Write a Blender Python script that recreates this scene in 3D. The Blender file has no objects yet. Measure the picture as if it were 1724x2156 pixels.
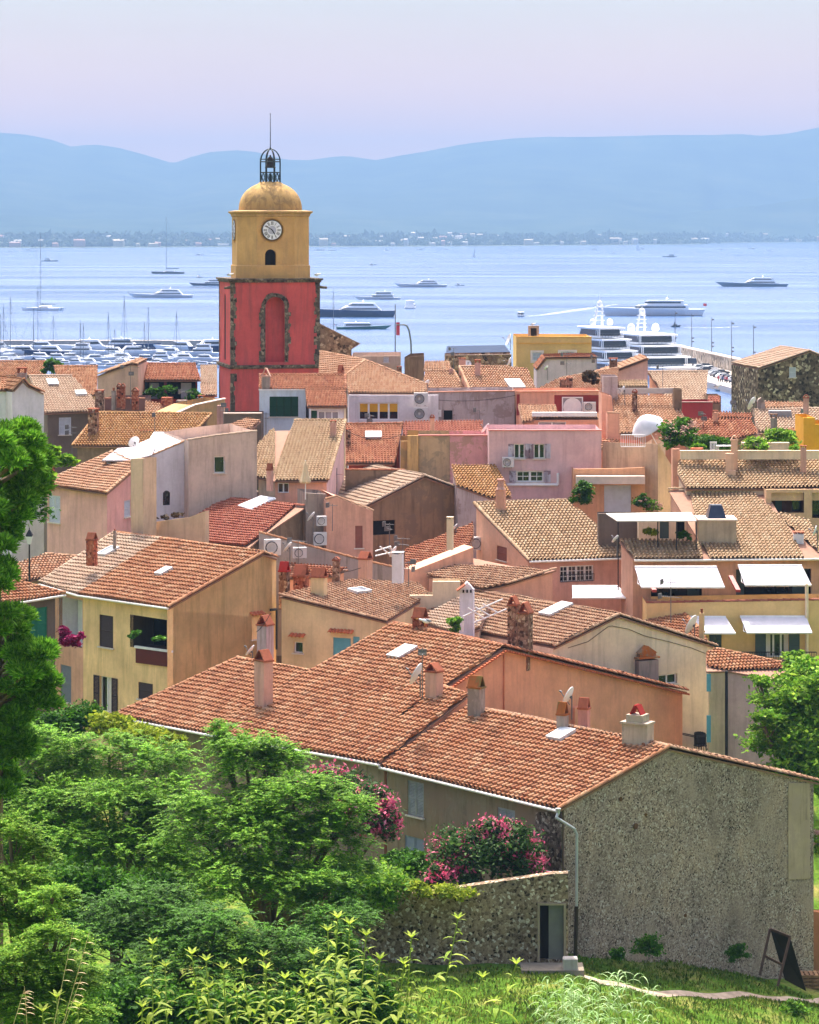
import bpy, bmesh, math, random
import numpy as np
from mathutils import Vector, Matrix
from mathutils.geometry import tessellate_polygon
R = math.radians
random.seed(7); rng = np.random.default_rng(7)
sc = bpy.context.scene; COL = sc.collection
# ---------------------------------------------------------------- camera
F, CU, VH, H = 6000.0, 862.0, 487.0, 40.0        # focal length in photo units, principal column, horizon row, eye height
cd = bpy.data.cameras.new('camera'); cam = bpy.data.objects.new('camera', cd); COL.objects.link(cam)
cam.location = (0, 0, H); cam.rotation_euler = (R(90), 0, 0)
cd.sensor_fit = 'VERTICAL'; cd.sensor_height = 24; cd.sensor_width = 24*1724/2155
cd.lens = 24*F/2155; cd.shift_y = -(1077.5-VH)/2155; cd.clip_start = 1; cd.clip_end = 60000
sc.camera = cam
# ---------------------------------------------------------------- world, sun, exposure
SUN_EL, SUN_AZ = 60, -7                           # elevation; azimuth from +y toward +x
w = bpy.data.worlds.new('World'); sc.world = w; w.use_nodes = True
nt = w.node_tree; nt.nodes.clear()
def NN(nt, t, **k):
    n = nt.nodes.new(t)
    for a, b in k.items(): setattr(n, a, b)
    return n
sky = NN(nt, 'ShaderNodeTexSky', sky_type='NISHITA', sun_disc=False, sun_elevation=R(SUN_EL), sun_rotation=R(SUN_AZ),
         altitude=0, air_density=0.8, dust_density=8.0, ozone_density=1.0)
bg = NN(nt, 'ShaderNodeBackground'); out = NN(nt, 'ShaderNodeOutputWorld')
bg.inputs[1].default_value = 0.15
# thin pink veil of cloud low over the horizon
tc = NN(nt, 'ShaderNodeTexCoord'); sep = NN(nt, 'ShaderNodeSeparateXYZ'); mr = NN(nt, 'ShaderNodeMapRange')
mr.inputs[1].default_value = 0.0; mr.inputs[2].default_value = 0.3; mr.inputs[3].default_value = 0.92; mr.inputs[4].default_value = 0.0
mr.interpolation_type = 'SMOOTHSTEP'
vn = NN(nt, 'ShaderNodeTexNoise'); vn.inputs['Scale'].default_value = 5; vn.inputs['Detail'].default_value = 4
vm = NN(nt, 'ShaderNodeMapping'); vm.inputs['Scale'].default_value = (1, 1, 7)
vr = NN(nt, 'ShaderNodeMapRange'); vr.inputs[1].default_value = .3; vr.inputs[2].default_value = .7; vr.inputs[3].default_value = .93; vr.inputs[4].default_value = 1.04
vx = NN(nt, 'ShaderNodeVectorMath', operation='SCALE')
mx = NN(nt, 'ShaderNodeMix', data_type='RGBA')
L_ = nt.links.new
L_(tc.outputs['Generated'], sep.inputs[0]); L_(sep.outputs['Z'], mr.inputs[0]); L_(mr.outputs[0], mx.inputs['Factor'])
L_(tc.outputs['Generated'], vm.inputs[0]); L_(vm.outputs[0], vn.inputs[0]); L_(vn.outputs[0], vr.inputs[0])
vz = NN(nt, 'ShaderNodeMapRange'); vz.inputs[2].default_value = .1; L_(sep.outputs['Z'], vz.inputs[0])
vc = NN(nt, 'ShaderNodeValToRGB'); L_(vz.outputs[0], vc.inputs[0]); e = vc.color_ramp.elements
e[0].position = 0; e[0].color = (.76, .325, .115, 1); e[1].position = .36; e[1].color = (.64, .30, .125, 1); q = e.new(.8); q.color = (.325, .265, .175, 1)
v10 = NN(nt, 'ShaderNodeVectorMath', operation='SCALE'); v10.inputs['Scale'].default_value = 7.6; L_(vc.outputs[0], v10.inputs[0]); L_(v10.outputs[0], vx.inputs[0])
L_(vr.outputs[0], vx.inputs['Scale'])
L_(sky.outputs[0], mx.inputs['A']); L_(vx.outputs[0], mx.inputs['B'])
L_(mx.outputs['Result'], bg.inputs[0]); L_(bg.outputs[0], out.inputs[0])
sd = bpy.data.lights.new('sun', 'SUN'); sd.energy = 2.6; sd.angle = R(.5); sd.color = (1, .93, .82)
so = bpy.data.objects.new('sun', sd); COL.objects.link(so)
TOSUN = Vector((math.sin(R(SUN_AZ))*math.cos(R(SUN_EL)), math.cos(R(SUN_AZ))*math.cos(R(SUN_EL)), math.sin(R(SUN_EL))))
so.rotation_euler = (-TOSUN).to_track_quat('-Z', 'Y').to_euler(); so.location = (0, 50, 120)
vs = sc.view_settings; vs.view_transform = 'Standard'; vs.look = 'None'; vs.exposure = 1.7; vs.gamma = 1; vs.use_curve_mapping = False
cy = sc.cycles
cy.max_bounces = 5; cy.diffuse_bounces = 4; cy.glossy_bounces = 2; cy.transmission_bounces = 3; cy.transparent_max_bounces = 6
cy.volume_bounces = 0; cy.use_denoising = True; cy.caustics_reflective = False; cy.caustics_refractive = False
cy.sample_clamp_indirect = 4
sc.render.film_transparent = False
# ---------------------------------------------------------------- picture measurements -> places
def P(u, v, D): return Vector(((u-CU)/F*D, D, H-(v-VH)/F*D))
def PZ(u, v, z): return P(u, v, (H-z)*F/(v-VH))
class Plane:
    def __init__(s, p, n): s.p = Vector(p); s.n = Vector(n).normalized()
    def hit(s, u, v):
        o = Vector((0, 0, H)); d = Vector(((u-CU)/F, 1, -(v-VH)/F))
        t = s.n.dot(s.p-o)/s.n.dot(d)
        return o+d*t
    def z(s, x, y): return s.p.z-(s.n.x*(x-s.p.x)+s.n.y*(y-s.p.y))/s.n.z
def dirs(az): a = R(az); return Vector((math.sin(a), math.cos(a), 0)), Vector((math.cos(a), -math.sin(a), 0))
def roofplane(u, v, D, az, pitch):
    f, s = dirs(az); p = R(pitch); up = f*math.cos(p)+Vector((0, 0, math.sin(p)))
    n = s.cross(up); n = n if n.z > 0 else -n
    return Plane(P(u, v, D), n)
def plane3(a, b, c):
    n = (b-a).cross(c-a); n = n if n.z > 0 else -n
    return Plane(a, n)
def vplane(a, b):
    d = b-a; return Plane(a, Vector((d.y, -d.x, 0)))
def Z(kx, ky, k):
    return lambda *c: [(kx+c[i]*k, ky+c[i+1]*k) for i in range(0, len(c), 2)]
zA, zB, zC, zD = [Z(x, 726.6, .2634) for x in (0, 423.8, 847.6, 1270)]
zE, zF, zG, zH = [Z(x, 1097.4, .2634) for x in (0, 423.8, 847.6, 1270)]
zI, zJ, zK = [Z(x, 1513.7, .3512) for x in (0, 560, 1118.6)]
z1 = Z(0, 423.8, .3512); z3 = Z(605.5, 423.8, .3512); z4 = Z(1135.2, 423.8, .3415); zT = Z(423.8, 211.9, .316)
zU = lambda *c: [(c[i], c[i+1]) for i in range(0, len(c), 2)]
# ---------------------------------------------------------------- materials
def C(h):
    def l(c): c /= 255; return c/12.92 if c <= .04045 else ((c+.055)/1.055)**2.4
    return (l(int(h[0:2], 16)), l(int(h[2:4], 16)), l(int(h[4:6], 16)), 1)
MC = {}
def newmat(name):
    m = bpy.data.materials.new(name); m.use_nodes = True; nt = m.node_tree; b = nt.nodes['Principled BSDF']
    b.inputs['Specular IOR Level'].default_value = .25
    return m, nt, b
def noise(nt, vec, scale, detail=4, rough=.55, dist=0):
    n = NN(nt, 'ShaderNodeTexNoise'); n.inputs['Scale'].default_value = scale; n.inputs['Detail'].default_value = detail
    n.inputs['Roughness'].default_value = rough; n.inputs['Distortion'].default_value = dist
    if vec is not None: nt.links.new(vec, n.inputs['Vector'])
    return n
def ramp(nt, fac, stops, interp='LINEAR'):
    r = NN(nt, 'ShaderNodeValToRGB'); r.color_ramp.interpolation = interp
    e = r.color_ramp.elements
    while len(e) < len(stops): e.new(.5)
    for i, (p, c) in enumerate(stops): e[i].position = p; e[i].color = c if len(c) == 4 else (*c, 1)
    nt.links.new(fac, r.inputs[0]); return r
def mixc(nt, fac, a, b, mode='MIX'):
    m = NN(nt, 'ShaderNodeMix', data_type='RGBA', blend_type=mode)
    for s, v in (('Factor', fac), ('A', a), ('B', b)):
        if hasattr(v, 'is_output') or isinstance(v, bpy.types.NodeSocket): nt.links.new(v, m.inputs[s])
        else: m.inputs[s].default_value = v
    return m.outputs['Result']
def g(v): return (v, v, v, 1)
def bump(nt, b, h, strength, dist=.05):
    n = NN(nt, 'ShaderNodeBump'); n.inputs['Strength'].default_value = strength; n.inputs['Distance'].default_value = dist
    nt.links.new(h, n.inputs['Height']); nt.links.new(n.outputs[0], b.inputs['Normal'])
def flat(name, hexc, rough=.6, metal=0, var=.08, spec=.25):
    if name in MC: return MC[name]
    m, nt, b = newmat(name); c = C(hexc)
    tc = NN(nt, 'ShaderNodeTexCoord'); n = noise(nt, tc.outputs['Object'], 3, 4)
    r = ramp(nt, n.outputs[0], [(.3, tuple(x*(1-var) for x in c[:3])), (.7, tuple(min(1, x*(1+var)) for x in c[:3]))])
    nt.links.new(r.outputs[0], b.inputs['Base Color'])
    b.inputs['Roughness'].default_value = rough; b.inputs['Metallic'].default_value = metal; b.inputs['Specular IOR Level'].default_value = spec
    MC[name] = m; return m
def plaster(name, hexc, stain=.5, stainhex='5d5048', patch=0, patchhex='9a8a7c'):
    if name in MC: return MC[name]
    m, nt, b = newmat(name); c = C(hexc); tc = NN(nt, 'ShaderNodeTexCoord'); o = tc.outputs['Object']
    n1 = noise(nt, o, .5, 6, .6); n2 = noise(nt, o, 6, 5, .6)
    base = ramp(nt, n1.outputs[0], [(.3, tuple(x*.80 for x in c[:3])), (.7, tuple(min(1, x*1.12) for x in c[:3]))]).outputs[0]
    col = mixc(nt, .25, base, ramp(nt, n2.outputs[0], [(.3, g(.62)), (.7, g(1.0))]).outputs[0], 'MULTIPLY')
    # rain streaks: noise stretched along z
    mp = NN(nt, 'ShaderNodeMapping'); mp.inputs['Scale'].default_value = (1.6, 1.6, .16); nt.links.new(o, mp.inputs[0])
    s = noise(nt, mp.outputs[0], 1.8, 8, .7); sf = ramp(nt, s.outputs[0], [(.48, g(0)), (.74, g(stain))])
    col = mixc(nt, sf.outputs[0], col, C(stainhex))
    if patch:
        pn = noise(nt, o, .8, 8, .7, .3); pf = ramp(nt, pn.outputs[0], [(.56-patch*.1, g(0)), (.60-patch*.1, g(.8))])
        col = mixc(nt, pf.outputs[0], col, C(patchhex))
    nt.links.new(col, b.inputs['Base Color']); b.inputs['Roughness'].default_value = .92
    b.inputs['Specular IOR Level'].default_value = .1
    bump(nt, b, n2.outputs[0], .25, .02)
    MC[name] = m; return m
def rubble(name, mortar, stones, scale=3.2, cover=.5, light='b5aa9a', dark='2b2521', plain=None):
    """stone rubble showing through worn render"""
    if name in MC: return MC[name]
    m, nt, b = newmat(name); tc = NN(nt, 'ShaderNodeTexCoord'); o = tc.outputs['Object']
    nd = noise(nt, o, 3, 3); ad = NN(nt, 'ShaderNodeVectorMath', operation='MULTIPLY_ADD')
    nt.links.new(nd.outputs['Color'], ad.inputs[0]); ad.inputs[1].default_value = (.25, .25, .25); nt.links.new(o, ad.inputs[2])
    v = NN(nt, 'ShaderNodeTexVoronoi'); v.inputs['Scale'].default_value = scale; nt.links.new(ad.outputs[0], v.inputs['Vector'])
    v2 = NN(nt, 'ShaderNodeTexVoronoi', feature='DISTANCE_TO_EDGE'); v2.inputs['Scale'].default_value = scale; nt.links.new(ad.outputs[0], v2.inputs['Vector'])
    wn = NN(nt, 'ShaderNodeTexWhiteNoise'); nt.links.new(v.outputs['Color'], wn.inputs['Vector'])
    st = ramp(nt, wn.outputs['Value'], [(0, C(dark)), (.2, C(stones[0])), (.5, C(stones[1])), (.8, C(stones[2])), (.96, C(light))])
    me = ramp(nt, v2.outputs['Distance'], [(.03, g(0)), (.1, g(1))])
    big = noise(nt, o, .45, 6, .6)
    mcol = ramp(nt, big.outputs[0], [(.3, tuple(x*.7 for x in C(mortar)[:3])), (.7, C(mortar))]).outputs[0]
    col = mixc(nt, me.outputs[0], mcol, st.outputs[0])
    fine = noise(nt, o, 22, 4, .7)
    if plain:
        pn = noise(nt, o, .33, 7, .62); pf = ramp(nt, pn.outputs[0], [(.52, g(0)), (.64, g(.75))])
        col = mixc(nt, pf.outputs[0], col, C(plain))
    col = mixc(nt, .6, col, ramp(nt, fine.outputs[0], [(.32, g(.5)), (.5, g(.95)), (.7, g(1.3))]).outputs[0], 'MULTIPLY')
    mq = NN(nt, 'ShaderNodeMapping'); mq.inputs['Scale'].default_value = (.5, .5, .22); nt.links.new(o, mq.inputs[0]); dn = noise(nt, mq.outputs[0], 1.1, 7, .65, .4)
    col = mixc(nt, 1, col, ramp(nt, dn.outputs[0], [(.3, g(.62)), (.5, g(.98)), (.7, (1.18, 1.1, 1.0))]).outputs[0], 'MULTIPLY')
    nt.links.new(col, b.inputs['Base Color']); b.inputs['Roughness'].default_value = .95; b.inputs['Specular IOR Level'].default_value = .1
    mm = NN(nt, 'ShaderNodeMath', operation='ADD'); nt.links.new(me.outputs[0], mm.inputs[0]); nt.links.new(fine.outputs[0], mm.inputs[1])
    bump(nt, b, mm.outputs[0], .6, .05)
    MC[name] = m; return m
TP = {  # barrel tile palettes
 'rose':  ['553022', '8a5038', 'ae6e4a', 'c08660', 'cfa07a', 'dfc09c'],
 'red':   ['552c22', '864834', 'a45e42', 'b87454', 'c88e6a', 'd8ae8c'],
 'orange': ['754636', 'a66c50', 'bd8766', 'cb9c7a', 'd7b292', 'e0c6ac'],
 'pale':  ['8a6a58', 'b4917b', 'c8a68d', 'd4b69c', 'dcc4ab', 'e2cfb8'],
 'ochre': ['7c6048', 'a5835f', 'b99674', 'c6a684', 'd0b492', 'dac6a8'],
 'lichen': ['6a402c', '9c6040', 'b47c4c', 'c0925c', 'cc9f72', 'd9b490'],
 'mixed': ['54382c', '845a46', 'a87a5e', 'bd9274', 'ceaa8a', 'dcc2a4'],
 'terra': ['74382c', '944a3a', 'a85a46', 'b46a54', 'c07c64', 'cc927a']}
def tilemat(key, lich=.0):
    name = 'barrel_tile_'+key
    if name in MC: return MC[name]
    m, nt, b = newmat(name); pal = [tuple(c*(.60 if i < 3 else .56) for c in C(x)[:3])+(1,) for x in TP[key]]
    uv = NN(nt, 'ShaderNodeUVMap'); uv.uv_map = 'UVMap'
    wn = NN(nt, 'ShaderNodeTexWhiteNoise', noise_dimensions='2D'); nt.links.new(uv.outputs[0], wn.inputs['Vector'])
    r = ramp(nt, wn.outputs['Value'], [(0, pal[0]), (.05, pal[1]), (.25, pal[2]), (.55, pal[3]), (.85, pal[4]), (1, pal[5])])
    tc = NN(nt, 'ShaderNodeTexCoord'); o = tc.outputs['Object']
    n1 = noise(nt, o, .55, 6, .65); n2 = noise(nt, o, 16, 5, .7); n3 = noise(nt, o, 4.5, 6, .75)
    hue = ramp(nt, n1.outputs[0], [(.25, pal[2]), (.5, pal[3]), (.75, pal[4])])
    col = mixc(nt, .42, r.outputs[0], hue.outputs[0])
    lf = ramp(nt, n3.outputs[0], [(.56, g(0)), (.72, g(.5))])
    col = mixc(nt, lf.outputs[0], col, C('3a2a22'))
    yf = ramp(nt, noise(nt, o, 3.5, 5, .7).outputs[0], [(.6, g(0)), (.68, g(.6 if key == 'lichen' else .16))])
    col = mixc(nt, yf.outputs[0], col, C('8f6c24'))
    col = mixc(nt, .55, col, ramp(nt, n2.outputs[0], [(.3, g(.7)), (.5, g(1.0)), (.75, g(1.1))]).outputs[0], 'MULTIPLY')
    nt.links.new(col, b.inputs['Base Color']); b.inputs['Roughness'].default_value = .85; b.inputs['Specular IOR Level'].default_value = .15
    bump(nt, b, n2.outputs[0], .4, .01)
    MC[name] = m; return m
def glass(name='window_glass', hexc='10151a', rough=.06):
    if name in MC: return MC[name]
    m, nt, b = newmat(name); tc = NN(nt, 'ShaderNodeTexCoord'); n = noise(nt, tc.outputs['Object'], 1.3, 2)
    c = C(hexc); r = ramp(nt, n.outputs[0], [(.3, c), (.7, tuple(min(1, x*1.8+.01) for x in c[:3]))])
    nt.links.new(r.outputs[0], b.inputs['Base Color']); b.inputs['Roughness'].default_value = rough; b.inputs['Specular IOR Level'].default_value = .5
    MC[name] = m; return m
def leafmat(name, cols, trans=.35, rough=.5):
    if name in MC: return MC[name]
    m, nt, b = newmat(name); uv = NN(nt, 'ShaderNodeUVMap'); uv.uv_map = 'UVMap'
    wn = NN(nt, 'ShaderNodeTexWhiteNoise', noise_dimensions='2D'); nt.links.new(uv.outputs[0], wn.inputs['Vector'])
    k = len(cols); r = ramp(nt, wn.outputs['Value'], [(i/(k-1), C(c)) for i, c in enumerate(cols)])
    tc = NN(nt, 'ShaderNodeTexCoord'); n = noise(nt, tc.outputs['Object'], .9, 4)
    col = mixc(nt, 1, r.outputs[0], ramp(nt, n.outputs[0], [(.3, g(.4)), (.7, g(1.0))]).outputs[0], 'MULTIPLY')
    nt.links.new(col, b.inputs['Base Color']); b.inputs['Roughness'].default_value = rough+.15; b.inputs['Specular IOR Level'].default_value = .12
    t = NN(nt, 'ShaderNodeBsdfTranslucent'); nt.links.new(col, t.inputs[0]); ms = NN(nt, 'ShaderNodeMixShader'); ms.inputs[0].default_value = trans
    o = nt.nodes['Material Output']; nt.links.new(b.outputs[0], ms.inputs[1]); nt.links.new(t.outputs[0], ms.inputs[2]); nt.links.new(ms.outputs[0], o.inputs[0])
    MC[name] = m; return m
# ---------------------------------------------------------------- mesh builder and things
class MB:
    def __init__(s): s.v = []; s.f = []
    def face(s, pts):
        i = len(s.v); s.v += [Vector(p) for p in pts]; s.f.append(tuple(range(i, i+len(pts)))); return s
    def box(s, c, sz, az=0, rot=None):
        f, a = dirs(az); z = Vector((0, 0, 1)); c = Vector(c)
        if rot: a, f, z = rot
        h = [x/2 for x in sz]; i = len(s.v)
        for dx in (-1, 1):
            for dy in (-1, 1):
                for dz in (-1, 1): s.v.append(c+a*dx*h[0]+f*dy*h[1]+z*dz*h[2])
        s.f += [tuple(i+k for k in q) for q in ((0, 1, 3, 2), (4, 6, 7, 5), (0, 4, 5, 1), (2, 3, 7, 6), (0, 2, 6, 4), (1, 5, 7, 3))]
        return s
    def tube(s, p0, p1, r0, r1=None, n=8, cap=True):
        p0 = Vector(p0); p1 = Vector(p1); r1 = r0 if r1 is None else r1
        d = (p1-p0).normalized(); a = d.orthogonal().normalized(); b = d.cross(a); i = len(s.v)
        for p, r in ((p0, r0), (p1, r1)):
            for k in range(n):
                t = 2*math.pi*k/n; s.v.append(p+(a*math.cos(t)+b*math.sin(t))*r)
        for k in range(n): s.f.append((i+k, i+(k+1) % n, i+n+(k+1) % n, i+n+k))
        if cap: s.f.append(tuple(range(i+n-1, i-1, -1))); s.f.append(tuple(range(i+n, i+2*n)))
        return s
    def path(s, pts, r, n=6):
        for a, b in zip(pts[:-1], pts[1:]): s.tube(a, b, r, r, n)
        return s
    def lathe(s, c, prof, n=20, axis=None, phase=0):
        c = Vector(c); i = len(s.v); m = len(prof)
        if axis: z = Vector(axis).normalized(); a = z.orthogonal().normalized(); b = z.cross(a)
        else: a, b, z = Vector((1, 0, 0)), Vector((0, 1, 0)), Vector((0, 0, 1))
        for r, h in prof:
            for k in range(n):
                t = 2*math.pi*(k+phase)/n; s.v.append(c+(a*math.cos(t)+b*math.sin(t))*r+z*h)
        for j in range(m-1):
            for k in range(n): s.f.append((i+j*n+k, i+j*n+(k+1) % n, i+(j+1)*n+(k+1) % n, i+(j+1)*n+k))
        if prof[0][0] > .001: s.f.append(tuple(range(i+n-1, i-1, -1)))
        if prof[-1][0] > .001: s.f.append(tuple(range(i+(m-1)*n, i+m*n)))
        return s
    def prism(s, pts, off):
        """closed solid between polygon pts and pts+off"""
        off = Vector(off); i = len(s.v); n = len(pts)
        s.v += [Vector(p) for p in pts]+[Vector(p)+off for p in pts]
        s.f.append(tuple(range(i, i+n))); s.f.append(tuple(range(i+2*n-1, i+n-1, -1)))
        for k in range(n): s.f.append((i+k, i+n+k, i+n+(k+1) % n, i+(k+1) % n))
        return s
    def build(s, name, mat, parent=None, smooth=False, **props):
        base = rootloc(parent)
        me = bpy.data.meshes.new(name); me.from_pydata([v-base for v in s.v], [], s.f)
        me.materials.append(mat)
        bm = bmesh.new(); bm.from_mesh(me); bmesh.ops.recalc_face_normals(bm, faces=bm.faces); bm.to_mesh(me); bm.free()
        if smooth:
            for p in me.polygons: p.use_smooth = True
            try: me.set_sharp_from_angle(angle=R(40))
            except Exception: pass
        return link(name, me, parent, **props)
def rootloc(parent):
    if parent is None: return Vector((0, 0, 0))
    while parent.parent: parent = parent.parent
    return parent.location.copy()
def link(name, me, parent=None, **props):
    o = bpy.data.objects.new(name, me); COL.objects.link(o)
    if parent is not None: o.parent = parent
    for k, v in props.items(): o[k] = v
    return o
def thing(name, label, cat, loc, group=None, kind=None):
    o = bpy.data.objects.new(name, None); COL.objects.link(o); o.location = loc; o.empty_display_size = .5
    o['label'] = label; o['category'] = cat
    if group: o['group'] = group
    if kind: o['kind'] = kind
    return o
def copy_tree(o, parent=None, label=None, loc=None, rz=None, scale=None):
    c = o.copy(); COL.objects.link(c)
    if parent is not None: c.parent = parent
    if label: c['label'] = label
    if loc is not None: c.location = loc
    if rz is not None: c.rotation_euler = (0, 0, rz)
    if scale is not None: c.scale = (scale,)*3 if not hasattr(scale, '__len__') else scale
    for ch in list(o.children): copy_tree(ch, c)
    return c
# ---------------------------------------------------------------- barrel-tile roof covering
def tile_mesh(poly, up=None, w=.21, L=.36, seed=0, wav=.03, plate=True):
    """real rows of barrel tiles clipped to a planar convex polygon, on a solid deck"""
    n = (poly[1]-poly[0]).cross(poly[2]-poly[0]).normalized()
    if n.z < 0: n = -n
    s = Vector((n.y, -n.x, 0)); s = s.normalized() if s.length > 1e-4 else Vector((1, 0, 0))
    u = n.cross(s)
    if u.z < 0: u = -u
    if up is not None:
        u = (Vector(up)-n*Vector(up).dot(n)).normalized()
    s = u.cross(n)
    if up is None and abs(n.z) > .9999: u = Vector((0, 1, 0)); s = Vector((1, 0, 0))
    o = poly[0]
    q = np.array([[(p-o).dot(s), (p-o).dot(u)] for p in poly])
    a0, b0 = q.min(0); a1, b1 = q.max(0)
    nc = int((a1-a0)/w)+2; nr = int((b1-b0)/L)+2
    rg = np.random.default_rng(seed+nc*31+nr)
    px = np.array([0, .16, .27, .5, .73, .84]); ph = np.array([-.02, -.02, .062, .092, .062, -.02])*(.7+.3*w/.21); K = 6
    cols = np.arange(nc)
    xs = (cols[:, None]+px[None])*w+a0
    jit = rg.normal(0, .004, (nr, 2, nc))
    dz = np.abs(rg.normal(0, .004, (nr, nc)))
    A = np.zeros((nr, 2, nc, K)); B = np.zeros_like(A); Hh = np.zeros_like(A)
    A[:] = xs[None, None]+jit[..., None]*(ph > 0)
    for k in (0, 1): B[:, k] = (np.arange(nr)[:, None, None]+k)*L+b0-.02
    B += rg.normal(0, .005, (nr, 1, nc, 1))*(np.array([1, 0])[None, :, None, None])
    Hh[:, 0] = ph*1.15+.048+dz[..., None]*2.5; Hh[:, 1] = ph*.9+.002
    Hh[:, 0, :, :2] = .022; Hh[:, 0, :, 5] = .022
    ww = rg.uniform(0, 6.28, 6)
    Hh += wav*(np.sin(A*.9+ww[0]+B*.35)*np.sin(B*.8+ww[1])+.5*np.sin(A*2.3+ww[2])*np.sin(B*1.7+ww[3]))
    Aw = A.reshape(-1); Bw = B.reshape(-1); Hw = Hh.reshape(-1)
    on, sn, un, nn_ = [np.array(x) for x in (o, s, u, n)]
    V = on+Aw[:, None]*sn+Bw[:, None]*un+Hw[:, None]*nn_
    W = nc*K; base = np.arange(nr)[:, None]*2*W; j = np.arange(W-1)[None]
    lo = base+j; hi = base+W+j
    top = np.stack([lo, lo+1, hi+1, hi], -1)
    cid = np.broadcast_to((j//K), lo.shape); rid = np.broadcast_to(np.arange(nr)[:, None], lo.shape)
    prevhi = base-W+j
    step = np.stack([prevhi, prevhi+1, lo+1, lo], -1); step[0] = np.stack([lo[0], lo[0]+1, lo[0]+1, lo[0]], -1)
    # keep faces near polygon
    cx = (A.reshape(nr, 2*W)[:, :W][:, :-1]); cyv = B.reshape(nr, 2, W)[:, 0, :-1]+L/2
    inside = np.ones(cx.shape, bool); area = 0
    for i in range(len(q)):
        p, r = q[i], q[(i+1) % len(q)]; area += p[0]*r[1]-p[1]*r[0]
    sg = 1 if area > 0 else -1
    cuts = []
    for i in range(len(q)):
        p, r = q[i], q[(i+1) % len(q)]; d = r-p; l = np.hypot(*d)
        if l < 1e-6: continue
        nx, ny = -d[1]/l*sg, d[0]/l*sg
        inside &= ((cx-p[0])*nx+(cyv-p[1])*ny) > -.45
        cuts.append((p, (nx, ny)))
    stp = step[1:][inside[1:]]; fl = np.concatenate([top[inside], stp]); ids = np.concatenate([np.stack([cid[inside], rid[inside]], -1), np.stack([cid[1:][inside[1:]], rid[1:][inside[1:]]], -1)])
    used, inv = np.unique(fl, return_inverse=True); fl = inv.reshape(fl.shape); V = V[used]
    me = bpy.data.meshes.new('tiles')
    me.vertices.add(len(V)); me.vertices.foreach_set('co', V.astype(np.float32).ravel())
    me.loops.add(fl.size); me.loops.foreach_set('vertex_index', fl.ravel().astype(np.int32))
    me.polygons.add(len(fl)); me.polygons.foreach_set('loop_start', np.arange(0, fl.size, 4, dtype=np.int32))
    uvl = me.uv_layers.new(name='UVMap')
    uvs = np.repeat(ids+.37+seed*.013, 4, axis=0); uvl.data.foreach_set('uv', uvs.astype(np.float32).ravel())
    me.update(calc_edges=True)
    bm = bmesh.new(); bm.from_mesh(me)
    for p, (nx, ny) in cuts:
        co = o+s*p[0]+u*p[1]; no = s*nx+u*ny
        bmesh.ops.bisect_plane(bm, geom=bm.verts[:]+bm.edges[:]+bm.faces[:], plane_co=co, plane_no=-no, clear_outer=True, dist=1e-5)
    for f in bm.faces: f.smooth = False
    bm.normal_update()
    flip = [f for f in bm.faces if f.normal.dot(n) < -.05]
    if flip: bmesh.ops.reverse_faces(bm, faces=flip)
    if plate:
        lo = [bm.verts.new(p+n*(-.17)) for p in poly]; hi = [bm.verts.new(p+n*(-.085)) for p in poly]; m = len(poly)
        fs = [bm.faces.new(lo[::-1]), bm.faces.new(hi)]+[bm.faces.new((lo[i], lo[(i+1) % m], hi[(i+1) % m], hi[i])) for i in range(m)]
        for f in fs: f.material_index = 1
    bm.to_mesh(me); bm.free()
    return me
SEED = [0]
def add_tiles(parent, poly, key, name='roof', **k):
    SEED[0] += 1
    me = tile_mesh(poly, seed=SEED[0], **k)
    me.materials.append(tilemat(key)); me.materials.append(MC['deck'] if 'deck' in MC else flat('deck', '8d6a58', .9))
    base = rootloc(parent)
    me.transform(Matrix.Translation(-base)); me.update()
    return link(name, me, parent)
def cap_row(parent, pts, key='terra', r=.11, name='ridge_tiles', L=.42, lift=.04):
    """a row of half-round tiles along a polyline"""
    V = []; Fc = []; U = []; c = 0; k = 6
    for a, b in zip(pts[:-1], pts[1:]):
        d = b-a; l = d.length
        if l < .05: continue
        d = d/l; s = d.cross(Vector((0, 0, 1))).normalized(); z = s.cross(d); m = max(1, int(l/L))
        for i in range(m):
            p0 = a+d*(l*i/m-.02)+z*(lift+random.uniform(0, .015)); p1 = a+d*(l*(i+1)/m+.03)+z*lift*.7
            i0 = len(V)
            for p, rr in ((p0, r*1.12), (p1, r*.92)):
                for t in range(k+1):
                    th = math.pi*t/k; V.append(p+s*math.cos(th)*rr+z*(math.sin(th)*rr-.03))
            for t in range(k): Fc.append((i0+t, i0+t+1, i0+k+2+t, i0+k+1+t)); U.append(c)
            Fc.append(tuple(range(i0, i0+k+1))); U.append(c); Fc.append(tuple(range(i0+2*k+1, i0+k, -1))); U.append(c)
            c += 1
    if not V: return None
    base = rootloc(parent); me = bpy.data.meshes.new(name); me.from_pydata([v-base for v in V], [], Fc); me.materials.append(tilemat(key))
    uvl = me.uv_layers.new(name='UVMap')
    for p in me.polygons:
        for li in p.loop_indices: uvl.data[li].uv = (U[p.index]+.37, SEED[0]+.5)
    bm = bmesh.new(); bm.from_mesh(me); bmesh.ops.recalc_face_normals(bm, faces=bm.faces); bm.to_mesh(me); bm.free()
    return link(name, me, parent)
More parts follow.
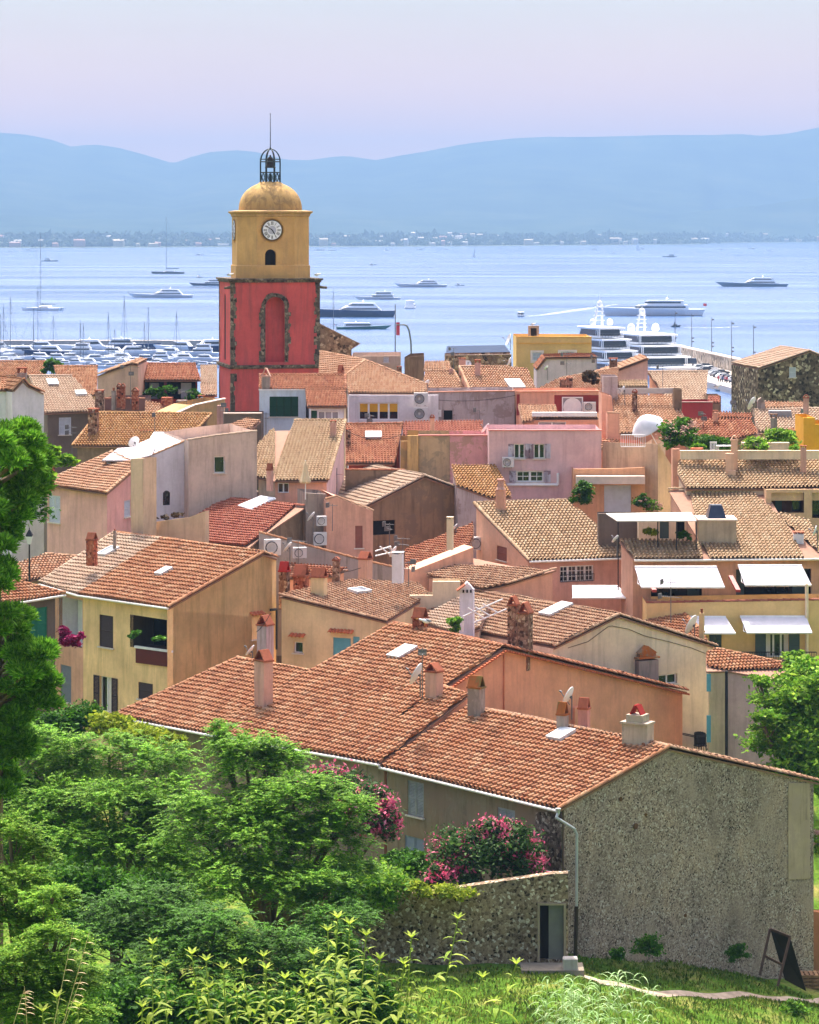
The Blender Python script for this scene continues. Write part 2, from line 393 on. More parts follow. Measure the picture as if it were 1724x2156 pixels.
# ---------------------------------------------------------------- walls with window openings
def inset(poly, plane, ov):
    """plan-view inset of a roof polygon, edge i moved in by ov[i]"""
    q = [Vector((p.x, p.y)) for p in poly]; n = len(q)
    area = sum(q[i].x*q[(i+1) % n].y-q[i].y*q[(i+1) % n].x for i in range(n)); sg = 1 if area > 0 else -1
    ln = []
    for i in range(n):
        d = (q[(i+1) % n]-q[i]).normalized(); nrm = Vector((-d.y, d.x))*sg; ln.append((q[i]+nrm*ov[i], d))
    outp = []
    for i in range(n):
        (p, d), (r, e) = ln[i-1], ln[i]; cr = d.x*e.y-d.y*e.x
        x = p+d*((r-p).x*e.y-(r-p).y*e.x)/cr if abs(cr) > .05 else r
        outp.append(Vector((x.x, x.y, plane.z(x.x, x.y)-.13)))
    return outp, sg
def panel(mb, outer, holes, s, o, nrm, depth=.22):
    """planar wall panel (3D outer loop) with rectangular holes [(s0,s1,z0,z1)]; o origin, s along, nrm outward"""
    hl = [[o+s*a+Vector((0, 0, z-o.z)) for a, z in ((x0, y0), (x0, y1), (x1, y1), (x1, y0))] for x0, x1, y0, y1 in holes]
    loops = [outer]+hl
    # tessellate in 2D
    l2 = [[Vector(((p-o).dot(s), p.z, 0)) for p in lp] for lp in loops]
    tris = tessellate_polygon(l2); fl = [p for lp in loops for p in lp]; i = len(mb.v); mb.v += [Vector(p) for p in fl]
    mb.f += [(i+a, i+b, i+c) for a, b, c in tris]
    for h in hl:
        for k in range(4):
            a, b = h[k], h[(k+1) % 4]; mb.face([a, b, b-nrm*depth, a-nrm*depth])
class House:
    def __init__(s, name, label, cat='house', gz=8, group=None):
        s.a = (name, label, cat, group); s.gz = gz; s.root = None; s.walls = {}
        s.roof = None
    def r(s, p=None):
        if s.root is None:
            n, l, c, gp = s.a; s.root = thing(n, l, c, (p.x, p.y, s.gz), gp)
        return s.root
    def wmb(s, mat):
        if mat.name not in s.walls: s.walls[mat.name] = (MB(), mat)
        return s.walls[mat.name][0]
    def done(s):
        for mb, mat in s.walls.values(): mb.build('wall', mat, s.root)
        s.walls = {}; return s
    def face_wall(s, a, b, mat, wins=(), gz=None, toward=None, recess=.22, toppts=None):
        """vertical wall under the top line a->b (or toppts), openings given in picture measurements"""
        gz = s.gz if gz is None else gz
        d = Vector((b.x-a.x, b.y-a.y, 0)); l = d.length
        if l < .02: return
        sv = d/l; nrm = Vector((sv.y, -sv.x, 0))
        if toward is not None:
            if nrm.dot(toward) < 0: nrm = -nrm
        elif nrm.y > 0: nrm = -nrm
        top = toppts or [a, b]
        outer = [Vector((a.x, a.y, gz)), Vector((b.x, b.y, gz))]+[Vector(p) for p in reversed(top)]
        o = Vector((a.x, a.y, gz)); pl = Plane(a, nrm); holes = []
        for wd in wins:
            kind, (u0, v0), (u1, v1) = wd[0], wd[1], wd[2]; opt = wd[3] if len(wd) > 3 else {}
            um, vm = (u0+u1)/2, (v0+v1)/2
            pa, pb, pc, pd = pl.hit(u0, vm), pl.hit(u1, vm), pl.hit(um, v0), pl.hit(um, v1)
            s0, s1 = sorted(((pa-o).dot(sv), (pb-o).dot(sv))); z1, z0 = pc.z, pd.z
            s0 = max(s0, .03); s1 = min(s1, l-.03); z0 = max(z0, gz+.05)
            if s1-s0 < .1 or z1-z0 < .1: print('skip window', s.a[0], kind, u0, v0); continue
            if kind not in ('applied',): holes.append((s0, s1, z0, z1))
            window(s, kind, o, sv, nrm, s0, s1, z0, z1, opt)
        panel(s.wmb(mat), outer, holes, sv, o, nrm)
    def slab(s, poly, key, mat, over=.22, wins={}, open_edges=(), gz=None, up=None, w=.21, L=.36, caps=(), capkey=None, gutter=(), tiles=True, wallmats={}):
        if not isinstance(over, (list, tuple)): over = [over]*len(poly)
        over = [0 if i in open_edges else o for i, o in enumerate(over)]
        s.r(sum(poly, Vector())/len(poly))
        pl = plane3(poly[0], poly[1], poly[2])
        if tiles: s.roof = add_tiles(s.root, poly, key, w=w, L=L, up=up)
        ins, sg = inset(poly, pl, over); n = len(poly)
        for i in range(n):
            if i in open_edges: continue
            a, b = ins[i], ins[(i+1) % n]; d = b-a; nrm = Vector((d.y, -d.x, 0))*sg
            s.face_wall(a, b, wallmats.get(i, mat), wins.get(i, ()), gz, toward=nrm)
        for i in caps: cap_row(s.roof, [poly[i], poly[(i+1) % n]], capkey or key)
        for i in gutter:
            a, b = poly[i].copy(), poly[(i+1) % n].copy(); m = MB(); off = Vector((0, 0, -.1)); d = (b-a); nn = Vector((d.y, -d.x, 0)).normalized()*sg*.05
            m.tube(a+off+nn, b+off+nn, .065, .065, 8); m.build('gutter', flat('gutter_white', 'd8d2cc', .4), s.root, True)
        return pl
    def block(s, D, az, top, depth, mat, roof='flat', wins=(), gz=None, key='orange', coping=None, w=.21, over=.12, backz=0, side=None):
        """profile wall facing the viewer, carried straight back by depth metres"""
        f, sv = dirs(az); p0 = P(top[0][0], top[0][1], D); pl = Plane(p0, -f)
        t = [pl.hit(*q) for q in top]; s.r(p0+f*depth/2); gz = s.gz if gz is None else gz
        bk = [p+f*depth+Vector((0, 0, -backz)) for p in t]
        tt = [p+Vector((0, 0, -.13 if roof == 'tile' else 0)) for p in t]; bb = [p+Vector((0, 0, -.13 if roof == 'tile' else 0)) for p in bk]
        s.face_wall(tt[0], tt[-1], mat, wins, gz, toward=-f, toppts=tt)
        s.face_wall(bb[0], bb[-1], mat, (), gz, toward=f, toppts=bb)
        mb = s.wmb(side or mat)
        for a, b in ((tt[0], bb[0]), (tt[-1], bb[-1])):
            mb.face([a, b, Vector((b.x, b.y, gz)), Vector((a.x, a.y, gz))])
        for i in range(len(t)-1):
            if roof == 'tile':
                a, b = t[i], t[i+1]; sl = (b-a); hi = sl if sl.z > 0 else -sl
                q = [a-f*over, b-f*over, bk[i+1], bk[i]]
                s.roof = add_tiles(s.root, q, key, w=w, up=hi if abs(sl.z) > .1*sl.length else (f if backz <= 0 else -f))
                cap_row(s.roof, [a-f*over*.6, b-f*over*.6], key)
            else:
                th = .22
                mf = s.wmb(mat)
                if abs(t[i+1].z-t[i].z) < .4 and roof == 'flat':
                    mf.face([tt[i], tt[i+1], tt[i+1]+f*th, tt[i]+f*th])
                    dn = Vector((0, 0, -.7)); mf.face([tt[i]+f*th, tt[i+1]+f*th, tt[i+1]+f*th+dn, tt[i]+f*th+dn])
                    mf.face([tt[i]+f*th+dn, tt[i+1]+f*th+dn, bb[i+1]+dn, bb[i]+dn])
                else: mf.face([tt[i], tt[i+1], bb[i+1], bb[i]])
        if coping:
            for a, b in zip(t[:-1], t[1:]):
                if coping == 'tile': cap_row(s.root, [a+f*.1, b+f*.1], key, name='coping')
                else:
                    d = (b-a).normalized(); m = MB(); m.box((a+b)/2+f*.1+Vector((0, 0, .035)), ((b-a).length+.06, .34, .07), rot=(d, f, d.cross(f)*-1)); m.build('coping', coping, s.root)
        s.last = (pl, f, sv, t)
        return s
def window(h, kind, o, sv, nrm, s0, s1, z0, z1, opt):
    W = s1-s0; Hh = z1-z0; up = Vector((0, 0, 1)); fr = flat(*opt.get('frame', ('window_frame_white', 'd8d6d6')), .5) if not isinstance(opt.get('frame'), bpy.types.Material) else opt['frame']
    def pt(a, z, d=0): return o+sv*(s0+a)+up*(z0-o.z+z)+nrm*d
    rot = (sv, nrm, up)
    rec = -.16 if kind != 'loggia' else -1.2
    m = MB(); t = opt.get('t', .06)
    if kind in ('glass', 'shutopen', 'white'):
        k = opt.get('cols', 2); rw = opt.get('rows', 1)
        m.box(pt(W/2, t/2, rec), (W, .06, t), rot=rot); m.box(pt(W/2, Hh-t/2, rec), (W, .06, t), rot=rot)
        for i in range(k+1): m.box(pt(W*i/k if 0 < i < k else (t/2 if i == 0 else W-t/2), Hh/2, rec+.003), (t*(1.5 if 0 < i < k else 1), .07, Hh-.01), rot=rot)
        for j in range(1, rw): m.box(pt(W/2, Hh*j/rw, rec-.004), (W, .04, t*.45), rot=rot)
        if rw > 1:
            for i in range(k): m.box(pt(W*(i+.5)/k, Hh/2, rec-.006), (t*.45, .04, Hh), rot=rot)
        wo = m.build('window', fr, h.root)
        p = MB(); p.box(pt(W/2, Hh/2, rec-.02), (W, .015, Hh), rot=rot); p.build('pane', opt.get('glass', glass()), wo)
        if opt.get('curtain'):
            c = MB()
            for a0, a1 in opt['curtain']: hc = opt.get('curth', .94); c.box(pt(W*(a0+a1)/2, Hh*(1-hc/2)-.03*Hh, rec+.012), (W*(a1-a0), .02, Hh*hc), rot=rot)
            c.build('curtain', flat('curtain_cloth_'+opt.get('curtcol', 'cfc8c4'), opt.get('curtcol', 'cfc8c4'), .9), wo)
    elif kind in ('shut', 'dark'):
        p = MB(); p.box(pt(W/2, Hh/2, rec-.02), (W, .03, Hh), rot=rot); wo = p.build('window', opt.get('glass', glass()), h.root)
    elif kind == 'loggia':
        # a real recess: back wall, side walls, ceiling and floor
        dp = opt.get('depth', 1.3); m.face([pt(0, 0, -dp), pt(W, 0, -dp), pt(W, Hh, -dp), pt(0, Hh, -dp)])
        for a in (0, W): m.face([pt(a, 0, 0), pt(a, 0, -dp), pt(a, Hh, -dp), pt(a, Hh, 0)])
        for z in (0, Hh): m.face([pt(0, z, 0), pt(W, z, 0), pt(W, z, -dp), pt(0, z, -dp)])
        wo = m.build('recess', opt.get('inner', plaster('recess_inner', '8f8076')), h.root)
        for (a0, a1, b0, b1, mt) in opt.get('doors', [(.1, .9, 0, .85, glass())]):
            p = MB(); p.box(pt(W*(a0+a1)/2, Hh*(b0+b1)/2, -dp+.04), (W*(a1-a0), .05, Hh*(b1-b0)), rot=rot); p.build('door', mt, wo)
        return
    elif kind == 'applied':
        p = MB(); p.box(pt(W/2, Hh/2, .02), (W, .04, Hh), rot=rot); wo = p.build(opt.get('name', 'panel'), opt['mat'], h.root); return
    if 'mat' in opt:
        sm = opt['mat']
        leaves = []
        if kind == 'shut':
            g_ = .012; k = opt.get('leaves', 2)
            for i in range(k): leaves.append((W*i/k+g_, W*(i+1)/k-g_, -.05, 0))
        if kind in ('shutopen',) or opt.get('open'):
            lw = opt.get('lw', W/2)
            if opt.get('left', True): leaves.append((-lw, -.01, .035, 0))
            if opt.get('right', True): leaves.append((W+.01, W+lw, .035, 0))
        for a0, a1, d, _ in leaves:
            p = MB(); c = (a0+a1)/2; ww = a1-a0
            for x in (a0+.03, a1-.03): p.box(pt(x, Hh/2, d), (.06, .04, Hh), rot=rot)
            for z in (.035, Hh*.5, Hh-.035): p.box(pt(c, z, d+.001), (ww-.12, .038, .07), rot=rot)
            ns = max(4, min(26, int(Hh/.07)))
            for j in range(ns):
                z = .07+(Hh-.14)*(j+.5)/ns; p.box(pt(c, z, d-.004), (ww-.12, .014, (Hh-.14)/ns*.8), rot=(sv, (nrm*.9+up*.35).normalized(), (up*.93-nrm*.35).normalized()))
            if opt.get('solid'): p.box(pt(c, Hh/2, d-.012), (ww-.1, .012, Hh-.06), rot=rot)
            p.build('shutter', sm, wo)
    if opt.get('sill', True) and kind in ('glass', 'shut', 'shutopen', 'dark'):
        p = MB(); p.box(pt(W/2, -.035, .02), (W+.16, .16, .07), rot=rot); p.build('sill', opt.get('sillmat', flat('sill_stone', 'c9beb2', .8)), wo)
    if opt.get('brow'):
        brow(h, [pt(-.2, Hh+opt['brow'], .0), pt(W+.2, Hh+opt['brow'], .0)], nrm)
    if opt.get('rail'):
        p = MB()
        for z in (.05, opt['rail']): p.tube(pt(0, z, .05), pt(W, z, .05), .02, .02, 6)
        for i in range(int(W/.13)+1): p.tube(pt(W*i/max(1, int(W/.13)), .05, .05), pt(W*i/max(1, int(W/.13)), opt['rail'], .05), .012, .012, 5)
        p.build('railing', flat('iron_black', '23242a', .5), wo)
def brow(h, ab, nrm):
    """little row of tiles over an opening"""
    a, b = ab; d = (b-a); l = d.length; d = d/l; m = MB(); k = max(2, int(l/.2)); up = Vector((0, 0, 1))
    for i in range(k):
        c = a+d*(l*(i+.5)/k); p0 = c+up*.08; p1 = c+nrm*.3-up*.06; ax = (p1-p0).normalized(); n2 = d.cross(ax); n2 = n2 if n2.z > 0 else -n2; i0 = len(m.v)
        for p in (p0, p1):
            for t in range(6):
                th = math.pi*t/5; m.v.append(p+d*math.cos(th)*l/k*.48+n2*math.sin(th)*.08)
        for p in (p0, p1):
            for t in range(6):
                th = math.pi*t/5; m.v.append(p+d*math.cos(th)*l/k*.42+n2*(math.sin(th)*.06-.02))
        m.f += [(i0+t, i0+t+1, i0+t+7, i0+t+6) for t in range(5)]+[(i0+12+t, i0+18+t, i0+19+t, i0+13+t) for t in range(5)]+[(i0+6+t, i0+7+t, i0+19+t, i0+18+t) for t in range(5)]
    m.build('window_canopy', flat('terracotta', 'b0603f', .85, var=.25), h.root)
# ---------------------------------------------------------------- ground, sea, far shore, hills, haze
def lerp(a, b, t): t = max(0, min(1, t)); return a+(b-a)*t
def interp(x, xs, ys): return float(np.interp(x, xs, ys))
def G(x, y):
    z = interp(y, [-80, -5, 0, 12, 20, 30, 60, 90, 104, 112, 124, 140, 160, 200, 240, 300, 380, 440, 470], [38.3, 38.3, 38, 35.2, 32.9, 29.3, 19, 11.5, 9.8, 9.4, 9.2, 9, 11, 15, 15.5, 10, 3, 1.2, -3])
    k = interp(y, [85, 104, 135, 150], [0, 1, 1, 0])
    z -= k*max(0, min(5.2, .30*(x-6.5)))
    z += k*.25*math.sin(x*.45+1)*math.sin(y*.37)+ (.12*math.sin(x*1.3)*math.sin(y*1.1) if y < 135 else 0)
    return z
def build_ground():
    xs = np.concatenate([np.arange(-300, -40, 20), np.arange(-40, 44, 1.2), np.arange(44, 320, 20)])
    ys = np.concatenate([np.arange(-80, 0, 10), np.arange(0, 100, 3), np.arange(100, 136, .8), np.arange(136, 480, 8)])
    v = [(x, y, G(x, y)) for y in ys for x in xs]; nx = len(xs)
    f = [(j*nx+i, j*nx+i+1, (j+1)*nx+i+1, (j+1)*nx+i) for j in range(len(ys)-1) for i in range(nx-1)]
    m, nt, b = newmat('grassy_ground'); tc = NN(nt, 'ShaderNodeTexCoord'); o = tc.outputs['Object']
    n1 = noise(nt, o, .35, 6, .6); n2 = noise(nt, o, 5, 6, .7)
    c1 = ramp(nt, n1.outputs[0], [(.3, C('34501a')), (.52, C('56742a')), (.7, C('8f8450'))]); c2 = ramp(nt, n2.outputs[0], [(.3, g(.45)), (.7, g(1.3))])
    nt.links.new(mixc(nt, 1, c1.outputs[0], c2.outputs[0], 'MULTIPLY'), b.inputs['Base Color']); b.inputs['Roughness'].default_value = 1
    b.inputs['Specular IOR Level'].default_value = 0
    bump(nt, b, n2.outputs[0], .6, .1)
    me = bpy.data.meshes.new('ground'); me.from_pydata(v, [], f); me.materials.append(m)
    link('ground', me, kind='structure')
build_ground()
def build_sea():
    m, nt, b = newmat('sea_water'); tc = NN(nt, 'ShaderNodeTexCoord'); o = tc.outputs['Object']
    mps = NN(nt, 'ShaderNodeMapping'); mps.inputs['Scale'].default_value = (.35, 1.6, 1); nt.links.new(o, mps.inputs[0]); n0 = noise(nt, mps.outputs[0], .006, 7, .62); c = ramp(nt, n0.outputs[0], [(.35, C('2c4c7a')), (.65, C('355886'))])
    nt.links.new(c.outputs[0], b.inputs['Base Color']); b.inputs['Roughness'].default_value = .12; b.inputs['Specular IOR Level'].default_value = .24
    b.inputs['IOR'].default_value = 1.33
    w1 = noise(nt, o, .35, 5, .65); w2 = noise(nt, o, 1.6, 3, .6)
    a = NN(nt, 'ShaderNodeMath', operation='MULTIPLY_ADD'); a.inputs[1].default_value = .35
    nt.links.new(w2.outputs[0], a.inputs[0]); nt.links.new(w1.outputs[0], a.inputs[2])
    rs = ramp(nt, n0.outputs[0], [(.35, g(.1)), (.65, g(.28))]); nt.links.new(rs.outputs[0], b.inputs['Roughness'])
    bn = NN(nt, 'ShaderNodeBump'); bn.inputs['Distance'].default_value = .22; bs_ = ramp(nt, n0.outputs[0], [(.38, g(.3)), (.62, g(.8))]); nt.links.new(bs_.outputs[0], bn.inputs['Strength']); nt.links.new(a.outputs[0], bn.inputs['Height']); nt.links.new(bn.outputs[0], b.inputs['Normal'])
    me = bpy.data.meshes.new('sea'); y0, y1, X = 300, 20000, 11000
    me.from_pydata([(-X, y0, 0), (X, y0, 0), (X, y1, 0), (-X, y1, 0)], [], [(0, 1, 2, 3)]); me.materials.append(m); link('sea', me, kind='structure')
build_sea()
SHU = [-1500, -400, 0, 862, 1300, 1480, 1500, 1724, 2100, 3200]
SHV = [524, 523, 522, 519, 516, 514, 511.5, 509.5, 508, 506]
SHORE = [PZ(u, v, 0) for u, v in zip(SHU, SHV)]
def shoreD(u): return float(np.interp(u, SHU, [p.y for p in SHORE]))
SIL = zU(-2600, 300, -1500, 260, -700, 300, -300, 270, 0, 279, 60, 284, 110, 294, 150, 309, 180, 305, 210, 305, 250, 311, 310, 327, 365, 344, 400, 331, 440, 320, 500, 316, 540, 320, 600, 336, 650, 337, 700, 330, 730, 328, 790, 337, 850, 326, 900, 318, 960, 306, 1000, 300, 1080, 291, 1150, 288, 1250, 288, 1400, 284, 1500, 284, 1560, 282, 1600, 286, 1660, 281, 1724, 268, 1850, 250, 2200, 290, 3000, 260, 4200, 320)
def hillmat():
    m, nt, b = newmat('wooded_hills'); tc = NN(nt, 'ShaderNodeTexCoord'); o = tc.outputs['Object']
    n = noise(nt, o, .004, 7, .6); c = ramp(nt, n.outputs[0], [(.3, C('28362c')), (.55, C('3d4b3a')), (.8, C('565a44'))])
    nt.links.new(c.outputs[0], b.inputs['Base Color']); b.inputs['Roughness'].default_value = 1; b.inputs['Specular IOR Level'].default_value = 0
    return m
HM = hillmat()
def hills(name, sil, D0, D1, D2, us, rough=1.0, seed=1):
    from mathutils import noise as mn
    su = [p[0] for p in sil]; sv = [p[1] for p in sil]; rows = 21; V = []; Fc = []
    for j in range(rows):
        t = j/(rows-1)
        for u in us:
            top = float(np.interp(u, su, sv)); d0 = D0(u); d1 = D1
            if t <= .7:
                s = t/.7; D = lerp(d0, d1, s); X = (u-CU)/F*D1*lerp(d0/D1, 1, s)
                ht = H-(top-VH)/F*d1
                z = 2+(ht-2)*(s**1.7)*(1-.10*(1-s)*s*4)
                nz = mn.fractal(Vector((X*.0011+seed, D*.0011, 0)), 1, 2, 5); z += nz*120*rough*s*(1-s)
                lim = H-(top-VH)/F*D; z = min(z, lim-2*(1-s)) if s < 1 else ht
            else:
                s = (t-.7)/.3; D = lerp(d1, D2, s); X = (u-CU)/F*D1*(D/D1); ht = H-(top-VH)/F*d1; z = ht*(1-s*1.02)
            V.append((X, D, max(z, -3)))
    n = len(us); Fc = [(j*n+i, j*n+i+1, (j+1)*n+i+1, (j+1)*n+i) for j in range(rows-1) for i in range(n-1)]
    me = bpy.data.meshes.new(name); me.from_pydata(V, [], Fc); me.materials.append(HM)
    for p in me.polygons: p.use_smooth = True
    link(name, me, kind='structure')
usg = list(np.arange(-2400, 4200, 14))
hills('hills', SIL, lambda u: shoreD(u)+900, 14500, 17000, usg)
hills('hills', zU(-2400, 470, -300, 440, 0, 452, 60, 448, 130, 462, 220, 468, 300, 471, 420, 476, 600, 472, 760, 476, 900, 478, 1000, 472, 1180, 466, 1330, 455, 1480, 444, 1600, 432, 1724, 414, 2000, 390, 4200, 420), lambda u: shoreD(u)+250, 11800, 13200, usg, .3, 5)
# low coastal land
V = [(p.x, p.y, -.5) for p in SHORE]+[(p.x, p.y+6, 1.6) for p in SHORE]+[((u-CU)/F*15000, 15000, 3) for u in SHU]
n = len(SHORE); Fc = [(i, i+1, n+i+1, n+i) for i in range(n-1)]+[(n+i, n+i+1, 2*n+i+1, 2*n+i) for i in range(n-1)]
me = bpy.data.meshes.new('far_shore'); me.from_pydata(V, [], Fc); me.materials.append(flat('shore_land', '5a6450', .95)); link('far_shore', me, kind='structure')
# far shore: houses one by one, woods as a mass
def box_house(w, d, h, mat):
    m = MB(); m.box((0, 0, h/2), (w, d, h)); r = h+min(w, d)*.14
    m.face([(-w/2-.3, -d/2-.3, h), (w/2+.3, -d/2-.3, h), (w/2+.3, 0, r), (-w/2-.3, 0, r)]); m.face([(-w/2-.3, d/2+.3, h), (w/2+.3, d/2+.3, h), (w/2+.3, 0, r), (-w/2-.3, 0, r)])
    m.face([(-w/2, -d/2, h), (-w/2, d/2, h), (-w/2, 0, r)]); m.face([(w/2, -d/2, h), (w/2, d/2, h), (w/2, 0, r)])
    return m
wh = [flat('far_render_white', 'bcb6b2', .9), flat('far_render_pink', 'b08c80', .9), flat('far_render_cream', 'b5a792', .9)]
FARLAB = ['white holiday block on the far shore across the bay', 'pink rendered block on the far shore across the bay', 'cream rendered block on the far shore across the bay']
protos = []
for k in range(3):
    o = box_house(26, 12, 9, wh[k]).build('apartment_block', wh[k]); protos.append(o)
rr = random.Random(5); first = [True]*3
for i in range(120):
    u = rr.uniform(-150, 1900); D = shoreD(u)+rr.choice([30, 60, 90, 160, 260, 420, 700]); k = rr.choice([0, 0, 1, 2])
    if i < 18: u = rr.uniform(870, 1000); D = shoreD(u)+rr.uniform(400, 900)
    x = (u-CU)/F*D; z = 1.6 if D < shoreD(u)+450 else 1.6+(D-shoreD(u)-450)*.045
    o = protos[k] if first[k] else protos[k].copy()
    if not first[k]: COL.objects.link(o)
    first[k] = False
    o.location = (x, D, z); o.rotation_euler = (0, 0, rr.uniform(-.4, .4)); s = rr.uniform(.3, 1.1); o.scale = (s, rr.uniform(.6, 1.3), rr.uniform(.6, 2.0))
    o['label'] = FARLAB[k]; o['category'] = 'building'; o['group'] = 'blocks along the far shore'
def card_cloud(name, pts, sizes, mat, parent=None, aspect=1.6, upb=.0, dirv=None, flatb=False, **props):
    """leaf-sized rhombic faces at pts; every face its own uv cell"""
    n = len(pts); pts = np.asarray(pts, float); base = np.array(rootloc(parent))
    a = rng.normal(size=(n, 3)); a[:, 2] *= .6
    if dirv is not None: a = np.asarray(dirv)+a*.25
    a /= np.linalg.norm(a, axis=1)[:, None]
    b = rng.normal(size=(n, 3)); b[:, 2] *= (1-upb)
    if flatb: b = np.cross(np.array([0, 0, 1.]), a)+rng.normal(size=(n, 3))*.35; b -= a*(a*b).sum(1)[:, None]; b /= np.linalg.norm(b, axis=1)[:, None]
    sz = np.asarray(sizes).reshape(-1, 1)*np.ones((n, 1)); c = pts-base
    v = np.stack([c-a*sz*aspect/2, c+b*sz/2-a*sz*.1, c+a*sz*aspect/2, c-b*sz/2-a*sz*.1], 1).reshape(-1, 3)
    me = bpy.data.meshes.new(name); me.vertices.add(4*n); me.vertices.foreach_set('co', v.astype(np.float32).ravel())
    me.loops.add(4*n); me.loops.foreach_set('vertex_index', np.arange(4*n, dtype=np.int32)); me.polygons.add(n); me.polygons.foreach_set('loop_start', np.arange(0, 4*n, 4, dtype=np.int32))
    uvl = me.uv_layers.new(name='UVMap'); uvl.data.foreach_set('uv', np.repeat(rng.uniform(0, 97, (n, 2)), 4, axis=0).astype(np.float32).ravel())
    me.update(calc_edges=True); me.materials.append(mat); return link(name, me, parent, **props)
pts = []; sz = []
for i in range(1900):
    u = rng.uniform(-200, 1950); D = shoreD(u)+rng.choice([120, 200, 340, 480, 640, 850]); x = (u-CU)/F*D
    cz = 5 if D < shoreD(u)+450 else 5+(D-shoreD(u)-450)*.045
    k = 12; pts.append(np.stack([x+rng.normal(0, 14, k), D+rng.normal(0, 10, k), cz+np.abs(rng.normal(0, 5, k))], 1)); sz.append(rng.uniform(6, 12, k))
card_cloud('coastal_woods', np.concatenate(pts), np.concatenate(sz), leafmat('far_wood_leaf', ['4a5a48', '54644e', '5e6e58']), kind='stuff')
# haze
hb = MB(); hb.box((0, 8800, 309), (16000, 18000, 622)); hm = bpy.data.materials.new('haze_air'); hm.use_nodes = True; nt = hm.node_tree; nt.nodes.clear()
pv = NN(nt, 'ShaderNodeVolumePrincipled'); oo = NN(nt, 'ShaderNodeOutputMaterial'); pv.inputs['Color'].default_value = (.215, .36, .60, 1)
pv.inputs['Density'].default_value = 0.00013; pv.inputs['Anisotropy'].default_value = 0; nt.links.new(pv.outputs[0], oo.inputs['Volume'])
HAZE = hb.build('haze', hm); HAZE['kind'] = 'stuff'
# ---------------------------------------------------------------- clock tower
def arch_pts(cx, z0, z1, hw, k=12):
    """2D loop (a,z) of an arched opening"""
    zc = z1-hw; return [(cx-hw, z0)]+[(cx-hw*math.cos(math.pi*i/k), zc+hw*math.sin(math.pi*i/k)) for i in range(k+1)]+[(cx+hw, z0)]
def wall2d(mb, o, s, nrm, outer, holes, depth):
    def p3(a, z, d=0): return o+s*a+Vector((0, 0, z-o.z))-nrm*d
    l2 = [[Vector((a, z, 0)) for a, z in lp] for lp in [outer]+holes]
    tr = tessellate_polygon(l2); fl = [q for lp in [outer]+holes for q in lp]; i = len(mb.v); mb.v += [p3(a, z) for a, z in fl]
    mb.f += [(i+a, i+b, i+c) for a, b, c in tr]
    for h in holes:
        for k in range(len(h)):
            a, b = h[k], h[(k+1) % len(h)]; mb.face([p3(*a), p3(*b), p3(*b, depth), p3(*a, depth)])
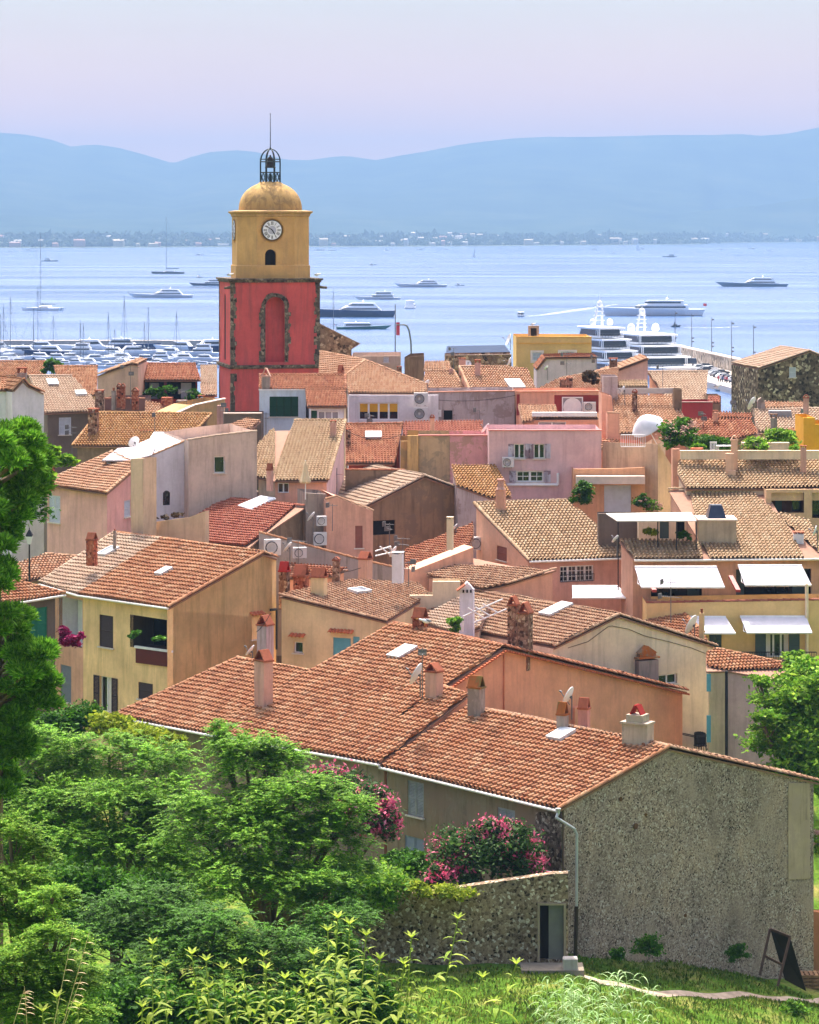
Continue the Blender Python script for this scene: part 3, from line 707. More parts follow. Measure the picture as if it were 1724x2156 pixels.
def tower():
    az = -11.3; f, s = dirs(az); D = 228.0; up = Vector((0, 0, 1))
    px = lambda x, y: zT(x, y)[0]
    front = Plane(P(*px(495, 1500), D), -f)
    L0 = front.hit(*px(198, 1500)); R0 = front.hit(*px(788, 1500)); Wd = (R0-L0).length; hw = Wd/2
    ctr = (L0+R0)/2+f*hw; zt = lambda y: H-(px(0, y)[1]-VH)/F*D
    root = thing('clock_tower', 'tall bell tower with red base, ochre clock stage and domed top', 'bell tower', (ctr.x, ctr.y, 12))
    red = plaster('tower_red', 'c45856', .6, '6a4a48'); och = plaster('tower_ochre', 'c79e66', .5, '8b7a5c'); stone = rubble('tower_stone', '665a4e', ('544a42', '6b6054', '7d7060'), 4, light='948672')
    zg, zs, zc = 9, zt(1768), zt(1195)
    O = lambda a, d, z: ctr+s*a+f*d+Vector((0, 0, z-ctr.z))
    # red shaft with the blind arch of the front and the slit of the left face
    mb = MB(); A0 = L0.copy(); n1 = -f
    ca = (front.hit(*px(491, 1500))-L0).dot(s); ah = (front.hit(*px(555, 1500))-front.hit(*px(427, 1500))).length/2
    oo = Vector((L0.x, L0.y, zg)); niche = arch_pts(ca, zt(1742), zt(1308), ah)
    wall2d(mb, oo, s, n1, [(0, zg), (Wd, zg), (Wd, zc), (0, zc)], [niche], .7)
    mb.face([oo+s*a+up*(z-zg)+f*.7 for a, z in niche])
    lo = Vector((L0.x, L0.y, zg))+f*Wd; sl = arch_pts(Wd*.5, zt(1735), zt(1290), .42)
    wall2d(mb, lo, -f, -s, [(0, zg), (Wd, zg), (Wd, zc), (0, zc)], [sl], .03)
    for a, b in ((O(hw, -hw, zg), O(hw, hw, zg)), (O(-hw, hw, zg), O(hw, hw, zg))): mb.face([a, b, b+up*(zc-zg), a+up*(zc-zg)])
    mb.face([O(-hw, -hw, zc), O(hw, -hw, zc), O(hw, hw, zc), O(-hw, hw, zc)])
    shaft = mb.build('shaft', red, root)
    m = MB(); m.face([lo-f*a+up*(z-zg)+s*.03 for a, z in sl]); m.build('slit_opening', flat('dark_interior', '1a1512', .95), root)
    # stone quoins and surrounds, each a dressed block
    rq = random.Random(3); qs = [MB(), MB(), MB()]
    y = zg+2
    z = zc-.2
    while z > zs+.3 or z > zg+3:
        h = rq.uniform(.24, .4)
        if not (zs-.3 < z < zs+.25):
            for m, (sx, dy) in zip(qs, ((-1, -1), (1, -1), (-1, 1))):
                w1 = rq.choice([.26, .36, .5, .4]); w2 = rq.choice([.3, .45, .3])
                c = O(sx*(hw-w1/2+.03), dy*(hw-w2/2+.03), z-h/2); m.box(c, (w1, w2, h-.0), az)
        z -= h+.002
    for q_ in qs: q_.build('quoins', stone, root)
    m = MB(); z = zt(1742)
    while z < zt(1308)-ah:
        h = rq.uniform(.22, .36)
        for sg in (-1, 1):
            w_ = rq.choice([.3, .36, .52, .42]); c = oo+s*(ca+sg*(ah+w_/2))+up*(z+h/2-zg)-f*.01; m.box(c, (w_, .09, h), az)
        z += h+.002
    zcn = zt(1308)-ah
    for k in range(11):
        t = math.pi*(k+.5)/11; w_ = rq.uniform(.3, .4); r = ah+w_/2; c = oo+s*(ca-r*math.cos(t))+up*(zcn+r*math.sin(t)-zg)-f*.012
        ax = (-s*math.cos(t)+up*math.sin(t)); m.box(c, (w_, .09, .29), rot=(ax, f, ax.cross(f)))
    m.build('arch_surround', stone, root)
    m = MB()
    m.box(O(0, 0, zs), (Wd+.42, Wd+.42, .2), az); m.box(O(0, 0, zs-.14), (Wd+.22, Wd+.22, .12), az); m.build('string_course', stone, root)
    m = MB(); m.box(O(0, 0, zc+.06), (Wd+.5, Wd+.5, .14), az); m.box(O(0, 0, zc-.1), (Wd+.26, Wd+.26, .18), az); m.build('cornice', stone, root)
    m = MB()
    for sx in (-1, 1): m = MB(); m.tube(O(sx*(hw-.1), -(hw-.1), zc-.55), O(sx*(hw+.55), -(hw+.25), zc-.62), .13, .09, 8); m.build('gargoyle', stone, root)
    # clock stage: square with cut corners
    oc = O(.02*0+.12, 0, zc); HWo = 2.93; hf = 1.52; z0 = zc+.13; z1 = zt(752)
    def ring(k, z): return [oc+s*(a*k)+f*(b*k)+up*(z-oc.z) for a, b in ((-hf, -HWo), (hf, -HWo), (HWo, -hf), (HWo, hf), (hf, HWo), (-hf, HWo), (-HWo, hf), (-HWo, -hf))]
    mb = MB(); r0 = ring(1, z0)
    fp = Plane(r0[0], -f); o0 = Vector(r0[0]); bc = (fp.hit(*px(462, 1050))-o0).dot(s); bh = (fp.hit(*px(500, 1050))-fp.hit(*px(425, 1050))).length/2
    bz0 = H-(px(0, 1105)[1]-VH)/F*D; bz1 = H-(px(0, 990)[1]-VH)/F*D
    wall2d(mb, o0, s, -f, [(0, z0), (2*hf, z0), (2*hf, z1), (0, z1)], [arch_pts(bc, bz0, bz1, bh)], .5)
    for k in range(1, 8):
        a, b = r0[k], r0[(k+1) % 8]; mb.face([a, b, b+up*(z1-z0), a+up*(z1-z0)])
    mb.build('clock_stage', och, root)
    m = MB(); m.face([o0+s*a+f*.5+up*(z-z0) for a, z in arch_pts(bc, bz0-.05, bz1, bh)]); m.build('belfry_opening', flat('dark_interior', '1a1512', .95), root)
    m = MB(); pr = [(1.0, -.0), (1.035, .0), (1.035, .5), (1.0, .56)]
    def rings(m, prof, c=None):
        i = len(m.v)
        for k, z in prof: m.v += ring(k, z)
        for j in range(len(prof)-1):
            for q in range(8): m.f.append((i+j*8+q, i+j*8+(q+1) % 8, i+(j+1)*8+(q+1) % 8, i+(j+1)*8+q))
        m.f.append(tuple(range(i+7, i-1, -1))); m.f.append(tuple(range(i+8*(len(prof)-1), i+8*len(prof)))); return m
    zb = zt(1100)
    rings(m, [(1.0, z0), (1.03, z0+.001), (1.03, zb), (1.0, zb+.05)]).build('plinth', och, root)
    zk = zt(735)
    rings(MB(), [(1.0, zk-.45), (1.03, zk-.38), (1.03, zk-.25), (1.1, zk-.1), (1.1, zk), (.9, zk+.08)]).build('clock_cornice', plaster('tower_cornice', 'b8966a', .6, '6f5f48'), root)
    # dome
    zd0, zd1 = zk+.05, zt(535); hd = zd1-zd0; prof = []
    for i in range(15):
        t = i/14; r = (1-t**2.35)**.5 if t < 1 else 0; prof.append((max(.86*r, .27), zd0+hd*t))
    def roundring(k, z, rd):
        pts = []
        for q in range(32):
            t = 2*math.pi*(q+.5)/32; a, b = math.cos(t), math.sin(t)
            m_ = max(abs(a)/HWo, abs(b)/HWo, (abs(a)+abs(b))/(HWo+hf)); ro = 1/m_; rr_ = lerp(ro, HWo*1.02, rd)*k
            pts.append(oc+s*a*rr_+f*b*rr_+up*(z-oc.z))
        return pts
    m = MB()
    for j, (k, z) in enumerate(prof): m.v += roundring(k, z, .55)
    for j in range(len(prof)-1):
        for q in range(32): m.f.append((j*32+q, j*32+(q+1) % 32, (j+1)*32+(q+1) % 32, (j+1)*32+q))
    m.f.append(tuple(range(32*(len(prof)-1), 32*len(prof))))
    m.build('dome', plaster('dome_ochre', 'b3925f', .8, '6d5c44', .3, '8d7350'), root, True)
    # wrought iron bell cage
    iron = flat('wrought_iron', '26343a', .5, .4); zc0 = zd1-.12; cr = .86; hcage = 2.78; c0 = oc+up*(zc0-oc.z); m = MB(); zsp = 1.75
    for k in range(8):
        t = 2*math.pi*(k+.5)/8; e = Vector((math.cos(t), math.sin(t), 0))
        pts = [c0+e*cr, c0+e*cr+up*zsp]+[c0+e*cr*math.cos(q*math.pi/14)+up*(zsp+(hcage-zsp)*math.sin(q*math.pi/14)) for q in range(1, 8)]
        m.path(pts, .045, 6)
        t2 = 2*math.pi*(k+1.5)/8; e2 = Vector((math.cos(t2), math.sin(t2), 0)); zz = (.08, .48, .88)
        for z_ in (zz[0], zz[2], zsp): m.tube(c0+e*cr+up*z_, c0+e2*cr+up*z_, .035, .035, 6)
        for q in range(2):
            a0 = c0+e*cr*(1-q*.5)+e2*cr*q*.5; a1 = c0+e*cr*(.5-q*.5)+e2*cr*(.5+q*.5)
            m.tube(a0+up*zz[0], a1+up*zz[2], .022, .022, 5); m.tube(a1+up*zz[0], a0+up*zz[2], .022, .022, 5)
    m.tube(c0+up*(hcage-.05), c0+up*(hcage+2.85), .04, .022, 6); m.lathe(c0+up*(hcage+2.85), [(.0, -.06), (.06, 0), (0, .06)], 8); m.lathe(c0+up*hcage, [(.16, -.06), (.1, .06), (.03, .16)], 8)
    m.tube(c0+up*1.95-s*cr, c0+up*1.95+s*cr, .04, .04, 6)
    m.tube(c0+up*.0, c0+up*.75, .16, .1, 8)
    m.build('bell_cage', iron, root)
    m = MB(); m.lathe(c0+up*1.3, [(.46, -.05), (.44, 0), (.34, .14), (.27, .4), (.25, .62), (.2, .78), (.08, .86), (.05, 1.0), (.0, 1.02)], 20)
    m.build('bell', flat('bell_bronze', '2e2a28', .5, .5), root, True)
    # clocks
    def clock(c, nrm, sv):
        nrm = nrm.normalized(); rad = .82
        def q(a, z, d): return c+sv*a+up*z+nrm*d
        m = MB(); m.lathe(c, [(1.02, 0), (1.02, .03), (.93, .05), (.9, .0)], 40, nrm); wo = m.build('clock', plaster('clock_surround', 'b98f56', .3), root)
        m = MB(); m.lathe(c, [(rad, .0), (rad, .06), (rad-.05, .075)], 48, nrm); m.build('rim', flat('clock_black', '15171c', .5), wo)
        m = MB(); m.lathe(c, [(rad-.06, .05), (rad-.06, .08)], 48, nrm); m.build('dial', flat('clock_white', 'e4e4ea', .4), wo)
        m = MB(); m.lathe(c, [(.34, .078), (.34, .084)], 40, nrm); m.build('dial_centre', flat('clock_grey', 'b2b4c4', .5), wo)
        m = MB(); nums = ['XII', 'I', 'II', 'III', 'IIII', 'V', 'VI', 'VII', 'VIII', 'IX', 'X', 'XI']
        for k, nm in enumerate(nums):
            t = 2*math.pi*k/12; rd = sv*math.sin(t)+up*math.cos(t); tg = sv*math.cos(t)-up*math.sin(t); wds = {'I': .055, 'V': .1, 'X': .1}; tot = sum(wds[x] for x in nm); x = -tot/2; r0, r1 = .42, .70
            for ch in nm:
                w_ = wds[ch]; xm = x+w_/2
                segs = {'I': [((0, r0), (0, r1))], 'V': [((-.032, r1), (0, r0)), ((.032, r1), (0, r0))], 'X': [((-.032, r0), (.032, r1)), ((.032, r0), (-.032, r1))]}[ch]
                for (a0, z0_), (a1, z1_) in segs:
                    p0 = c+tg*(xm+a0)+rd*z0_+nrm*.088; p1 = c+tg*(xm+a1)+rd*z1_+nrm*.088; dv = (p1-p0); m.box((p0+p1)/2, (.026, .01, dv.length), rot=(dv.normalized().cross(nrm), nrm, dv.normalized()))
                x += w_
        m.build('numerals', MC['clock_black'], wo)
        m = MB()
        for ang, ln, wd in ((306, .62, .05), (148, .4, .07)):
            t = R(ang); d = sv*math.sin(t)+up*math.cos(t); m.box(c+d*(ln/2-.06)+nrm*.11, (wd, .012, ln+.12), rot=(d.cross(nrm), nrm, d))
        m.build('hands', MC['clock_black'], wo)
    cc = fp.hit(*px(471, 862)); clock(cc-f*.0, -f, s)
    lf = oc-s*HWo; lf.z = cc.z; clock(lf, -s, -f)
    return root
tower()
# ---------------------------------------------------------------- houses of the town
def W(kind, z, x0, y0, x1, y1, **o): (a, b) = z(x0, y0, x1, y1); return (kind, a, b, o)
def hit(pl, pts): return [pl.hit(*p) for p in pts]
green = flat('shutter_green', '1f6b52', .6); dkgreen = flat('shutter_dark_green', '143d26', .6); brownsh = flat('shutter_dark_brown', '3b2c2a', .6)
whitesh = flat('shutter_white', 'b9bcc4', .6); greysh = flat('shutter_grey', '8e8f90', .7, var=.2); bluesh = flat('shutter_blue', '5f9aa6', .6); teal = flat('door_grey_green', '4a5a58', .6)
weath = plaster('shutter_weathered', 'c3bdc6', .9, '5f4f55', .6, '7a5f66')
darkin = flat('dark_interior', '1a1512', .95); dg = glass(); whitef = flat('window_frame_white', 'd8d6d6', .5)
pe = plaster('render_peach', 'd9a48a', .35); pk = plaster('render_pink', 'd8a59c', .3); sal = plaster('render_salmon', 'e29c7a', .35, '9a6a55'); yel = plaster('render_yellow', 'efc994', .5, '8a7350')
cream = plaster('render_cream', 'dcc6aa', .3); beige = plaster('render_beige', 'cbb096', .45); white = plaster('render_white', 'dcd6dc', .25); lil = plaster('render_lilac_pink', 'd2b0b0', .3)
grey = plaster('render_grey', 'b3a3a0', .8, '6d5f5c', .4, '8e7c76'); dgrey = plaster('render_dark_grey', '6f6259', .7); brown = plaster('render_brown', '8b7460', .9, '4e4238', .5, '6e5c4c')
ora = plaster('render_orange', 'd4967a', .3); yor = plaster('render_yellow_orange', 'dcA04c', .3); tan = plaster('render_tan', 'b99468', .8, '7d6a50', .4, '93805f'); mar = plaster('render_maroon', '8f3b38', .2); red = plaster('render_red', 'a5484a', .3)
stoneA = rubble('rubble_flank', 'ac9788', ('826f64', 'a48e7f', 'b9a494'), 15, light='cdc0b2', plain='ab9585')
stoneB = rubble('rubble_dark', '6e5f52', ('463a33', '6a5a4c', '8a7866'), 3.6, light='c9b99e')
stoneC = rubble('rubble_brown', '8e6f5a', ('6e5442', '8e705a', 'a98a70'), 3.5, light='c7ab90', plain='8a705c')
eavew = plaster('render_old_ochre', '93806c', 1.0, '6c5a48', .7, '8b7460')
# --- front row: long house with terracotta roof, and the stone flank house
d0 = 122
PLf = roofplane(1175, 1702, d0, 47.4, 16.5)
sd_ = PLf.hit(800, 1612)
PL2 = roofplane(800, 1605, sd_.y, 47.4, 18.5)
h = House('stone_house', 'big rubble stone gabled house with red tiles, nearest of all houses', gz=4)
A, B, Cc, Dd = hit(PLf, zU(985, 1487, 1408, 1572, 1175, 1702, 800, 1611))
gp = vplane(B, Cc); E = gp.hit(1724, 1644); Fv = E+(A-B)
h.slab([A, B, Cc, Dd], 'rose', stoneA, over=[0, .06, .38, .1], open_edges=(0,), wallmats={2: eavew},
       wins={2: [('shut', (1047, 1702), (1084, 1760), dict(mat=greysh)), ('shut', (858, 1645), (892, 1718), dict(mat=greysh)), ('shut', (852, 1762), (893, 1830), dict(mat=flat('door_blue_grey', '7d8797', .6), leaves=2, solid=True, sill=False))]}, caps=(1,), gutter=(2,), w=.29, L=.4)
h.slab([A, B, E, Fv], 'mixed', stoneA, over=[0, .06, .3, .1], open_edges=(0,), caps=(1, 0), w=.29, L=.4)
STONE = h.done(); SROOF = h.roof
h = House('salmon_house', 'long terracotta roofed house with a salmon gable wall, behind the stone flank house', gz=5)
pa = hit(PL2, zU(240, 1505, 500, 1385, 655, 1413, 430, 1541)); pb = hit(PL2, zU(430, 1541, 655, 1413, 830, 1312, 1062, 1360, 720, 1591)); pc = hit(PL2, zU(720, 1591, 935, 1446, 985, 1462, 800, 1606))
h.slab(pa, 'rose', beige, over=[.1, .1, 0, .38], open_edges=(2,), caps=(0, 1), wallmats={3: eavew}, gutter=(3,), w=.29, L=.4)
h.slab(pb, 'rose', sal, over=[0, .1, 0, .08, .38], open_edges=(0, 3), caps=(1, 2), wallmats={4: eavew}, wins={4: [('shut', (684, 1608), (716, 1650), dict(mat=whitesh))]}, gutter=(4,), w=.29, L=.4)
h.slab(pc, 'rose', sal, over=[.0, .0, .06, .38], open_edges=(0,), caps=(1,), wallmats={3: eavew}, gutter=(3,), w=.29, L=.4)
R1, R2, R3 = pb[2], pb[3], PL2.hit(935, 1446)
gp2 = vplane(R2, R3); E2 = gp2.hit(1447, 1453)
h.slab([R1, R2, E2, E2+(R1-R2)], 'red', sal, over=[0, .12, .3, .1], open_edges=(0,), caps=(1, 0), w=.29, L=.4)
# gable wall below the near rake
nrm = (R3-R2).cross(Vector((0, 0, 1))).normalized(); nrm = nrm if nrm.y < 0 else -nrm
sh = -nrm*.1; h.face_wall(R3+sh-Vector((0, 0, .1)), R2+sh-Vector((0, 0, .1)), sal, toward=nrm)
pil = gp2.hit(1212, 1450)+nrm*.02; m = MB(); ztop = pil.z-.9; m.box((pil.x, pil.y, (ztop+5)/2), (.5, .24, ztop-5), rot=((R3-R2).normalized().cross(Vector((0, 0, 1))).cross(Vector((0, 0, 1))).normalized(), nrm, Vector((0, 0, 1)))); m.build('pilaster', sal, h.root)
# toothed tile course under both rakes
m = MB()
for a, b in ((R2, E2), (R2, R3)):
    d = b-a; l = d.length; d = d/l; k = int(l/.2)
    for i in range(k): m.box(a+d*(l*(i+.5)/k)+nrm*.05+Vector((0, 0, -.2)), (.11, .3, .09), rot=(d, nrm, d.cross(nrm)))
m.build('eaves_course', flat('terracotta', 'b0603f', .85, var=.25), h.root)
SALM = h.done(); print('D checks', [round(p.y, 1) for p in (A, B, Cc, E, R1, R2, R3, E2)], 'zs', [round(p.z, 1) for p in (A, B, Cc, E, R2, E2)])
# --- yellow house and its neighbours, left
PL3 = roofplane(355, 1277, 152, 45.9, 19)
h = House('yellow_house', 'yellow rendered house with brown shutters and a loggia under a two-tone tiled roof')
q1 = hit(PL3, zU(83, 1226, 240, 1121, 345, 1132, 165, 1250)); q2 = hit(PL3, zU(165, 1250, 345, 1132, 555, 1163, 355, 1277))
bal = ('loggia', zE(472, 612)[0], zE(660, 990)[0], dict(inner=white, depth=1.2, doors=[(.55, .95, 0, .85, whitef)]))
h.slab(q1, 'pale', pe, w=.26, L=.4, over=[.1, 0, 0, .4], open_edges=(1, 2), caps=(0,), wins={3: [bal, W('shut', zE, 485, 1150, 570, 1440, mat=flat('shutter_slate', '70757c', .6), leaves=1, solid=True)]}, gutter=(3,))
h.slab(q2, 'rose', yel, w=.26, L=.4, over=[0, 0, .1, .4], open_edges=(0, 1), caps=(2,), gutter=(3,), wins={3: [
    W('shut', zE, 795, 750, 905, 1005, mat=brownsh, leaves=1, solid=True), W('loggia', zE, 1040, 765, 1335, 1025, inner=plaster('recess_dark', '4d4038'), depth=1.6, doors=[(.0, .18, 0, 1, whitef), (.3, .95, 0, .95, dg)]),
    W('white', zE, 798, 1240, 896, 1525, mat=brownsh, open=True, lw=.5, sill=False, curtain=[(.1, .45)]), W('shut', zE, 1106, 1290, 1222, 1425, mat=brownsh, leaves=1, solid=True)]})
lp = vplane(PL3.hit(165, 1250), PL3.hit(355, 1277))
a0, a1 = lp.hit(*zE(1040, 1005)[0]), lp.hit(*zE(1338, 1045)[0])
y3 = h.root; nf = Vector((-.72, -.70, 0)).normalized()
m = MB(); m.box((a0+a1)/2-nf*.34, ((a1-a0).length, .12, .12), rot=((a1-a0).normalized(), nf, Vector((0, 0, 1)))); m.build('balcony_rail', whitef, y3)
b0, b1 = lp.hit(*zE(1045, 1015)[0]), lp.hit(*zE(1335, 1050)[0]); m = MB(); m.box((b0+b1)/2-nf*.36-Vector((0, 0, .42)), ((b1-b0).length, .05, .78), rot=((b1-b0).normalized(), nf, Vector((0, 0, 1)))); m.build('balcony_panel', flat('panel_oxblood', '5a1c1c', .6), y3)
Ay, By = q2[1], q2[2]; gpy = vplane(By, q2[3]); Ey = gpy.hit(584, 1173); A2 = q1[1]
nr = (By-q2[3]).cross(Vector((0, 0, 1))).normalized(); nr = nr if nr.y < 0 else -nr
h.slab([A2, By, Ey, Ey+(A2-By)], 'rose', yel, w=.26, L=.4, over=[0, .1, .3, .1], open_edges=(0,), caps=(0, 1))
h.face_wall(q2[3]-nr*.1-Vector((0, 0, .13)), Ey-nr*.1-Vector((0, 0, .13)), yel, toward=nr, toppts=[q2[3]-nr*.1-Vector((0, 0, .16)), By-nr*.1-Vector((0, 0, .16)), Ey-nr*.1-Vector((0, 0, .16))],
    wins=[W('shut', zF, 405, 765, 470, 940, mat=brownsh, leaves=1, solid=True, brow=.2)])
m = MB(); pp = [gpy.hit(*zF(*c)[0])+nr*.12 for c in ((590, 700), (590, 1020))]; m.tube(pp[0], pp[1], .06); m.tube(pp[0], gpy.hit(*zF(540, 705)[0])+nr*.12, .07); m.build('drainpipe', flat('iron_black', '23242a', .5), y3)
YEL = h.done(); YROOF = h.roof
pe2 = PL3.hit(165, 1250)
h = House('annexe', 'low pale yellow annexe with a blue shutter, right of the tall yellow gable', gz=8)
ya = plaster('render_light_yellow', 'dcc29a', .25)
Aa, Ba, Ca = P(588, 1252, 157), P(815, 1307, 154), P(740, 1221, 163); pn = plane3(Aa, Ba, Ca)
h.slab([Aa, Ba]+hit(pn, zU(905, 1252, 880, 1228, 740, 1221)), 'mixed', ya, over=[.06, .1, .1, .1, .1], up=(.72, .69, 0), caps=(0,), wins={0: [W('glass', zF, 738, 962, 810, 1052, cols=1, brow=.35), W('shut', zF, 1052, 930, 1195, 1110, mat=bluesh, leaves=1, solid=True, brow=.35), W('shut', zF, 1212, 920, 1265, 1060, mat=bluesh, leaves=1, solid=True, sill=False)]})
h.done()
h = House('grey_house', 'grey rendered house with green shutters at the left edge behind the pine')
pn = roofplane(126, 1253, 150.5, -39, 17)
h.slab(hit(pn, zU(-60, 1281, 137, 1249, 28, 1222, -60, 1222)), 'rose', dgrey, over=[.35, .1, .1, .1], wins={0: [W('shut', zE, 217, 690, 378, 958, mat=green, leaves=2, solid=True)]}, gutter=(0,), caps=(1,))
h.done()
h = House('small_house', 'small orange roof beside the pale half of the yellow house roof')
pn = roofplane(100, 1222, 161, -30, 14); h.slab(hit(pn, zU(20, 1228, 104, 1213, 160, 1172, 95, 1166, 28, 1190)), 'orange', beige, caps=(2,)); h.done()
# --- pink and white houses, left of centre
h = House('pink_house', 'pink house with white louvred shutters and a sloping orange roof, left of the white house')
pn = roofplane(222.6, 1037.4, 170, 50, 18)
h.slab(hit(pn, zA(337, 1105, 845, 1182, 1046, 1010, 1046, 925, 900, 850)), 'orange', pk, over=[.3, .1, 0, 0, .1], caps=(4, 1), wins={0: [W('shut', zA, 392, 1200, 482, 1415, mat=whitesh)], 1: [W('shut', zA, 993, 1238, 1044, 1370, mat=whitesh, leaves=1)]})
PINKR = h.roof; h.block(166.5, 35, zA(1046, 906, 1145, 906), 1.2, beige); h.done()
h = House('white_house', 'tall white house with a small arched window in its blank wall')
h.block(178, -18, zA(1145, 925, 1215, 885, 1505, 762), 7, white, wins=[W('glass', zA, 1303, 1175, 1360, 1278, cols=2, rows=2, frame=('arched_frame_dark', '2c2426'), sill=False)], coping='tile', key='orange'); W0 = h.last
c_ = W0[0].hit(*zA(1331, 1186)[0]); m = MB(); m.lathe(c_-W0[1]*.01, [(.2, -.02), (.2, .02)], 24, W0[1]); ao = m.build('arched_head', MC['arched_frame_dark'], h.root); m = MB(); m.lathe(c_-W0[1]*.035, [(.13, -.01), (.13, .01)], 24, W0[1]); m.build('fanlight', dg, ao)
pn = roofplane(*zA(820, 925)[0], 176, 10, 6); h.slab(hit(pn, zA(818, 925, 1040, 926, 1215, 885, 1245, 812, 945, 830)), 'pale', white, tiles=False)
m = MB(); m.prism(hit(pn, zA(815, 928, 1045, 929, 1215, 885, 1245, 812, 945, 830)), (0, 0, .08)); m.build('terrace_roof', plaster('terrace_white', 'a8a2a8', .3), h.root)
h.done()
h = House('cream_house', 'cream blank walled house with one small dark window, right of the white house')
h.block(177.5, -16, zA(1508, 762, 1724, 727)+zB(445, 690), 8, plaster('render_warm_grey', 'cdb5a6', .5, '6f625a'), wins=[W('glass', zB, 102, 888, 190, 1020, cols=1)], coping='tile', key='pale'); h.done()
h = House('lower_wall', 'low garden wall with a row of potted plants below the white house', 'wall')
h.block(168, 30, zA(1095, 1432, 1280, 1405, 1512, 1375, 1640, 1325), .4, beige); h.done()
# lichened roof and others behind
h = House('lichen_roof_house', 'wide house with a yellow lichened tile roof, two white skylights and a long straight ridge')
pn = roofplane(*zA(580, 800)[0], 195, 10, 18); LICH = pn
h.slab(hit(pn, zA(580, 800, 1240, 806, 1500, 748, 1690, 548, 790, 538)), 'lichen', brown, over=.25, caps=(3, 4, 2)); LICHR = h.roof; h.done()
h = House('grey_wall_house', 'dark grey house with white shutters and a tan tiled roof, far left')
pn = roofplane(*zA(355, 540)[0], 212, -16, 18); GREYP = pn
h.slab(hit(pn, zA(355, 540, 832, 522, 575, 243, 230, 245)), 'pale', dgrey, over=.3, caps=(2,), wins={0: [W('shut', zA, 472, 577, 570, 714, mat=whitesh), W('shut', zA, 470, 872, 568, 935, mat=whitesh)]}); GREYR = h.roof; h.done()
h = House('lilac_white_house', 'pale lilac white house with a pointed gable at the left edge above the pine')
h.block(203, -28, zA(98, 360, 183, 268, 232, 322, 352, 376), 8, plaster('render_pale_lilac', 'd9cbd2', .2), roof='tile', key='rose')
h.slab(hit(roofplane(*zA(0, 352)[0], 204, -5, 20), zA(-80, 352, 100, 356, 185, 270, -80, 270)), 'rose', white); h.done()
h = House('waterfront_house', 'pink tiled house at the far left edge with a brown chimney before the marina')
h.slab(hit(roofplane(*zA(0, 245)[0], 262, 3, 18), zA(-120, 245, 367, 247, 367, 130, -120, 130)), 'rose', beige, w=.24, caps=(2,)); h.done()
h = House('waterfront_house', 'pink tiled house with a green bush at its left, before the marina')
h.slab(hit(roofplane(*zA(640, 400)[0], 246, -3, 18), zA(500, 400, 775, 400, 782, 168, 430, 168)), 'rose', beige, w=.24, caps=(2,)); h.done()
h = House('beige_house', 'beige house with a blank wall under a slanting roof edge, left of the green balconies')
h.block(231, 0, zA(780, 236, 1055, 142, 1103, 152), 8, plaster('render_beige_pink', 'cfa996', .3), roof='tile', key='orange'); h.done()
h = House('balcony_house', 'house with white french windows and plants on two dark balconies under a rosy roof')
pn = roofplane(*zA(1105, 278)[0], 236, 2, 20)
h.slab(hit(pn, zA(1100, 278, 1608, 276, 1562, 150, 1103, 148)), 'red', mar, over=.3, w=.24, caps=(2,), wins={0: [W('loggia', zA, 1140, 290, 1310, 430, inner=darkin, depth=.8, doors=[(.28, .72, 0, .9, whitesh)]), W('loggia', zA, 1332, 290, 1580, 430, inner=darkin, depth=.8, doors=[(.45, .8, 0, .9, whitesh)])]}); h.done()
h = House('small_house', 'pale grey tiled roof tucked against the left side of the bell tower')
h.slab(hit(roofplane(*zA(1610, 305)[0], 262, 5, 18), zA(1606, 306, 1735, 306, 1735, 160, 1600, 160)), 'pale', beige); h.slab(hit(roofplane(*zA(1610, 400)[0], 240, 5, 18), zA(1606, 400, 1735, 400, 1735, 310, 1600, 310)), 'pale', beige); h.done()
h = House('brown_house', 'low brown rendered house crowned with chimneys and aerials, below the beige blank wall')
h.block(214, 0, zA(838, 430, 1158, 430), 5, plaster('render_purple_brown', '7d5f58', .8), coping='tile', key='red')
h.slab(hit(roofplane(*zA(1160, 545)[0], 210, -20, 16), zA(1160, 545, 1480, 545, 1300, 475, 1160, 450)), 'orange', brown); h.done()
h = House('lean_to_house', 'narrow house with a curved pale roof edge left of the bell tower')
h.block(206, -35, zA(1385, 560, 1560, 480, 1800, 430), 3, tan, roof='flat', coping=flat('coping_pale', 'd8c2b4', .8)); h.done()
h = House('small_house', 'orange tiled lean-to below the foot of the bell tower')
h.slab(hit(roofplane(*zB(200, 690)[0], 192, 40, 16), zB(200, 690, 400, 660, 475, 600, 360, 590, 195, 648)), 'orange', brown)
h.block(196, 0, zB(180, 548, 480, 548), 3, dgrey, coping=flat('coping_pale', 'd8c2b4', .8)); h.done()
# --- right of the tower
h = House('shuttered_house', 'white house with big closed dark green shutters in front of the bell tower')
pn = roofplane(*zB(850, 487)[0], 197, 3, 18)
h.slab(hit(pn, zB(830, 352, 1152, 352, 1168, 487, 846, 487)), 'red', white, over=.25, open_edges=(0,), wins={2: [W('shut', zB, 848, 522, 925, 590, mat=dkgreen, solid=True, sill=False), W('white', zB, 932, 528, 1098, 592, cols=3, glass=glass('glass_pale', '6d6a70'))]})
h.slab(hit(pn, zB(458, 352, 830, 352, 1152, 352, 1150, 236, 462, 236)[:1]+zB(1152, 352, 1150, 236, 462, 236)), 'red', white, over=[.0, .1, .1, .1], caps=(1, 2), open_edges=(0,))
q = pn.hit(*zB(465, 356)[0]); h.block(q.y-.02, 0, zB(463, 360, 836, 360), 3, plaster('render_blue_white', 'c6d0dc', .3), wins=[W('shut', zB, 545, 410, 775, 570, mat=dkgreen, leaves=4, solid=True)], coping=flat('lintel_white', 'dcd8dc', .6))
SHUTR = h.roof; SHP = pn; h.done()
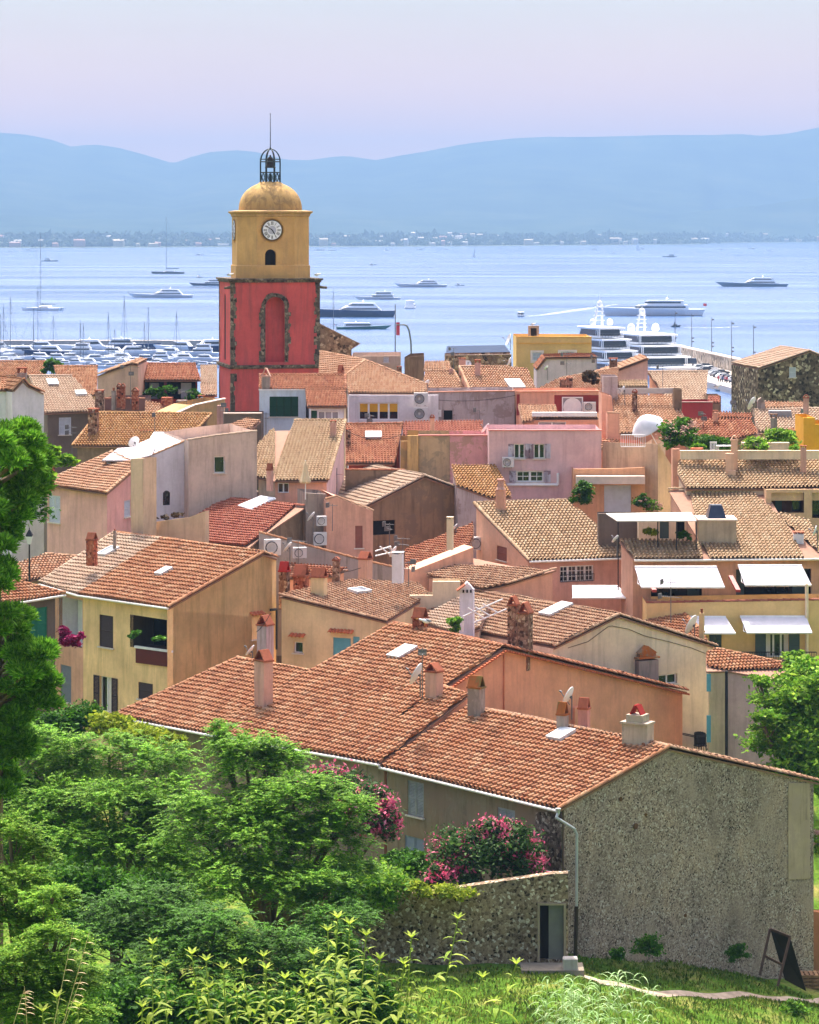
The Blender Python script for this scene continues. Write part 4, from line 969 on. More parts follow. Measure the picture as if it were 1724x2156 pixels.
h = House('hipped_roof_house', 'house with a broad hipped orange roof and a four-part white window with a painted yellow glow')
pn = roofplane(*zB(1175, 380)[0], 203, 2, 18); HIP = pn
ap = pn.hit(*zB(1310, 120)[0]); h.slab(hit(pn, zB(1172, 380, 1790, 380, 1800, 315, 1310, 120, 1158, 236)), 'orange', plaster('render_light_grey', 'd3cbcf', .3), over=[.2, .1, .0, 0, .1], caps=(2, 3))
pl_ = plane3(ap, pn.hit(*zB(1158, 236)[0]), ap+Vector((-9, 5.0, -1.2))); h.slab([ap]+hit(pl_, zB(950, 50, 940, 232, 1158, 236)), 'orange', beige, over=.1, caps=(0,))
lg = plaster('render_light_grey', 'd3cbcf', .3)
yg = glass('glass_warm', 'a07a30')
h.block(202.2, 0, zB(1178, 398, 1895, 398), .8, lg, wins=[W('white', zB, 1257, 458, 1578, 598, cols=4, rows=1, t=.09, curtain=[(.01, .24), (.26, .49), (.51, .74), (.76, .99)], curtcol='c9962e', curth=.5)]); h.done()  # yellow of the lit room put into the curtain colour, upper half only
h = House('grey_parapet_house', 'house with a long stained grey blank parapet wall above three air conditioners', 'house')
h.block(204, 0, zC(205, 378, 895, 368), 6, grey, wins=[W('dark', zC, 328, 520, 398, 597, glass=darkin)], coping=flat('coping_tile', 'b47c66', .8)); h.done()
h = House('small_house', 'orange tiled roof with a chimney just right of the hipped roof')
h.slab(hit(roofplane(*zC(205, 372)[0], 214, -12, 18), zC(150, 374, 495, 368, 410, 205, 180, 207)), 'orange', beige, caps=(1, 2)); h.done()
h = House('skylight_roof_house', 'orange tiled roof with a big white skylight and one tall chimney, behind the grey parapet')
pn = roofplane(*zC(545, 366)[0], 212, -14, 18); SKY1 = pn
h.slab(hit(pn, zC(540, 368, 1068, 362, 1000, 195, 835, 172, 455, 172)), 'orange', pe, over=.12, caps=(3, 4)); SKY1R = h.roof
h.done()
h = House('far_roof_house', 'low orange tiled roof right of the big skylight, below the lilac gable')
h.slab(hit(roofplane(*zC(1060, 360)[0], 215, 18, 14), zC(1055, 362, 1570, 366, 1724, 300, 1724, 182, 1250, 268)), 'orange', pe, caps=(3,)); h.done()
h = House('peach_gable_house', 'plain pale peach wall with a slanted tiled edge, in front of the white superyachts')
h.block(224, 0, z4(360, 1082, 664, 968, 668, 975), 6, plaster('render_pale_peach', 'd9b3a6', .25), roof='tile', key='orange'); h.block(218, 0, z4(375, 1082, 480, 1076), 2.5, grey); h.done()
h = House('lilac_gable_house', 'grey lilac gable wall with scalloped tile edge and aerials below the yellow seaside house')
h.block(262, 0, zC(1070, 192, 1143, 98, 1552, 93), 6, plaster('render_lilac_grey', 'c9b5bd', .3), roof='tile', key='red'); h.done()
h = House('yellow_seaside_house', 'flat roofed bright yellow house with pale framed windows by the water')
h.block(290, 0, z3(1370, 812, 1400, 812)+z4(322, 838), 9, plaster('render_bright_yellow', 'dcb474', .15), wins=[W('shut', z3, 1468, 905, 1522, 952, mat=whitesh, sillmat=whitef), W('shut', z4, 132, 925, 215, 957, mat=whitesh, sill=False)], coping=flat('coping_yellow', 'd6a04e', .8))
pf, ff, ss, tt = h.last
m = MB()
for (x0, y0, x1, y1, z_) in ((1455, 893, 1536, 905, z3), (1455, 952, 1536, 968, z3), (1455, 905, 1468, 952, z3), (1522, 905, 1536, 952, z3)):
    a, b = pf.hit(*z_(x0, y0)[0]), pf.hit(*z_(x1, y1)[0]); m.box((a+b)/2-ff*.03, (abs(b.x-a.x), .06, abs(b.z-a.z)))
m.build('window_surround', flat('surround_pale', 'd8c6c0', .7), h.root); m = MB()
for (x0, y0, x1, y1) in ((115, 915, 232, 925), (115, 925, 132, 957), (215, 925, 232, 957)):
    a, b = pf.hit(*z4(x0, y0)[0]), pf.hit(*z4(x1, y1)[0]); m.box((a+b)/2-ff*.03, (abs(b.x-a.x), .06, abs(b.z-a.z)))
m.build('window_surround', flat('surround_pale', 'd8c6c0', .7), h.root)
a, b = pf.hit(*z3(1385, 850)[0]), pf.hit(*z4(322, 875)[0]); m = MB(); m.box(Vector(((a.x+b.x)/2, a.y-.04, a.z)), (b.x-a.x, .1, .12)); m.build('cornice', MC['coping_yellow'], h.root)
h.done()
h = House('stone_gable_house', 'brown stone house with a slanting roof right behind the bell tower')
h.block(262, -20, zU(672, 682, 757, 724, 740, 735), 8, stoneC, roof='flat', coping=flat('roof_grey_brown', '9a8478', .9)); h.done()
h = House('terrace_house', 'low beige flat roofed terrace house with one square window right of the tower')
h.block(250, 0, zB(1200, 88, 1592, 84), 8, plaster('render_dusty_beige', 'c2ab9c', .4), wins=[W('shut', zB, 1455, 92, 1500, 138, mat=whitesh, leaves=1)]); h.done()
h = House('dark_house', 'small dark stone house with jagged chimneys beside the open strip of water')
h.block(246, 0, z3(700, 952, 735, 930, 818, 925), 6, brown); h.slab(hit(roofplane(*z3(820, 1010)[0], 240, 0, 18), z3(815, 1010, 985, 1010, 965, 960, 822, 960)), 'orange', brown); h.done()
h = House('long_stone_house', 'long low brown stone wall with a flat top below the dark blue hall roof')
h.block(283, 0, z3(945, 925, 1340, 920), 6, stoneC, coping=flat('roof_grey_brown', '9a8478', .9)); h.done()
h = House('quay_hall', 'white hall with a dark blue pitched roof on the quayside', 'hall', gz=0)
h.block(440, 0, z3(958, 912, 1175, 908, 1330, 905), 14, white); f0 = Vector((0, 1, 0))
a, b, c_, d_ = [P(*z3(x, y)[0], D) for x, y, D in ((948, 915, 439), (1335, 908, 439), (1300, 866, 447), (955, 872, 447))]; m = MB(); m.prism([a, b, c_, d_], (0, 0, .15)); m.build('roof', flat('hall_roof_blue', '1a2c48', .95), h.root); h.done()
# --- centre
h = House('peach_terrace_house', 'peach walled house with a maroon panel and white trellis window, right of the grey parapet')
h.block(203.6, 0, zC(907, 374, 1577, 370), 5, pe, coping=flat('coping_tile', 'b47c66', .8), wins=[W('applied', zC, 1212, 398, 1575, 545, mat=mar, name='maroon_panel'), W('applied', zC, 905, 392, 935, 560, mat=mar, name='maroon_panel')])
m = MB(); pf = h.last[0]; a, b = pf.hit(*zC(1272, 412)[0]), pf.hit(*zC(1440, 530)[0]); c = (a+b)/2-Vector((0, .12, 0)); ww, hh = abs(a.x-b.x), abs(a.z-b.z)
for sx in (-1, 1): m.box(c+Vector((sx*(ww/2-.04), 0, 0)), (.08, .08, hh))
for sz in (-1, 1): m.box(c+Vector((0, .002, sz*(hh/2-.04))), (ww-.16, .08, .08))
m.lathe(c+Vector((0, .02, -.2)), [(.62, -.02), (.66, 0), (.62, .02)], 24, (0, 1, 0))
wo = m.build('window', whitef, h.root); m = MB(); m.box(c+Vector((0, .04, 0)), (ww-.1, .02, hh-.1)); m.build('pane', glass('glass_pale', '6d6a70'), wo)
pn = roofplane(*zC(960, 608)[0], 197.5, -3, 15)
h.slab(hit(pn, zC(955, 608, 1250, 580, 1222, 478, 920, 478)), 'orange', ora, over=[.2, 0, .1, .1], open_edges=(1, 2)); h.slab(hit(pn, zC(1250, 585, 1628, 585, 1600, 552, 1240, 548)), 'orange', ora, over=.1)
h.block(197.8, 0, zC(985, 600, 1600, 596), 4, ora, wins=[W('white', zC, 1082, 610, 1306, 700, cols=2, glass=glass('glass_pale', '6d6a70'))])
m = MB(); a, b = P(*zC(1035, 545)[0], 198), P(*zC(1552, 560)[0], 198); m.box(((a.x+b.x)/2, 198.2, (a.z+b.z)/2), (b.x-a.x, .6, .28)); m.build('awning_box', whitef, h.root)
h.done()
h = House('red_roof_house', 'house with a red and orange tiled roof holding a white skylight, left of centre')
pn = roofplane(*zB(1155, 942)[0], 188, -2, 18); REDP = pn
h.slab(hit(pn, zB(1153, 942, 1545, 942, 1612, 625, 1153, 632)), 'red', plaster('render_terracotta', '9c4a38', .4), caps=(2,), over=.2); REDR = h.roof; h.done()
h = House('dark_red_roof_house', 'strip of dark red tiled roof under the grey parapet, with dishes at its right end')
h.slab(hit(roofplane(*zC(20, 724)[0], 193, -2, 18), zC(0, 728, 645, 718, 640, 603, 0, 614)), 'terra', brown); h.done()
h = House('yard_wall', 'long dark brown stained wall with tile coping below the red roof', 'wall')
h.block(184, 0, zB(1150, 1000, 1625, 1002), .5, brown, coping='tile', key='red'); h.done()
h = House('patchwork_house', 'blank house wall in patches of tan and pink render with flaking plaster')
h.block(186.5, 0, zC(378, 724, 776, 724), 5, plaster('render_flaking_pink', 'cf9a98', .5, '9c7a74', .5, 'a58672'), coping=flat('coping_rose', 'b9746a', .8)); h.block(186.5, 0, zC(128, 724, 376, 724), 5, plaster('render_tan_dirty', 'b49a78', .8, '6d6458', .5, '8f8068'), coping=flat('coping_rose', 'b9746a', .8)); h.block(186.3, 0, zC(38, 722, 126, 722), 5, plaster('render_ochre_dirty', 'c4a06a', .7), coping=None)
h.block(187, 0, zB(1590, 765, 1650, 765), 5, tan); h.done()
h = House('lilac_pink_house', 'lilac pink house with a flat top and weathered white shutters')
SW = dict(mat=weath, solid=True, frame=('window_frame_white', 'd8d6d6'))
h.block(183, 0, zC(690, 684, 1588, 684), 6, lil, coping=flat('coping_rose', 'b9746a', .8), wins=[
    W('shutopen', zC, 890, 788, 975, 905, cols=2, lw=.38, **SW), W('shutopen', zC, 1047, 788, 1135, 905, cols=2, lw=.38, **SW), W('shutopen', zC, 907, 1002, 1127, 1095, cols=2, rows=2, t=.1, lw=.44, **SW)])
pf = h.last[0]; m = MB(); pts = [pf.hit(*zC(*c)[0])-Vector((0, .1, 0)) for c in ((835, 1114), (1240, 1114), (1240, 1020))]; m.path(pts, .09, 8); m.build('drainpipe', whitef, h.root, True)
LPP = pf; h.done()
h = House('lichen_lean_to', 'small lean-to with a red and yellow lichened tile roof beside the lilac pink house')
h.slab(hit(roofplane(*zC(700, 1210)[0], 178, -14, 18), zC(430, 1115, 700, 1215, 872, 1205, 745, 960, 388, 960)), 'lichen', grey, over=.1); h.done()
h = House('brown_gable_house', 'brown rough rendered house with a broad low gable and dark opening')
h.block(179, -24, zU(766, 1066, 893, 1001, 1046, 1058), 9, plaster('render_rough_brown', '96795f', 1, '5f4f42', .6, '7e6856'), roof='tile', key='pale', wins=[W('dark', zB, 1330, 1400, 1550, 1515, glass=darkin, sill=False)]); h.done()
h = House('tan_roof_house', 'house with a large tan tiled roof running straight down and a lilac flank wall')
pn = roofplane(*zB(590, 1078)[0], 178, 4.6, 18); TANP = pn
h.slab(hit(pn, zB(590, 1078, 1010, 1078, 1152, 598, 742, 600, 590, 1000)), 'ochre', lil, over=[.3, .1, .1, .0, 0], open_edges=(4,), caps=(2, 1), wins={0: [W('white', zB, 610, 1100, 700, 1180, cols=2)]}, wallmats={0: pe}); TANR = h.roof
h.slab(hit(pn, zB(590, 1078, 590, 1000, 738, 670, 560, 675, 445, 800, 445, 1050)), 'ochre', beige, over=[0, 0, .1, .1, .1, .3], open_edges=(0, 1)); h.done()
h = House('ac_house', 'tall peach wall with brown shutter and two stacked air conditioners, left of the brown gable')
h.block(172, -12, zB(998, 1235, 1075, 1212, 1372, 1325), 5, plaster('render_stained_peach', 'd2a08a', .5, '7d6558'), coping='tile', key='orange', wins=[W('shut', zB, 1230, 1442, 1290, 1620, mat=flat('shutter_brown', '8a5444', .7), leaves=1, solid=True)]); ACP = h.last
h.block(172.6, -12, zB(835, 1180, 1000, 1190), 3, plaster('render_stained_grey', '9b8a80', 1, '4d443e')); ACG = h.last; h.done()
h = House('red_terrace_house', 'bright red tiled roof with a ribbed white plastic panel, below the cream blank wall')
pn = roofplane(524, 1148, 167, 44, 15); RTP = pn
h.slab(hit(pn, zU(345, 1130, 524, 1150, 550, 1127, 643, 1065, 486, 1050, 452, 1062)), 'terra', brown, over=.1, caps=(3,)); RTR = h.roof
h.block(180, -4, zB(222, 1152, 832, 1212), .5, grey, coping=flat('coping_pale', 'd8c2b4', .8)); h.done()
h = House('terrace_wall', 'long slanting grey terrace wall with a pink tile coping, in the middle of the town', 'wall', gz=15)
h.block(168, 6, zF(460, 92, 1270, 312, 1724, 415), .5, plaster('render_stained_grey2', 'a29690', .9, '5f564e'), coping='tile', key='rose'); h.done()
h = House('small_house', 'small red tiled roof behind a group of four chimneys', gz=10)
h.slab(hit(roofplane(*zF(1050, 430)[0], 164, 25, 14), zF(640, 450, 1050, 432, 1172, 372, 640, 335)), 'red', pe, over=.15); h.done()
h = House('small_house', 'red tiled roof over a peach wall, left of the air conditioner on the peach gable', gz=10)
pn = roofplane(*zG(65, 385)[0], 166, 40, 13); h.slab(hit(pn, zG(20, 380, 65, 386, 530, 190, 566, 120, 566, 20, 20, 235)), 'red', pe, over=.1); h.block(165, -20, zG(85, 392, 565, 205), 1.5, pe); h.done()
h = House('low_house', 'low peach walled house with an ochre and rose tiled roof in the centre foreground', gz=10)
pn = roofplane(*zG(820, 500)[0], 161, 38, 12); LOWP = pn
h.slab(hit(pn, zG(640, 540, 820, 502, 1225, 378, 1000, 372, 560, 283, 190, 425)), 'mixed', pe, over=.1, caps=(1,)); h.done()
h = House('roof_terrace', 'cream stepped parapet with little scalloped tile vents beside the white chimney', 'wall', gz=10)
h.block(160, 0, zG(0, 655, 55, 655, 56, 590, 240, 590, 241, 480, 460, 480), 1.5, cream); h.done()
h = House('peach_house', 'peach house with a big ochre tiled roof and white french windows, centre right')
pn = roofplane(1114, 1178, 168, -20, 18); OCHP = pn
pch = plaster('render_peach_soft', 'e6b797', .25)
h.slab(hit(pn, zU(1114, 1179, 1321, 1172, 1243, 1093, 1192, 1053, 998, 1059)), 'ochre', plaster('render_dusty_pink', 'cfa090', .3), w=.24, over=[.35, .1, .1, .1, .1], caps=(4, 3), wallmats={4: pch},
    wins={0: [W('white', zG, 1257, 352, 1528, 482, cols=4, rows=3, t=.08, rail=.45)], 4: [W('shut', zG, 752, 200, 832, 312, mat=flat('shutter_brown', '8a5444', .7), leaves=1, solid=True)]}, gutter=(0,)); OCHR = h.roof
rootPH = h.root
OCHG = vplane(pn.hit(1114, 1179), pn.hit(998, 1059)); h.done()
# terrace with pergola
h = House('terrace_shop_house', 'tan walled house with a closed white roller door and flat parapet')
h.block(181, 0, zC(1365, 988, 1724, 985)+zD(332, 975), 5, plaster('render_terrace_tan', 'cf9d7a', .3), wins=[W('shut', zD, 5, 1118, 222, 1338, mat=whitesh, leaves=1, solid=True, sill=False)])
m = MB(); a, b = P(*zC(1385, 1075)[0], 180.7), P(*zD(328, 1070)[0], 180.7); m.box(((a.x+b.x)/2, 180.6, (a.z+b.z)/2), (b.x-a.x, .8, .5)); m.build('awning_box', flat('awning_box_cream', 'cdb9ac', .6), h.root)
h.done()
h = House('salmon_balcony_house', 'salmon orange house with strips of tiled canopy, left of the tall beige wall')
h.block(187, 0, zC(1590, 760)+zD(330, 800), 4, ora)
h.slab(hit(roofplane(*zD(0, 828)[0], 186, -2, 16), zD(-45, 828, 132, 828, 130, 760, -45, 760)), 'orange', ora, over=.1); h.slab(hit(roofplane(*zD(135, 868)[0], 185.8, -2, 16), zD(134, 868, 332, 868, 330, 795, 134, 795)), 'red', ora, over=.1)
h.block(190, 0, zC(1590, 385, 1670, 410)+zD(75, 500), 3, pe); h.block(188, 0, zD(32, 545, 130, 545), 1.5, pe, roof='flat', coping='tile', key='orange'); h.done()
h = House('beige_corner_house', 'tall narrow beige house corner without windows, left of the garden terrace')
h.block(183, 12, zD(330, 785, 436, 792), 4, beige); h.block(181.5, -58, zD(436, 792, 556, 975), 4, cream, side=beige); h.block(177, 0, zD(554, 828, 612, 828), 1, pe); h.done()
h = House('garden_terrace_house', 'long ochre tiled roof with a roof garden of hedges and planters behind its ridge')
pn = roofplane(*zD(660, 1142)[0], 173, -8, 18); GTP = pn
h.slab(hit(pn, zD(660, 1142, 1310, 1140, 1800, 1132, 1800, 884, 600, 896, 590, 1020)), 'ochre', cream, w=.24, over=[.3, .1, .1, .1, .1, .1], caps=(3,), wins={}); GTR = h.roof
h.block(172.4, 0, zD(1300, 1152, 1800, 1150), 3, plaster('render_sand', 'd6b08c', .25), wins=[W('loggia', zD, 1342, 1178, 1602, 1338, inner=plaster('recess_brown', '6a4a3c'), depth=1.2, doors=[(.2, .4, 0, 1, teal), (.72, .98, 0, .7, dg)]), W('loggia', zD, 1668, 1178, 1790, 1380, inner=plaster('recess_brown', '6a4a3c'), depth=1.2)])
h.done()
h = House('ochre_roof_house', 'large house with a long ochre roof, white awnings and yellow lower storey')
pn = roofplane(*zD(248, 1706)[0], 164, -5, 18); OR = pn
uw = plaster('render_brown_pink', 'c49a82', .5)
AW = flat('awning_white', 'b6b4be', .7)
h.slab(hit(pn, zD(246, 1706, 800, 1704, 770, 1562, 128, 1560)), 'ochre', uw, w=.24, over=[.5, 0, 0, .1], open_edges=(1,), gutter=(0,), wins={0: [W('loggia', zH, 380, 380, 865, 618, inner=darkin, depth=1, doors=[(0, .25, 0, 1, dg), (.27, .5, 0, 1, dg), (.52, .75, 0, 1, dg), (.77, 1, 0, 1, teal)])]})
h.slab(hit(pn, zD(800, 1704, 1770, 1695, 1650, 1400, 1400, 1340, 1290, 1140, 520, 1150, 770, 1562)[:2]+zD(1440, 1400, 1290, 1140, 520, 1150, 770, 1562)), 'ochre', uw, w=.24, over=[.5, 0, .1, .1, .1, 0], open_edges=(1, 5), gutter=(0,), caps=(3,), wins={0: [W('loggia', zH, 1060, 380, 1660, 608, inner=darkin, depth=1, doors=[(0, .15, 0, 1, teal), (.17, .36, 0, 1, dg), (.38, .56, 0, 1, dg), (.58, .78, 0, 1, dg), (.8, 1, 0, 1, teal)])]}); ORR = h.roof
h.slab(hit(pn, zD(1770, 1695, 1650, 1400, 1400, 1338, 1440, 1400)), 'ochre', uw, w=.24, over=[.1, .1, .1, 0], open_edges=(3,))
yw = plaster('render_sunny_yellow', 'dcb880', .25, 'a9814a')
h.block(161.6, 0, zH(345, 655, 1620, 632, 1800, 632), 3, yw, coping='tile', key='terra', wins=[
    W('shut', zH, 845, 880, 945, 1040, mat=teal, leaves=2, sill=False), W('white', zH, 1300, 895, 1480, 1085, cols=3, t=.07, curtain=[(.02, .2), (.8, .98)], mat=teal, open=True, lw=.62, solid=True, sill=False)])
YB = h.last; fy = Vector((0, -1, 0))
def awning(hr, x0, y0, x1, y1, bx0, bx1, D, z_=zH, out=1.7):
    """sloping cloth from the wall at (x0..x1,y0) to the front bar (bx0..bx1,y1), with valance and arms"""
    a, b = P(*z_(x0, y0)[0], D), P(*z_(x1, y0)[0], D); c, d = P(*z_(bx1, y1)[0], D-out), P(*z_(bx0, y1)[0], D-out)
    m = MB(); m.prism([a, b, c, d], (0, 0, .03)); aw = m.build('awning', AW, hr); m = MB(); m.tube(d, c, .06, .06, 8); m.tube(a, b, .08, .08, 8)
    m.tube(a+Vector((.2, 0, -.2)), (a+d)/2+Vector((0, -.1, -.35)), .03); m.tube((a+d)/2+Vector((0, -.1, -.35)), d+Vector((.15, 0, 0)), .03)
    m.tube(b+Vector((-.2, 0, -.2)), (b+c)/2+Vector((0, -.1, -.35)), .03); m.tube((b+c)/2+Vector((0, -.1, -.35)), c+Vector((-.15, 0, 0)), .03); m.build('awning_bar', whitef, aw)
    return aw
awning(rootPH, -250, 520, 115, 612, -245, 225, 167.2, out=1.5)
awning(h.root, 250, 365, 905, 515+12, 300, 970, 163.5); awning(h.root, 1075, 355, 1585, 510, 1130, 1662, 163.5)
awning(h.root, 620, 765, 978, 895, 700, 1057, 161.5); awning(h.root, 1092, 762, 1620, 890, 1145, 1668, 161.5)
# balcony with iron railing
a, b = P(*zH(1055, 1105)[0], 160.5), P(*zH(1700, 1120)[0], 160.5); zt_ = P(*zH(1055, 1042)[0], 160.5).z; zb_ = b.z-.0
m = MB(); m.box(((a.x+b.x)/2, 161.0, zb_-.12), (b.x-a.x, 1.4, .16)); bf = m.build('balcony', beige, h.root)
m = MB(); n_ = int((b.x-a.x)/.13)
for z__ in (zb_+.05, zt_): m.tube((a.x, 160.4, z__), (b.x, 160.4, z__), .03)
for i in range(n_+1): x = a.x+(b.x-a.x)*i/n_; m.tube((x, 160.4, zb_), (x, 160.4, zt_), .014, .014, 5)
m.build('railing', flat('iron_black', '23242a', .5), bf)
m = MB(); c = P(*zH(1625, 640)[0], 161.4); m.tube(c+Vector((0, 0, 1)), c-Vector((0, 0, 11)), .1, .1, 8); m.build('drainpipe', flat('pipe_cream', 'd9c2a4', .6), h.root)
for x in (1000, 330): m = MB(); c0_, c1_ = P(*zH(x, 430)[0], 163), P(*zH(x+60, 545)[0], 161.5); m.prism([c0_, c1_, c1_+Vector((.25, 0, 0)), c0_+Vector((.25, 0, 0))], (0, 0, -.15)); m.build('partition_tiles', flat('tile_red_glazed', '9c3c38', .5), h.root)
h.done()
# cream gable with balcony, tan house behind tree
h = House('cream_gable_house', 'cream house with a broad gable, crack lines and a little iron balcony')
h.block(149, -36, zU(1164, 1360, 1300, 1293, 1507, 1359), 13, cream, roof='tile', key='mixed', wins=[('glass', zH(442, 1222)[0], zH(590, 1300)[0], dict(cols=2, frame=('window_frame_white', 'd8d6d6')))]); CG = h.last
pf, ff, ss, tt = CG
a, b = pf.hit(1434, 1586)-ff*.1, pf.hit(1484, 1592)-ff*.1; zf = a.z
m = MB(); m.box((a+b)/2-ff*.55+Vector((0, 0, -.08)), ((b-a).length, 1.2, .2), rot=(ss, ff, Vector((0, 0, 1)))); bal_ = m.build('balcony', cream, h.root)
m = MB(); rl = (b-a).length; a_ = Vector((a.x, a.y, zf)); 
def bl(t, d, z): return a_+ss*t-ff*d+Vector((0, 0, z))
for z_ in (.08, 1.05, 1.12): m.tube(bl(0, 1.1, z_), bl(rl, 1.1, z_), .025); m.tube(bl(rl, 0, z_), bl(rl, 1.1, z_), .025); m.tube(bl(0, 0, z_), bl(0, 1.1, z_), .025)
for i in range(11): m.tube(bl(rl*i/10, 1.1, 0), bl(rl*i/10, 1.1, 1.1), .014, .014, 5); m.tube(bl(rl, 1.1*i/10, 0), bl(rl, 1.1*i/10, 1.1), .014, .014, 5)
m.build('railing', MC['iron_black'], bal_); BALC = (bl, rl)
m = MB(); cr = [pf.hit(*p)-ff*.015 for p in zG(1320, 1010, 1480, 960, 1560, 900, 1640, 840)+zH(70, 835, 200, 860, 330, 915, 520, 960, 700, 1010, 815, 1055)]
m.path(cr, .022, 4); m.build('render_crack', flat('crack_dark', '6b5a4c', .95), h.root)
h.done()
h = House('tan_house', 'tan and lilac house corner with a black drainpipe behind the right hand tree')
pn = roofplane(1530, 1409, 150, -20, 15)
h.slab(hit(pn, zU(1487, 1410, 1532, 1409, 1640, 1428, 1712, 1410, 1508, 1366, 1486, 1374)), 'rose', plaster('render_tan_pale', 'cdb494', .4), over=.12, caps=(3,), wallmats={1: plaster('render_mauve', 'c9aaa4', .4)})
m = MB(); c = P(1529, 1412, 149.7); m.tube(c, c-Vector((0, 0, 9)), .08); m.build('drainpipe', MC['iron_black'], h.root)
for (x0, y0, x1, y1) in ((1487, 1418, 1496, 1455), (1487, 1505, 1496, 1562)):
    m = MB(); a, b = P(x0, y0, 149.8), P(x1, y1, 149.8); m.box(((a.x+b.x)/2, 149.75, (a.z+b.z)/2), (b.x-a.x, .05, a.z-b.z)); m.build('shutter', bluesh, h.root)
h.done()
h = House('small_house', 'rosy tiled hip roof before the yellow storey, with a dish and slim chimney', gz=10)
pn = roofplane(*zH(700, 920)[0], 158, 40, 16); h.slab(hit(pn, zH(320, 800, 500, 860, 690, 925, 840, 960, 800, 890, 650, 738)), 'rose', cream, over=.1, caps=(4,)); h.done()
h = House('centre_roof_house', 'wide rosy brown tiled roof with a large skylight behind the twin stone chimneys', gz=10)
# --- right edge
h2 = House('dark_stone_house', 'dark rubble stone house with a pale pitched roof edge on the right by the harbour')
h2.block(268, -8, z4(1348, 1028, 1662, 920, 1800, 975, 2000, 1060), 10, stoneB, roof='tile', key='pale', wins=[W('shut', z4, 1540, 1022, 1582, 1085, mat=whitesh, leaves=1)], w=.24); DSH = h2.last; h2.done()
h2 = House('pale_roof_house', 'broad pale tiled roof with grey chimneys below the dark stone house')
pn = roofplane(*zD(1250, 690)[0], 205, -8, 18); h2.slab(hit(pn, zD(1240, 700, 1605, 690, 1800, 690, 1800, 503, 1190, 520)), 'pale', beige, w=.24, over=.2, caps=(3,)); PALR = h2.roof; PALP = pn
pn = roofplane(*zD(1280, 500)[0], 214, -2, 18); h2.slab(hit(pn, zD(1278, 500, 1645, 500, 1625, 455, 1270, 452)), 'orange', pe, w=.24, over=.2); h2.done()
h2 = House('red_tile_house', 'red and orange tiled roof above the dark hedge of the roof garden')
pn = roofplane(*zD(720, 742)[0], 198, -6, 18); h2.slab(hit(pn, zD(700, 745, 1060, 745, 1235, 705, 1172, 592, 640, 592)), 'red', brown, w=.24, over=.15)
pn = roofplane(*zD(870, 580)[0], 203, 0, 18); h2.slab(hit(pn, zD(868, 580, 1192, 582, 1180, 545, 872, 532)), 'red', brown, over=.1); h2.done()
h2 = House('red_wall_house', 'small red rendered block between two tiled roofs near the harbour')
h2.block(214, 0, zD(630, 458, 873, 458), 4, red, coping=flat('roof_grey_brown', '9a8478', .9)); h2.block(224, 0, zD(832, 405, 940, 405), 3, brown); h2.slab(hit(roofplane(*zD(842, 455)[0], 222, 0, 20), zD(835, 458, 940, 458, 925, 408, 835, 406)), 'terra', brown, over=.05); h2.done()
h2 = House('steep_pale_house', 'steep pale orange tiled roof with straight columns of tiles, nearest the car park')
pn = roofplane(*zD(830, 440)[0], 226, -4, 20); h2.slab(hit(pn, zD(520, 442, 822, 440, 835, 210, 352, 212)), 'pale', pe, w=.24, over=.12, caps=(2,)); h2.done()
h2 = House('orange_roof_house', 'broad orange tiled roof behind the white umbrella terrace')
pn = roofplane(*zD(255, 700)[0], 204, -6, 18); h2.slab(hit(pn, zD(110, 702, 255, 702, 668, 645, 572, 402, 70, 405)), 'orange', ora, w=.24, over=.1); h2.block(208.5, 0, zD(565, 350, 627, 350), 1.5, brown)
m = MB(); a, b = P(*zD(112, 342)[0], 209.5), P(*zD(560, 385)[0], 209.5); m.box(((a.x+b.x)/2, 209.5, (a.z+b.z)/2), (b.x-a.x, .12, a.z-b.z)); m.build('parapet_screen', flat('screen_grey_white', 'bdb4ae', .7), h2.root)
h2.block(210, 0, zD(0, 250, 115, 250), 3, grey); h2.slab(hit(roofplane(*zD(115, 330)[0], 216, 0, 18), zD(112, 332, 358, 332, 350, 285, 118, 285)), 'ochre', grey, over=.1); h2.done()
h2 = House('yellow_garden_house', 'bright yellow garden house corner with an orange tiled slope at the right edge')
h2.block(181, 0, zD(1600, 580, 1690, 580, 1691, 632, 1800, 630), 4, plaster('render_mustard', 'd9a235', .2)); pn = roofplane(*zD(1080, 785)[0], 180, -35, 14); h2.slab(hit(pn, zD(1075, 790, 1500, 702, 1600, 700, 1600, 690, 1490, 664)), 'orange', yor, over=.1); h2.done()
# centre roof house
h.slab(hit(roofplane(*zG(480, 900)[0], 152.5, 44, 14), zG(120, 790, 480, 905, 620, 850, 700, 640, 455, 610, 250, 720)), 'pale', beige, over=.1); h.done()
